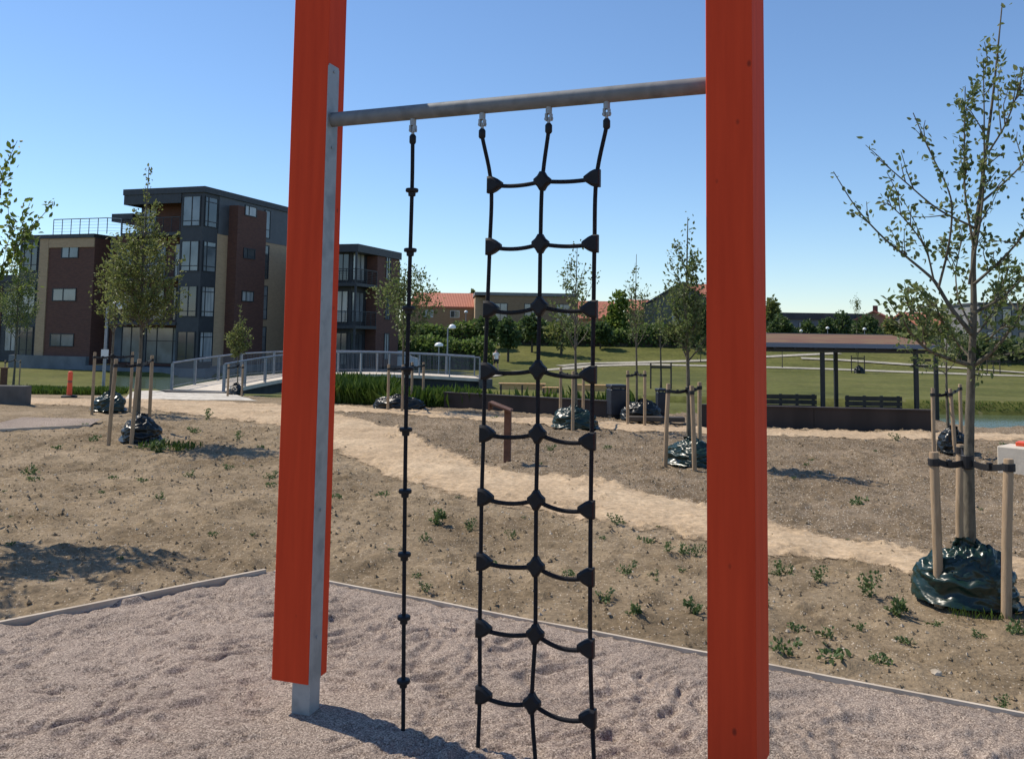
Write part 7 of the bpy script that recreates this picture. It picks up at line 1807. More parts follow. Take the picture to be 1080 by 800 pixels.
def win(parent, o, ux, uy, w_, h_, nrm, fm='frame_dark', mull=(.5,), trans=(), t=.06, name='window'):
    """window with frame bars; o = lower left corner, ux = unit along, nrm = outward"""
    o, ux, nrm = np.array(o, float), np.array(ux, float), np.array(nrm, float)
    uz = np.array([0, 0, 1.0])

    def bar(mb, a, b, c, d, z0=-.03, z1=.05):
        V_ = [o + ux * u + uz * v + nrm * q_ for q_ in (z0, z1) for u, v in ((a, c), (b, c), (b, d), (a, d))]
        mb.add(V_, [(3, 2, 1, 0), (4, 5, 6, 7), (0, 1, 5, 4), (1, 2, 6, 5), (2, 3, 7, 6), (3, 0, 4, 7)])
    mb = MB()
    bar(mb, 0, w_, 0, t)
    bar(mb, 0, w_, h_ - t, h_)
    bar(mb, 0, t, t, h_ - t)
    bar(mb, w_ - t, w_, t, h_ - t)
    for m_ in mull:
        bar(mb, w_ * m_ - t * .45, w_ * m_ + t * .45, t, h_ - t, -.028, .045)
    for m_ in trans:
        bar(mb, t, w_ - t, h_ * m_ - t * .4, h_ * m_ + t * .4, -.026, .04)
    f = mb.build(name, M[fm], parent)
    p = MB()
    bar(p, t * .5, w_ - t * .5, t * .5, h_ - t * .5, -.025, .012)
    WC[0] += 1
    p.build('pane', M[('glass', 'glass_dark', 'glass', 'glass_pale', 'glass', 'glass_dark', 'glass_pale')[WC[0] * 5 % 7]], f)
    return f


# ---- apartment block, left.  local x along the front (0 = corner, negative = left), local y into the block
BA = R(-18)
blk = thing('apartment_block', 'four storey dark metal and brick apartment block with corner windows', 'building', (-20.5, 58, -.95), BA)
FX, RX = (1, 0, 0), (0, 1, 0)
FN, RN = (0, -1, 0), (1, 0, 0)
dep = 13.0
ST = 3.0
TOP = 12.0
part = lambda nm, m, lo, hi: MB().box(lo, hi).build(nm, M[m], blk)
# core volumes
part('wall', 'brick_brown', (-8.8, 1.6, 0), (-.02, dep, 9.0))          # recessed wall behind balconies
part('wall', 'dark_metal', (-1.75, .0, 0), (0, 1.58, 11.6))            # corner tower
part('wall', 'brick_tan', (-1.70, 1.585, 0), (.0, dep, 9.02))          # right side, tan brick lower floors
part('wall', 'slate', (-6.4, 1.62, 9.0), (.03, dep, 11.6))             # dark metal top storey
part('wall', 'brick_brown', (-5.0, 1.56, 9.05), (-1.8, 1.615, 11.4))
part('roof', 'dark_metal', (-6.5, -.12, 11.6), (.14, dep + .1, TOP))
part('roof', 'dark_metal', (-8.3, .9, 9.95), (-6.52, dep, 10.5))      # lower roof overhang left
part('fascia', 'dark_metal', (-6.45, -.06, 10.95), (-1.76, .10, 11.597))
part('fascia', 'dark_metal', (-6.45, .103, 10.95), (-6.30, 1.6, 11.597))
part('wall', 'dark_metal', (-8.1, 3.4, 9.1), (-6.42, dep - .1, 9.94))
part('brick_tower', 'brick_brown', (.005, 2.75, 0), (.75, 6.2, 11.1))
part('wall', 'brick_brown', (-12.8, .05, 0), (-8.82, dep, 8.75))       # left brick volume
part('wall', 'brick_tan', (-13.6, -.02, 0), (-12.82, dep, 8.75))       # tan pier
part('wall', 'dark_metal', (-15.4, .0, 0), (-13.62, dep, 8.75))        # left glazed bay
part('roof', 'dark_metal', (-15.5, -.1, 8.75), (-8.81, dep + .05, 9.02))
part('wall', 'brick_tan', (-12.78, -.03, 8.1), (-8.83, .045, 8.74))
part('plinth', 'plinth', (-15.6, -.25, -2.6), (-8.83, .6, .55))
part('plinth', 'plinth', (-8.82, -.30, -2.6), (.9, 1.3, -.02))
part('plinth', 'plinth', (.04, 1.31, -2.6), (.9, dep, .1))
part('downpipe', 'rail', (-8.72, 1.40, .0), (-8.60, 1.52, 8.7))
# corner windows, four storeys, both faces
for k in range(4):
    z = ST * k + .35
    win(blk, (-1.62, 0, z), FX, 0, 1.42, 2.05, FN, mull=(.52,), trans=(.18,))
    win(blk, (0, .14, z), RX, 0, 1.36, 2.05, RN, mull=(.28,), trans=(.18, .82))
# brick tower's small windows
for k in range(1, 4):
    win(blk, (.75, 3.5, ST * k + 1.5), RX, 0, 1.4, .75, RN, mull=(.36,))
# strips right of the brick tower
win(blk, (.03, 7.0, 9.3), RX, 0, .75, 2.1, RN, mull=(), trans=(.3,))
for k in range(3):
    win(blk, (0, 7.0, ST * k + .3), RX, 0, .75, 2.5, RN, mull=(), trans=(.3, .7))
for k in range(3):
    win(blk, (0, 10.6, ST * k + .9), RX, 0, 1.4, 1.3, RN)
# left brick volume windows
for k, (a, w_) in enumerate(((-12.3, 2.1), (-12.3, 2.1), (-11.7, 1.5))):
    win(blk, (a, .05, ST * k + (1.2 if k == 0 else 1.35)), FX, 0, w_, .9, FN, mull=(.45,))
for k in range(3):
    win(blk, (-15.25, 0, ST * k + .45), FX, 0, 1.5, 2.1, FN, mull=(.18, .62), trans=(.22, .8))
# top storey glazing
win(blk, (-6.2, 1.62, 9.2), FX, 0, 1.15, 2.0, FN, mull=(.5,))
# ground floor glazed front and upper balcony doors
win(blk, (-8.3, 1.6, .15), FX, 0, 2.4, 2.5, FN, mull=(.33, .66))
win(blk, (-5.7, 1.6, .15), FX, 0, 3.8, 2.5, FN, mull=(.3, .65), trans=(.62,))
for k in range(1, 3):
    win(blk, (-6.0, 1.6, ST * k + .1), FX, 0, 1.9, 2.3, FN, mull=(.5,))
    win(blk, (-3.4, 1.6, ST * k + .1), FX, 0, 1.3, 2.3, FN, mull=(.5,))
    win(blk, (-8.2, 1.6, ST * k + .9), FX, 0, 1.3, 1.4, FN, mull=(.5,))


def rail_run(parent, a, b, h=1.0, n=6, slats=5, m='frame_dark'):
    a, b = np.array(a, float), np.array(b, float)
    mb = MB()
    up = np.array([0, 0, h])
    mb.beam(a + up, b + up, .03, .03)
    for k in range(n + 1):
        p = a + (b - a) * k / n
        mb.beam(p, p + up - np.array([0, 0, .03]), .02, .02)
    for k in range(slats):
        z = np.array([0, 0, h * (k + 1) / (slats + 1)])
        mb.beam(a + z, b + z, .008, .008)
    return mb.build('railing', M[m], parent)


for k in range(1, 4):
    z = ST * k
    x0 = -7.2 if k < 3 else -6.6
    part('balcony', 'dark_metal', (x0, -.05, z - .22), (-1.78, 1.58, z))
    rail_run(blk, (x0 + .05, 0, z), (-1.82, 0, z), 1.0, 7, 6)
    rail_run(blk, (x0 + .05, .02, z), (x0 + .05, 1.5, z), 1.0, 2, 6)
for x0, k in ((-7.0, 1), (-4.3, 1), (-4.3, 2)):
    part('balcony_post', 'dark_metal', (x0, .08, 0 if k == 1 else 3.0), (x0 + .1, .18, 2.78 if k == 1 else 5.78))
rail_run(blk, (-12.7, .2, 9.02), (-8.0, .2, 9.02), 1.1, 6, 4, 'rail')
rail_run(blk, (-8.0, .2, 9.02), (-6.7, 1.4, 9.02), 1.1, 2, 4, 'rail')

# ---- second dark block behind the left post
blk2 = thing('apartment_block', 'lower dark three storey block with balconies right of the left post', 'building', (xat(374, 62), 62, -1.0), BA)
part2 = lambda nm, m, lo, hi: MB().box(lo, hi).build(nm, M[m], blk2)
part2('wall', 'dark_metal', (-4.2, .9, 0), (-.9, 9, 8.2))
part2('wall', 'brick_brown', (-.88, 3.2, 0), (-.02, 7, 8.18))
part2('roof', 'dark_metal', (-4.3, -.1, 8.2), (.1, 7.1, 8.75))
for k in range(3):
    part2('balcony', 'dark_metal', (-4, -.1, 3 * k - .22), (.05, 3.15, 3 * k))
    rail_run(blk2, (-4, -.05, 3 * k), (0, -.05, 3 * k), 1.0, 5, 7)
    rail_run(blk2, (0, -.05, 3 * k), (0, 3.1, 3 * k), 1.0, 4, 7)
    win(blk2, (-3.6, .9, 3 * k + .2), FX, 0, 1.2, 2.3, FN)
    win(blk2, (-2.1, .9, 3 * k + .2), FX, 0, 1.0, 2.3, FN)
    win(blk2, (-.9, 1.0, 3 * k + .25), RX, 0, 1.8, 2.2, RN, mull=(.33, .66))
    win(blk2, (-.02, 4.6, 3 * k + .5), RX, 0, .8, 2.0, RN)
part2('balcony_post', 'dark_metal', (-.12, -.08, 0), (0, .04, 8.2))
part2('plinth', 'plinth', (-4.3, -.3, -2.6), (.2, 7.0, -.23))


# ---- dark block beyond the left edge
blk3 = thing('apartment_block', 'low dark block with a pale window band at the far left edge', 'building', (xat(21, 74), 74, -1.0), BA)
part3 = lambda nm, m, lo, hi: MB().box(lo, hi).build(nm, M[m], blk3)
part3('wall', 'dark_metal', (-12, 0, -.5), (0, 8, 6.3))
part3('wall', 'brick_brown', (-5.5, -.05, -.5), (-2.2, -.003, 6.0))
part3('roof', 'dark_metal', (-12.1, -.15, 6.303), (.15, 8.1, 6.9))
for k in range(2):
    win(blk3, (-1.7, 0, 3 * k + .5), FX, 0, 1.4, 2.0, FN)
    win(blk3, (-4.6, -.05, 3 * k + .9), FX, 0, 1.6, 1.2, FN)
    win(blk3, (-8.2, 0, 3 * k + .5), FX, 0, 1.8, 2.0, FN)

# ---- houses
def house(label, corner, ang, L_, D_, z0, eave, ridge, wall, roofm, wins=(), over=.35, hip=0, name='house', chim=None):
    """gable-roofed house, ridge along local x"""
    h_ = thing(name, label, 'house', (corner[0], corner[1], z0), ang)
    e, r_ = eave - z0, ridge - z0
    mb = MB()
    V_ = [(0, 0, -1), (L_, 0, -1), (L_, D_, -1), (0, D_, -1), (0, 0, e), (L_, 0, e), (L_, D_, e), (0, D_, e), (0, D_ / 2, r_), (L_, D_ / 2, r_)]
    mb.add(V_, [(0, 1, 5, 4), (1, 2, 6, 9, 5), (2, 3, 7, 6), (3, 0, 4, 8, 7), (3, 2, 1, 0)])
    mb.build('wall', M[wall], h_)
    t = .22
    s = (r_ - e) / (D_ / 2)
    rb = MB()
    for sg in (0, 1):
        y0, y1 = (-over, D_ / 2) if not sg else (D_ + over, D_ / 2)
        za, zb_ = e - s * over + .03, r_ + .03
        x0, x1 = -over, L_ + over
        V_ = [(x0, y0, za), (x1, y0, za), (x1 - hip, y1, zb_), (x0 + hip, y1, zb_), (x0, y0, za + t), (x1, y0, za + t), (x1 - hip, y1, zb_ + t), (x0 + hip, y1, zb_ + t)]
        rb.add(V_, [(3, 2, 1, 0), (4, 5, 6, 7), (0, 1, 5, 4), (1, 2, 6, 5), (2, 3, 7, 6), (3, 0, 4, 7)])
    ro_ = rb.build('roof', M[roofm], h_)
    if chim:
        MB().box((chim[0], D_ / 2 - .3, r_ - .4), (chim[0] + .7, D_ / 2 + .3, r_ + 1.0)).build('chimney', M['brick_brown'], ro_)
    for (x, z, w_, hh) in wins:
        win(h_, (x, 0, z), FX, 0, w_, hh, FN, 'frame_white', mull=(.5,))
    return h_


xA = xat(432, 104)
house('yellow brick house with a long terracotta tiled roof', (xA, 104), 0, xat(500, 104) - xA, 8, .2, zat(325, xat(470, 104), 104), zat(311, xat(470, 104), 108), 'brick_yellow', 'terracotta', [(4.7, 3.1, 1.1, .85), (1.6, 3.1, 1.1, .85)], .1, hip=.0)
# long flat-roofed brick house
xB0, xB1 = xat(511, 99), xat(610, 99)
hB_ = thing('flat_roof_house', 'long flat-roofed brown brick house with pale end wall', 'house', (xB0, 99, .2), R(4))
LB = xB1 - xB0
zt = zat(308, xB0, 99) - .2
MB().box((0, 0, -1), (LB, 8, zt - .35)).build('wall', M['brick_yellow'], hB_)
MB().box((-1.1, .8, -1), (-.01, 7.5, zt - .55)).build('end_wall', M['brick_tan'], hB_)
MB().box((-1.2, -.15, zt - .345), (LB + .15, 8.2, zt)).build('roof', M['greypanel'], hB_)
for x in (.9, 4.4, 8.0):
    win(hB_, (x, 0, zt - 3.2), FX, 0, 1.6, 2.0, FN, 'frame_dark', mull=(.5,))
for x in (2.9, 7.8):
    win(hB_, (x, 0, .2), FX, 0, 1.9, 2.0, FN, 'frame_white', mull=(.5,))
xC = xat(608, 118)
house('low house with pale orange roof behind the net', (xC, 118), R(2), xat(650, 118) - xC, 8, .2, zat(336, xC, 118), zat(319, xC, 122), 'brick_tan', 'terracotta', [], .3)
xC = xat(664, 112)
house('small pink brick house beside the gabled grey house', (xC, 112), R(-4), xat(690, 112) - xC, 7, .2, zat(328, xC, 112), zat(318, xC, 116), 'brick_yellow', 'terracotta', [], .2)
# gabled grey house: ridge runs away from the camera
xg0, xg1 = xat(680, 97), xat(757, 97)
gz, gr = zat(322, xat(690, 97), 97), zat(299, xat(713, 97), 97)
gh = house('grey-green gabled house with pale verge boards', (xg0 + (xg1 - xg0), 97), R(76), 10, xg1 - xg0, .0, gz, gr, 'greywall', 'darkroof', [], .25)
wv = MB().box((-.05, 3.6, 2.6), (.02, 4.9, 4.0)).build('window', M['frame_white'], gh)
MB().box((-.07, 3.7, 2.7), (-.045, 4.8, 3.9)).build('pane', M['glass'], wv)
xC = xat(722, 110)
house('red-roofed house showing behind the gabled grey house', (xC, 110), R(-6), 5.6, 9, .2, zat(326, xC, 110), zat(301, xC, 114), 'brick_yellow', 'terracotta', [], .3)
xC = xat(812, 132)
ob = thing('long_building', 'long low dark flat-roofed building on the skyline', 'building', (xC, 132, .3), 0)
zt = zat(330, xat(860, 132), 132) - .3
lw = xat(925, 132) - xC
MB().box((0, 0, -1), (lw, 10, zt - .95)).build('wall', M['bluewall'], ob)
MB().box((-.2, -.3, zt - .94), (lw + .2, 10.2, zt)).build('roof', M['darkroof'], ob)
for k in range(5):
    win(ob, (1.2 + k * 3.1, 0, zt - 2.6), FX, 0, 1.8, 1.2, FN)
xC = xat(928, 120)
house('small house with a bright red roof end on the skyline', (xC + 3, 120), R(62), 6, 7, .2, zat(342, xC, 120), zat(329, xC, 120), 'brick_yellow', 'terracotta', [], .2, chim=(2,))
xC = xat(970, 112)
house('dull red roofed house behind the near apple trunk', (xC, 112), R(6), xat(1035, 112) - xC, 8, .2, zat(344, xC, 112), zat(331, xC, 116), 'greywall', 'terracotta', [(1.5, 1.4, 1.2, 1.2), (4.2, 1.4, 1.2, 1.2)], .25)
xC = xat(1034, 92)
gb = thing('panel_house', 'grey panelled two storey house with tall windows at the right edge', 'house', (xC, 92, .1), R(-4))
zt = zat(321, xC, 92) - .1
MB().box((0, 0, -1), (12, 9, zt)).build('wall', M['greypanel'], gb)
MB().box((-.15, -.15, zt + .003), (12.15, 9.15, zt + .22)).build('roof', M['darkroof'], gb)
for x in (.7, 2.3, 3.9, 5.8, 7.6):
    win(gb, (x, 0, zt - 2.6), FX, 0, .95, 2.2, FN, 'frame_dark', mull=())
    win(gb, (x, 0, .4), FX, 0, .95, 2.0, FN, 'frame_dark', mull=())

# ================================================================== BRIDGE
nearP = resample([(-11.6, 36.0), (-11.1, 38), (-10.2, 40.9), (-8.6, 43.3), (-6.6, 44.9), (-4.2, 45.8), (-1.6, 46.2)], 41)
tt = np.gradient(nearP, axis=0)
tt /= np.linalg.norm(tt, axis=1, keepdims=True)
nn = np.stack([-tt[:, 1], tt[:, 0]], 1)
farP = nearP + nn * 2.4
s_ = np.linspace(0, 1, 41)
dz = -.84 + .30 * np.sin(np.pi * np.clip(s_, 0, 1)) ** 1 + .12 * s_
bo = (float(nearP[0][0]), float(nearP[0][1]), -.85)
br = thing('footbridge', 'curved footbridge with grey mesh railings and pale deck', 'bridge', bo)


def slab(name, A, B, z0, z1, m):
    mb = MB(bo)
    V_, F_ = [], []
    n = len(A)
    for k in range(n):
        for (p, z) in ((A[k], z0[k]), (B[k], z0[k]), (B[k], z1[k]), (A[k], z1[k])):
            V_.append((p[0], p[1], z))
    for k in range(n - 1):
        for a in range(4):
            b = (a + 1) % 4
            F_.append((k * 4 + a, k * 4 + b, k * 4 + 4 + b, k * 4 + 4 + a))
    F_ += [(3, 2, 1, 0), tuple(range(4 * n - 4, 4 * n))]
    return mb.add(V_, F_).build(name, M[m], br)


slab('deck', nearP - nn * .08, farP + nn * .08, dz - .16, dz, 'concrete')
slab('girder', nearP + nn * .15, nearP + nn * .45, dz - .62, dz - .165, 'girder')
slab('girder', farP - nn * .45, farP - nn * .15, dz - .62, dz - .165, 'girder')
for P_ in (nearP, farP):
    mb = MB(bo)
    top = [(P_[k][0], P_[k][1], dz[k] + 1.08) for k in range(41)]
    mb.tube(top, .035, 8)
    bot = [(P_[k][0], P_[k][1], dz[k] + .12) for k in range(41)]
    mb.tube(bot, .016, 6)
    rl = mb.build('railing', M['rail'], br)
    for k in range(0, 41, 4):
        t_ = tt[k]
        MB(bo).obox(P_[k], t_, (-t_[1], t_[0]), .03, .055, dz[k] - .1, dz[k] + 1.05).build('rail_post', M['rail'], br)
    # mesh infill: thin upright bars
    mb = MB(bo)
    for k in range(40):
        for f in np.linspace(0, 1, 6, endpoint=False):
            p = P_[k] * (1 - f) + P_[k + 1] * f
            z = dz[k] * (1 - f) + dz[k + 1] * f
            mb.beam((p[0], p[1], z + .12), (p[0], p[1], z + 1.06), .0055, .0055)
    mb.build('mesh_infill', M['mesh'], br)
# abutments
MB(bo).obox((nearP[0] + farP[0]) / 2 - tt[0] * .1, tt[0], nn[0], .35, 1.45, -2.4, -.87).build('abutment', M['darkcon'], br)
MB(bo).obox((nearP[-1] + farP[-1]) / 2 + tt[-1] * .3, tt[-1], nn[-1], .35, 1.45, -2.4, -.74).build('abutment', M['darkcon'], br)


# ================================================================== WALL BY THE WATER, BINS, BENCHES, PAVILION
def low_wall(label, p0, p1, h, th=.10):
    p0, p1 = np.array(p0[:2], float), np.array(p1[:2], float)
    d = (p1 - p0) / np.linalg.norm(p1 - p0)
    e = np.array([-d[1], d[0]])
    root = thing('retaining_wall', label, 'wall', (p0[0], p0[1], 0))
    L_ = np.linalg.norm(p1 - p0)
    n = max(1, int(L_ / 1.9))
    for k in range(n):
        a, b = p0 + d * (L_ * k / n + .004), p0 + d * (L_ * (k + 1) / n - .004)
        MB((p0[0], p0[1], 0)).obox((a + b) / 2 + e * th / 2, d, e, np.linalg.norm(b - a) / 2, th / 2, -1.0, h).build('panel', M['wallsteel'], root)
    MB((p0[0], p0[1], 0)).obox((p0 + p1) / 2 + e * th / 2, d, e, L_ / 2, th / 2 + .03, h + .003, h + .03).build('coping', M['wallsteel'], root)
    return root


wp = lambda px, py: G(px, py)
low_wall('long dark brown wall behind the path between bridge and bins', wp(468, 429), wp(684, 441), .28)
low_wall('dark wall below the pavilion right of the bins', wp(736, 446), wp(985, 452.5), .33)
a, b = wp(985, 452.5), wp(985, 452.5)
# plank lying at the gap
g = wp(664, 441)
o = MB().box((-.55, -.12, 0), (.55, .12, .09), .01).build('timber_plank', M['benchdark'])
o.location = (wp(690, 443)[0], wp(690, 443)[1] - .2, .0)
tag(o, 'dark timber plank lying on the path by the bins', 'plank')


def litter_bin(label, px, py, wpx, hpx):
    g = G(px, py)
    w_ = wpx * g[1] / F_PX / 2
    h_ = hpx * g[1] / F_PX
    root = thing('litter_bin', label, 'bin', g, R(12), 'dark bins by the wall')
    MB().box((-w_, -w_, .03), (w_, w_, h_ * .86), .015).build('body', M['bin'], root)
    MB().box((-w_ - .01, -w_ - .01, h_ * .90), (w_ + .01, w_ + .01, h_), .012).build('lid', M['bin'], root)
    for sx in (-1, 1):
        for sy in (-1, 1):
            MB().box((sx * w_ * .85 - .012, sy * w_ * .85 - .012, h_ * .85), (sx * w_ * .85 + .012, sy * w_ * .85 + .012, h_ * .905)).build('lid_post', M['black'], root)
    MB().box((-w_ * .9, -w_ * .9, -.03), (w_ * .9, w_ * .9, .032)).build('base', M['black'], root)


litter_bin('large dark blue bin beside the thin tree', 650, 439, 17, 33)
litter_bin('small dark bin in the gap between the walls', 697, 437, 9, 27)


def bench(label, px, py_top, Y, L_, top_m, leg_m, back=False, group=None, h=.46):
    x = xat(px, Y)
    z0 = float(Hs(x, Y))
    root = thing('bench', label, 'bench', (x, Y, z0), 0, group)
    zt = zat(py_top, x, Y) - z0
    for k in range(3):
        MB().box((-L_ / 2, -.24 + k * .165, zt - .06), (L_ / 2, -.24 + k * .165 + .15, zt)).build('seat_plank', M[top_m], root)
    if not back:
        MB().box((-L_ / 2 + .04, -.205, zt - .30), (L_ / 2 - .04, -.175, zt - .065)).build('front_board', M[top_m], root)
    for sx in (-.45, 0, .45):
        MB().box((sx * L_ - .04, -.22, -.1), (sx * L_ + .04, .24, zt - .062)).build('leg', M[leg_m], root)
    if back:
        for sx in (-.45, -.15, .15, .45):
            MB().box((sx * L_ - .03, .262, zt - .05), (sx * L_ + .03, .31, zt + .44)).build('back_post', M[leg_m], root)
        for k in range(3):
            MB().box((-L_ / 2, .23, zt + .08 + k * .12), (L_ / 2, .26, zt + .185 + k * .12)).build('back_slat', M[top_m], root)
    return root


bench('long golden wood bench behind the wall, left of the net middle', 551, 404, 42.5, 2.25, 'benchwood', 'benchdark', group='golden benches behind the wall')
bench('short low golden bench at the right end of the long one', 581, 408, 41.5, .75, 'benchwood', 'benchdark', group='golden benches behind the wall')
bench('golden wood bench half hidden behind the stakes of the net tree', 625, 405.5, 42.5, 2.0, 'benchwood', 'benchdark', group='golden benches behind the wall')
bench('golden bench just left of the large dark bin', 652, 408, 43.5, 1.0, 'benchwood', 'benchdark', group='golden benches behind the wall')
bench('dark backed bench beside the right orange post', 836, 436, 20.9, 1.3, 'benchdark', 'pav', True, 'dark benches under the pavilion')
bench('dark backed bench between the two pavilion post pairs', 926, 438, 20.9, 1.35, 'benchdark', 'pav', True, 'dark benches under the pavilion')

# pavilion on the far shore
YP = 20.6
pz = -.15
xl, xr = xat(772, YP, 1), xat(984, YP, 1)
pv = thing('pavilion', 'long open pavilion with a reddish sedum roof on black posts', 'pavilion', (xl, YP, pz))
po = (xl, YP, pz)
zE = zat(364, xat(880, YP, 1), YP) - pz
zB0, zB1 = zat(371.5, xat(880, YP, 1), YP) - pz, zat(367.5, xat(880, YP, 1), YP) - pz
zR = zat(352, xat(880, YP, 1), YP + 2.2) - pz
LP = xr - xl
mb = MB()
mb.add([(0, -.25, zE - .03), (LP, -.25, zE - .03), (LP, 2.2, zR - .07), (0, 2.2, zR - .07), (0, -.25, zE + .04), (LP, -.25, zE + .04), (LP, 2.2, zR), (0, 2.2, zR)],
       [(3, 2, 1, 0), (4, 5, 6, 7), (0, 1, 5, 4), (1, 2, 6, 5), (2, 3, 7, 6), (3, 0, 4, 7)])
mb.build('roof', M['sedum'], pv)
MB().box((-.02, -.29, zE - .055), (LP + .02, -.253, zE + .045)).build('fascia', M['fascia'], pv)
MB().box((-.02, 2.203, zR - .1), (LP + .02, 2.23, zR + .016)).build('fascia', M['greypanel'], pv)
for yy in (0.0, 1.9):
    MB().box((0, yy - .04, zB0), (LP, yy + .04, zB1)).build('beam', M['pav'], pv)
nr = int(LP / .46)
for k in range(nr + 1):
    x = LP * k / nr
    x = min(max(x, .05), LP - .05)
    MB().add([(x - .022, -.235, zE - .095), (x + .022, -.235, zE - .095), (x + .022, 2.15, zR - .15), (x - .022, 2.15, zR - .15), (x - .022, -.235, zE - .034), (x + .022, -.235, zE - .034), (x + .022, 2.15, zR - .075), (x - .022, 2.15, zR - .075)],
             [(3, 2, 1, 0), (4, 5, 6, 7), (0, 1, 5, 4), (1, 2, 6, 5), (2, 3, 7, 6), (3, 0, 4, 7)]).build('rafter', M['pav'], pv)
for px in (778, 868, 967):
    x = xat(px, YP, 0) - xl
    MB().box((x - .045, -.045, -.4), (x + .045, .045, zB0 - .003), .006).build('post', M['pav'], pv)
for px in (790, 882, 988):
    x = xat(px, YP + 1.9, 0) - xl
    MB().box((x - .045, 1.855, -.4), (x + .045, 1.945, zB0 - .003), .006).build('post', M['pav'], pv)
x0, x1 = xat(969, YP, 0) - xl, xat(985, YP, 0) - xl
for k, py in enumerate((380, 386.5)):
    z = zat(py, xat(977, YP, 0), YP) - pz
    MB().box((x0, .3, z - .03), (x1 + .1, .33, z + .03)).build('slat', M['benchdark'], pv)

# ================================================================== SMALL THINGS
# rusty post with tilted plate
g = G(535, 485)
sp = thing('sign_post', 'rusty square post with a tilted plate on top beyond the path', 'sign post', g, R(-8))
hp = zat(431, g[0], g[1])
MB().box((-.045, -.045, -.2), (.045, .045, hp), .004).build('post', M['corten'], sp)
MB().add([(-.24, -.14, hp + .07), (.05, -.14, hp - .035), (.05, .14, hp - .035), (-.24, .14, hp + .07), (-.24, -.14, hp + .095), (.05, -.14, hp - .01), (.05, .14, hp - .01), (-.24, .14, hp + .095)],
         [(3, 2, 1, 0), (4, 5, 6, 7), (0, 1, 5, 4), (1, 2, 6, 5), (2, 3, 7, 6), (3, 0, 4, 7)]).build('plate', M['corten'], sp)
MB().box((-.25, -.15, hp - .02), (-.225, .15, hp + .09)).build('plate_lip', M['corten'], sp)
# second rusty post at far left
g = G(12, 408)
g[1] -= .6
o = thing('bollard', 'broad rusty post beside the stakes at the far left edge', 'bollard', drop(g), 0)
MB().box((-.11, -.08, -.2), (.11, .08, .78), .006).build('post', M['corten'], o)
MB().box((-.14, -.10, .783), (.14, .10, .82)).build('cap', M['corten'], o)

# orange delineator
g = G(73, 418.5)
dl = thing('delineator', 'orange-red plastic traffic delineator with a dark band on black base', 'traffic post', g)
smooth_by_angle(MB().lathe((0, 0, 0), [(.065, .04), (.062, .2), (.058, .36)], 16).build('lower_tube', M['cone'], dl))
smooth_by_angle(MB().lathe((0, 0, 0), [(.052, .361), (.052, .42)], 16).build('band', M['reflect'], dl))
smooth_by_angle(MB().lathe((0, 0, 0), [(.058, .421), (.056, .6), (.05, .64), (.03, .65)], 16).build('upper_tube', M['cone'], dl))
smooth_by_angle(MB().lathe((0, 0, 0), [(.20, -.01), (.20, .025), (.17, .045), (.07, .05)], 8).build('base', M['black'], dl))

# concrete blocks
g0_, g1_ = G(27, 426), G(-60, 427)
o = MB().box((g1_[0] - g0_[0], 0, -.1), (0, .22, zat(407, g0_[0], g0_[1])), .012).build('concrete_block', M['darkcon'])
o.location = (g0_[0], g0_[1], 0)
tag(o, 'low dark concrete block at the far left edge', 'concrete block')
g = G(1052, 494)
hz = zat(470, g[0], g[1])
o = MB().box((0, 0, -.08), (1.7, .45, hz), .012).build('concrete_block', M['concrete'])
o.location = (g[0], g[1], 0)
o.rotation_euler = (0, 0, R(-49))
tag(o, 'pale concrete block at the right edge', 'concrete block')
o = MB().box((0, 0, 0), (1.4, .2, .05), .006).build('orange_board', M['cone'])
o.location = (g[0] + .26, g[1] + .02, hz + .002)
o.rotation_euler = (0, 0, R(-40))
tag(o, 'orange board lying on the pale concrete block', 'board')


# lamps
def lamp(label, px, Y, top, base_z=None, arm=0.0, sign=False, rg=.14):
    x = xat(px, Y, 1)
    z0 = float(Hs(x, Y)) if base_z is None else base_z
    h_ = zat(top, x, Y) - z0
    root = thing('street_lamp', label, 'street lamp', (x, Y, z0), 0, 'white-headed lamps')
    mb = MB()
    mb.tube([(0, 0, -.2), (0, 0, h_ - .05)], [.05, .035], 10)
    if arm:
        mb.tube([(0, 0, h_ - .06), (arm * .5, 0, h_ + .04), (arm, 0, h_ + .05)], .02, 8)
    smooth_by_angle(mb.build('pole', M['rail'], root))
    smooth_by_angle(MB().lathe((arm, 0, h_), [(.05, -.10), (rg, -.06), (rg * 1.05, .0), (rg * .85, .10), (rg * .4, .16), (.02, .175)], 16).build('lamp_head', M['lampwhite'], root))
    if sign:
        MB().box((-.09, -.07, 1.0), (.13, -.055, 1.28)).build('sign_plate', M['white'], root)
    return root


lamp('white-headed lamp at the far end of the bridge', 472, 50, 345, arm=.25, rg=.20)
lamp('low white-headed lamp left of the taller lamp at the bridge end', 463, 54, 364, rg=.26)
lamp('lamp with a small white sign plate before the apartment block', 111, 27, 323, arm=.28, sign=True, rg=.16)
lamp('distant lamp in front of the yellow brick house', 491, 95, 329, rg=.19)
lamp('distant white lamp behind the pavilion, nearest the right post', 845, 100, 349, rg=.18)
lamp('distant white lamp behind the middle of the pavilion roof', 873, 100, 346, rg=.19)
lamp('distant white lamp behind the pavilion under the red roof', 912, 100, 347, rg=.19)


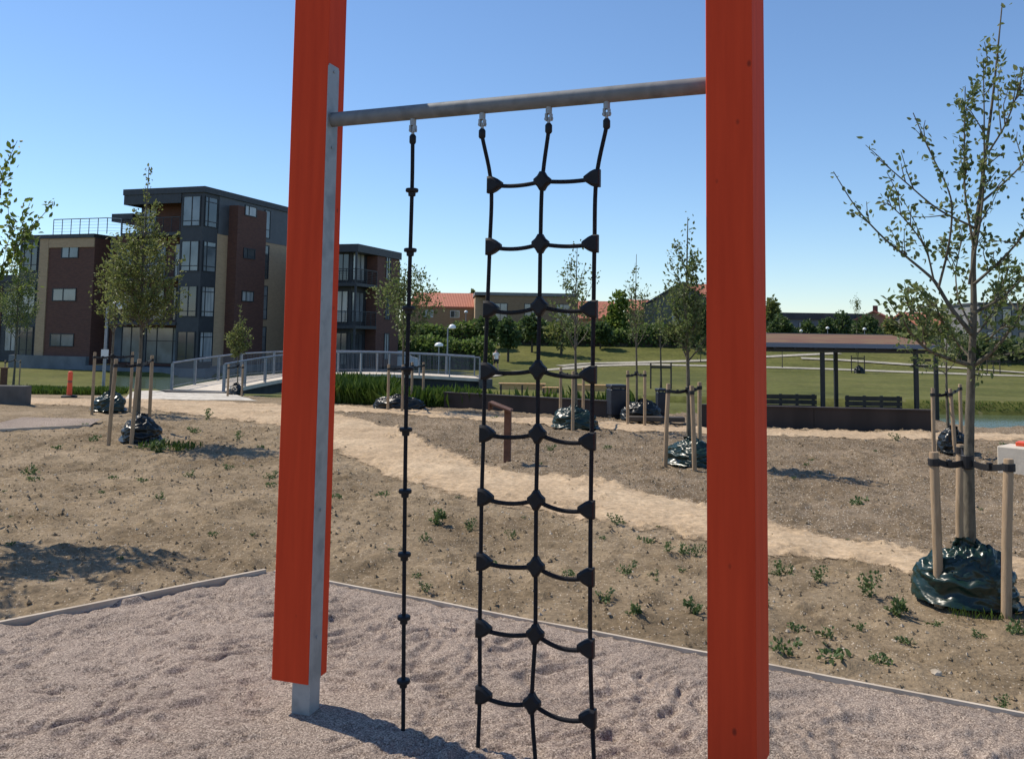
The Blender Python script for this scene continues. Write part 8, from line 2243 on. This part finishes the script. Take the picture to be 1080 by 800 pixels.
# parked cars beyond the hedge
def car(label, px, Y, ang=0):
    x = xat(px, Y, 0)
    root = thing('parked_car', label, 'car', (x, Y, float(Hs(x, Y))), ang, None)
    prof = [(-2.05, .30), (-2.1, .62), (-1.95, .82), (-1.25, .92), (-.70, 1.40), (.75, 1.45), (1.55, 1.0), (2.02, .88), (2.1, .5), (2.05, .28)]
    V_ = [(x_, -.82 * (.82 if z_ > 1.2 else 1), z_) for x_, z_ in prof] + [(x_, .82 * (.82 if z_ > 1.2 else 1), z_) for x_, z_ in prof]
    n = len(prof)
    F_ = [tuple(range(n)), tuple(range(2 * n - 1, n - 1, -1))] + [(k, n + k, n + (k + 1) % n, (k + 1) % n) for k in range(n)]
    smooth_by_angle(MB().add(V_, F_).build('body', M['white'], root), 25)
    for sy in (-1, 1):
        pw = [(-1.0, .98), (-.62, 1.34), (.66, 1.38), (1.2, 1.02)]
        MB().add([(a, sy * (.835 - .15 * (z - .95) / .45), z) for a, z in pw] + [(a, sy * .6, z) for a, z in pw],
                 [(0, 1, 2, 3), (7, 6, 5, 4), (0, 4, 5, 1), (1, 5, 6, 2), (2, 6, 7, 3), (3, 7, 4, 0)]).build('side_window', M['glass'], root)
        for sx in (-1.3, 1.3):
            smooth_by_angle(MB().tube([(sx, sy * .66, .31), (sx, sy * .86, .31)], .31, 16).build('wheel', M['black'], root), 40)
    MB().add([(-1.24, -.60, .955), (-.74, -.56, 1.395), (-.74, .56, 1.395), (-1.24, .60, .955), (-1.26, -.60, .97), (-.76, -.56, 1.41), (-.76, .56, 1.41), (-1.26, .60, .97)],
             [(0, 1, 2, 3), (7, 6, 5, 4), (0, 4, 5, 1), (1, 5, 6, 2), (2, 6, 7, 3), (3, 7, 4, 0)]).build('windscreen', M['glass'], root)
    return root


car('white car parked beyond the bridge left of the rope', 414, 70.3, R(4))

# person walking on the park path, seen from behind
pg = drop(np.array([xat(523.5, 67.5), 67.5, 0]))
per = thing('person', 'person in a white top and dark shorts walking beyond the bridge', 'person', pg, R(15))
bones = {
    'v': [(0, 0, .95), (0, .0, 1.12), (0, .02, 1.33), (0, .02, 1.46), (0, .05, 1.56), (0, .07, 1.68),
          (-.10, 0, .90), (-.13, .14, .50), (-.13, .05, .10), (-.14, .20, .03),
          (.10, 0, .90), (.12, .02, .49), (.12, -.22, .13), (.12, -.10, .05),
          (-.19, .02, 1.40), (-.25, -.06, 1.14), (-.24, .10, .92), (-.23, .17, .85),
          (.19, .02, 1.40), (.26, .06, 1.14), (.26, .24, .98), (.25, .31, .94)],
    'e': [(0, 1), (1, 2), (2, 3), (3, 4), (4, 5), (0, 6), (6, 7), (7, 8), (8, 9), (0, 10), (10, 11), (11, 12), (12, 13), (3, 14), (14, 15), (15, 16), (16, 17), (3, 18), (18, 19), (19, 20), (20, 21)],
    'r': [.13, .12, .15, .10, .055, .10, .085, .06, .042, .035, .085, .06, .042, .035, .06, .042, .032, .030, .06, .042, .032, .030]}


def skinned(name, v, e, r_, m, parent, root_i=0, sub=2):
    me = bpy.data.meshes.new(name + '_bones')
    me.from_pydata(v, e, [])
    o = bpy.data.objects.new(name + '_bones', me)
    C.objects.link(o)
    sm = o.modifiers.new('skin', 'SKIN')
    for i, q_ in enumerate(me.skin_vertices[0].data):
        q_.radius = (r_[i], r_[i] * .85)
        q_.use_root = i == root_i
    o.modifiers.new('sub', 'SUBSURF').levels = sub
    dg = bpy.context.evaluated_depsgraph_get()
    m2 = bpy.data.meshes.new_from_object(o.evaluated_get(dg))
    bpy.data.objects.remove(o)
    bpy.data.meshes.remove(me)
    m2.name = name
    m2.materials.clear()
    m2.materials.append(m)
    m2.polygons.foreach_set('use_smooth', [True] * len(m2.polygons))
    q_ = bpy.data.objects.new(name, m2)
    C.objects.link(q_)
    q_.parent = parent
    return q_


skinned('body', bones['v'], bones['e'], bones['r'], M['skin'], per)
skinned('shirt', [(0, 0, .98), (0, 0, 1.14), (0, .02, 1.34), (0, .02, 1.44), (-.19, .02, 1.40), (-.235, -.035, 1.24), (.19, .02, 1.40), (.235, .045, 1.24)],
        [(0, 1), (1, 2), (2, 3), (3, 4), (4, 5), (3, 6), (6, 7)], [.185, .17, .195, .13, .09, .075, .09, .075], M['shirt'], per, 1)
skinned('shorts', [(0, 0, .97), (-.10, 0, .88), (-.122, .09, .62), (.10, 0, .88), (.115, .012, .62)], [(0, 1), (1, 2), (0, 3), (3, 4)], [.165, .13, .105, .13, .105], M['shorts'], per)
skinned('hair', [(0, .04, 1.66), (0, .06, 1.735)], [(0, 1)], [.10, .105], M['hair'], per)

# ================================================================== WEEDS, STONES, LONG GRASS
def weed_mesh(name, seed, n=46, h=.16, r_=.13, ls=.07, tall=False):
    rng = np.random.default_rng(seed)
    mb = MB()
    segs = []
    for k in range(9 if not tall else 6):
        a = rng.uniform(0, 6.28)
        el = rng.uniform(.35, 1.3) if not tall else rng.uniform(.95, 1.5)
        L_ = rng.uniform(.5, 1) * (h if tall else max(h, r_))
        p0 = np.array([rng.normal() * .015, rng.normal() * .015, -.01])
        p1 = p0 + np.array([math.cos(a) * math.cos(el), math.sin(a) * math.cos(el), math.sin(el)]) * L_ * .55
        p2 = p1 + np.array([math.cos(a) * math.cos(el * .7), math.sin(a) * math.cos(el * .7), math.sin(el * .7)]) * L_ * .45
        segs += [(p0, p1, .6), (p1, p2, 1.5)]
    P, D, S = make_leaves_on(segs, n, ls, rng, .012, .25)
    me_o = leaves(name, P, D, S, M['weed'], None, rng, wid=.6)
    return me_o


protos = [weed_mesh('weed', 1, 90, .14, .10, .036), weed_mesh('weed', 2, 130, .24, .10, .034, True), weed_mesh('weed', 3, 60, .07, .10, .034), weed_mesh('weed', 4, 230, .19, .15, .038)]
WG = 'weeds on the bare soil'
fresh = set(range(len(protos)))
rng = np.random.default_rng(77)


def put_weed(k, px, py, s, label='small green weed growing out of the bare brown soil'):
    g = G(px, py)
    if k in fresh:
        o = protos[k]
        fresh.discard(k)
    else:
        o = protos[k].copy()
        C.objects.link(o)
    zz = float((fbm(g[0] * 1.1, g[1] * 1.1, 3, 5) - .75) * .09 + (fbm(g[0] * 5, g[1] * 5, 4, 9) - .7) * .055)
    o.location = (float(g[0]), float(g[1]), float(g[2]) + min(zz, .01) - .01)
    o.rotation_euler = (0, 0, float(rng.uniform(0, 6.28)))
    s = s * .82
    o.scale = (s, s, s * float(rng.uniform(.85, 1.15)))
    tag(o, label, 'weed', WG)


put_weed(1, 918, 624, .95, 'tall leafy weed left of the pair before the big green bag')
put_weed(3, 946, 640, .90, 'broad leafy weed just left of the big dark green bag')
put_weed(3, 668, 645, .62, 'compact bright green weed right of the net near the edging board')
put_weed(1, 865, 610, .75, 'thin tall weed between the right post and the pair of weeds')
put_weed(3, 461, 548, .95, 'wide feathery weed clump between the rope and the net')
put_weed(3, 168, 473, 1.3, 'dark weed clump left of the leaning stakes')
put_weed(3, 188, 470, 1.0, 'grassy green tuft right of the bulky black bag')
put_weed(0, 825, 682, .9, 'low green weed at the foot of the right post by the edging')
put_weed(2, 880, 694, 1.3, 'flat sprawling weed beside the gravel edging on the right')
put_weed(3, 732, 640, .7, 'weed half hidden by the left edge of the right post')
for k, px, py, s in [(0, 683, 568, .8), (1, 703, 580, .65), (0, 722, 580, .8), (1, 650, 552, .7), (0, 636, 626, .8), (1, 450, 617, .5), (1, 1060, 735, .45), (2, 930, 690, .9), (0, 1074, 660, .9), (1, 735, 582, .5),
                     (0, 32, 498, 1.1), (2, 35, 504, 1.0), (0, 168, 522, .7), (2, 286, 508, .9), (0, 286, 498, .9), (0, 100, 462, 1.0), (1, 218, 440, 1.2), (2, 60, 470, 1.1), (2, 225, 558, .6), (0, 448, 566, .6), (1, 497, 552, .7),
                     (2, 805, 610, .8), (0, 830, 600, .7), (1, 820, 600, .6), (2, 840, 655, .8), (0, 905, 530, 1.0), (2, 700, 540, .8), (0, 660, 600, .7), (2, 600, 600, .8), (1, 540, 560, .5), (2, 355, 522, 1.), (0, 405, 520, .8),
                     (1, 250, 462, 1.0), (0, 205, 452, 1.1), (2, 275, 470, 1.0), (0, 330, 520, .7), (2, 120, 500, .8), (0, 200, 500, .7), (2, 90, 448, 1.0), (1, 945, 462, .9), (0, 1060, 470, 1.0), (2, 870, 660, .8), (0, 955, 665, .6), (2, 790, 660, .7),
                     (0, 240, 490, .8), (2, 150, 505, .9), (0, 345, 570, .5), (2, 520, 590, .7), (0, 690, 602, .5), (2, 760, 625, .6), (0, 1030, 660, .5), (2, 985, 650, .7), (0, 580, 470, .9), (2, 640, 470, 1.), (0, 520, 440, 1.), (2, 345, 560, .6), (1, 345, 555, .4)]:
    put_weed(k, px, py, s)
# scattered extra seedlings
for _ in range(70):
    px, py = rng.uniform(0, 1080), rng.uniform(450, 690)
    g = G(px, py)
    if pit_in(g[0], g[1]) > -.1:
        continue
    put_weed(2, px, py, float(rng.uniform(.25, .65)))


# pebbles and crumbs of soil
def scatter(name, n, x0, x1, y0, y1, smin, smax, m, seed, keepf):
    rng = np.random.default_rng(seed)
    x = rng.uniform(x0, x1, n)
    y = y0 + (y1 - y0) * rng.uniform(0, 1, n) ** 1.5
    k = keepf(x, y)
    x, y = x[k], y[k]
    n = len(x)
    z = Hs(x, y) + np.minimum((fbm(x * 1.1, y * 1.1, 3, 5) - .75) * .09 + (fbm(x * 5, y * 5, 4, 9) - .7) * .055 + np.clip(fbm(x * 9, y * 9, 3, 31) - .56, 0, 1) * .14 - .012, .02)
    s = smin * (smax / smin) ** (rng.uniform(0, 1, n) ** 2.2)
    base = np.array([(1, 0, 0), (-1, 0, 0), (0, 1, 0), (0, -1, 0), (0, 0, .8), (0, 0, -.6)], float)
    V_ = base[None] * s[:, None, None] * rng.uniform(.6, 1.3, (n, 6, 1))
    a = rng.uniform(0, 6.28, n)
    c, s2 = np.cos(a)[:, None], np.sin(a)[:, None]
    Xr = V_[..., 0] * c - V_[..., 1] * s2
    Yr = V_[..., 0] * s2 + V_[..., 1] * c
    V_ = np.stack([Xr + x[:, None], Yr + y[:, None], V_[..., 2] + z[:, None] + s[:, None] * .1], -1).reshape(-1, 3)
    f = np.array([(0, 2, 4), (2, 1, 4), (1, 3, 4), (3, 0, 4), (2, 0, 5), (1, 2, 5), (3, 1, 5), (0, 3, 5)])
    F_ = (np.arange(n)[:, None, None] * 6 + f[None]).reshape(-1, 3)
    return link_mesh(name, V_, F_, M[m])


tag(scatter('pebbles', 14000, -9, 9, 4.2, 19, .004, .020, 'stone', 5, lambda x, y: pit_in(x, y) < -.05), kind='stuff')
tag(scatter('soil_crumbs', 30000, -9, 9, 4.2, 17, 0.005, .024, 'soil', 6, lambda x, y: pit_in(x, y) < -.05), kind='stuff')
g = G(987, 701)
bm = bmesh.new()
bmesh.ops.create_icosphere(bm, subdivisions=2, radius=.028)
rng = np.random.default_rng(4)
for v in bm.verts:
    v.co = v.co * float(rng.uniform(.8, 1.15))
    v.co.z *= .62
me = bpy.data.meshes.new('pale_stone')
bm.to_mesh(me)
bm.free()
me.materials.append(M['stone'])
o = bpy.data.objects.new('pale_stone', me)
C.objects.link(o)
o.location = (g[0], g[1], float(relief(g[0], g[1])) + .008)
tag(o, 'single pale stone on the soil in front of the big green bag', 'stone')


# long grass on the bank by the bridge and rough edges of the lawn
def grass_patch(name, pts, n, h, seed, m='reed', wd=.02, hv=.4):
    rng = np.random.default_rng(seed)
    pts = np.array(pts, float)
    lo, hi = pts.min(0), pts.max(0)
    P = rng.uniform(lo, hi, (n * 3, 2))
    ins = np.zeros(len(P), bool)
    k = len(pts)
    for i in range(k):
        a, b = pts[i], pts[(i + 1) % k]
        c = ((a[1] > P[:, 1]) != (b[1] > P[:, 1])) & (P[:, 0] < (b[0] - a[0]) * (P[:, 1] - a[1]) / (b[1] - a[1] + 1e-12) + a[0])
        ins ^= c
    P = P[ins][:n]
    z = Hs(P[:, 0], P[:, 1]) - .03
    n = len(P)
    B = np.c_[P, z]
    D = rng.normal(size=(n, 3)) * .28
    D[:, 2] = 1
    hh = h * (1 - hv / 2 + hv * fbm(P[:, 0] * .8, P[:, 1] * .8, 2, seed)) * rng.uniform(.6, 1.15, n)
    return tag(leaves(name, B, D, hh, M[m], None, rng, wid=wd / h, flat=0), kind='stuff')


grass_patch('bank_grass', [(-5.4, 22.0), (-2.9, 20.9), (-3.4, 26.5), (-6.4, 28)], 6500, .62, 4, wd=.035)
grass_patch('bank_weeds', [(-3.0, 20.6), (-1.0, 20.4), (-.6, 22.5), (-3.2, 23)], 1500, .45, 5, wd=.06)
grass_patch('wall_weeds', [(-1.4, 20.2), (3.0, 19.6), (3.0, 20.0), (-1.4, 20.6)], 160, .52, 6, wd=.05)
grass_patch('lawn_edge_grass', [(-14.5, 24.1), (-10.6, 23.9), (-11.0, 25.6), (-15, 25.8)], 5000, .22, 7, wd=.03)
grass_patch('bag_grass', [(-5.3, 12.6), (-4.5, 12.4), (-4.4, 12.9), (-5.2, 13.1)], 170, .13, 8, wd=.012)
grass_patch('shore_grass', [(17.5, 38.0), (30, 37.8), (30, 38.4), (17.5, 38.4)], 700, .12, 9, wd=.05)
grass_patch('bag_foot_grass', [(2.75, 5.62), (3.25, 5.48), (3.3, 5.62), (2.8, 5.76)], 90, .06, 10, wd=.006)
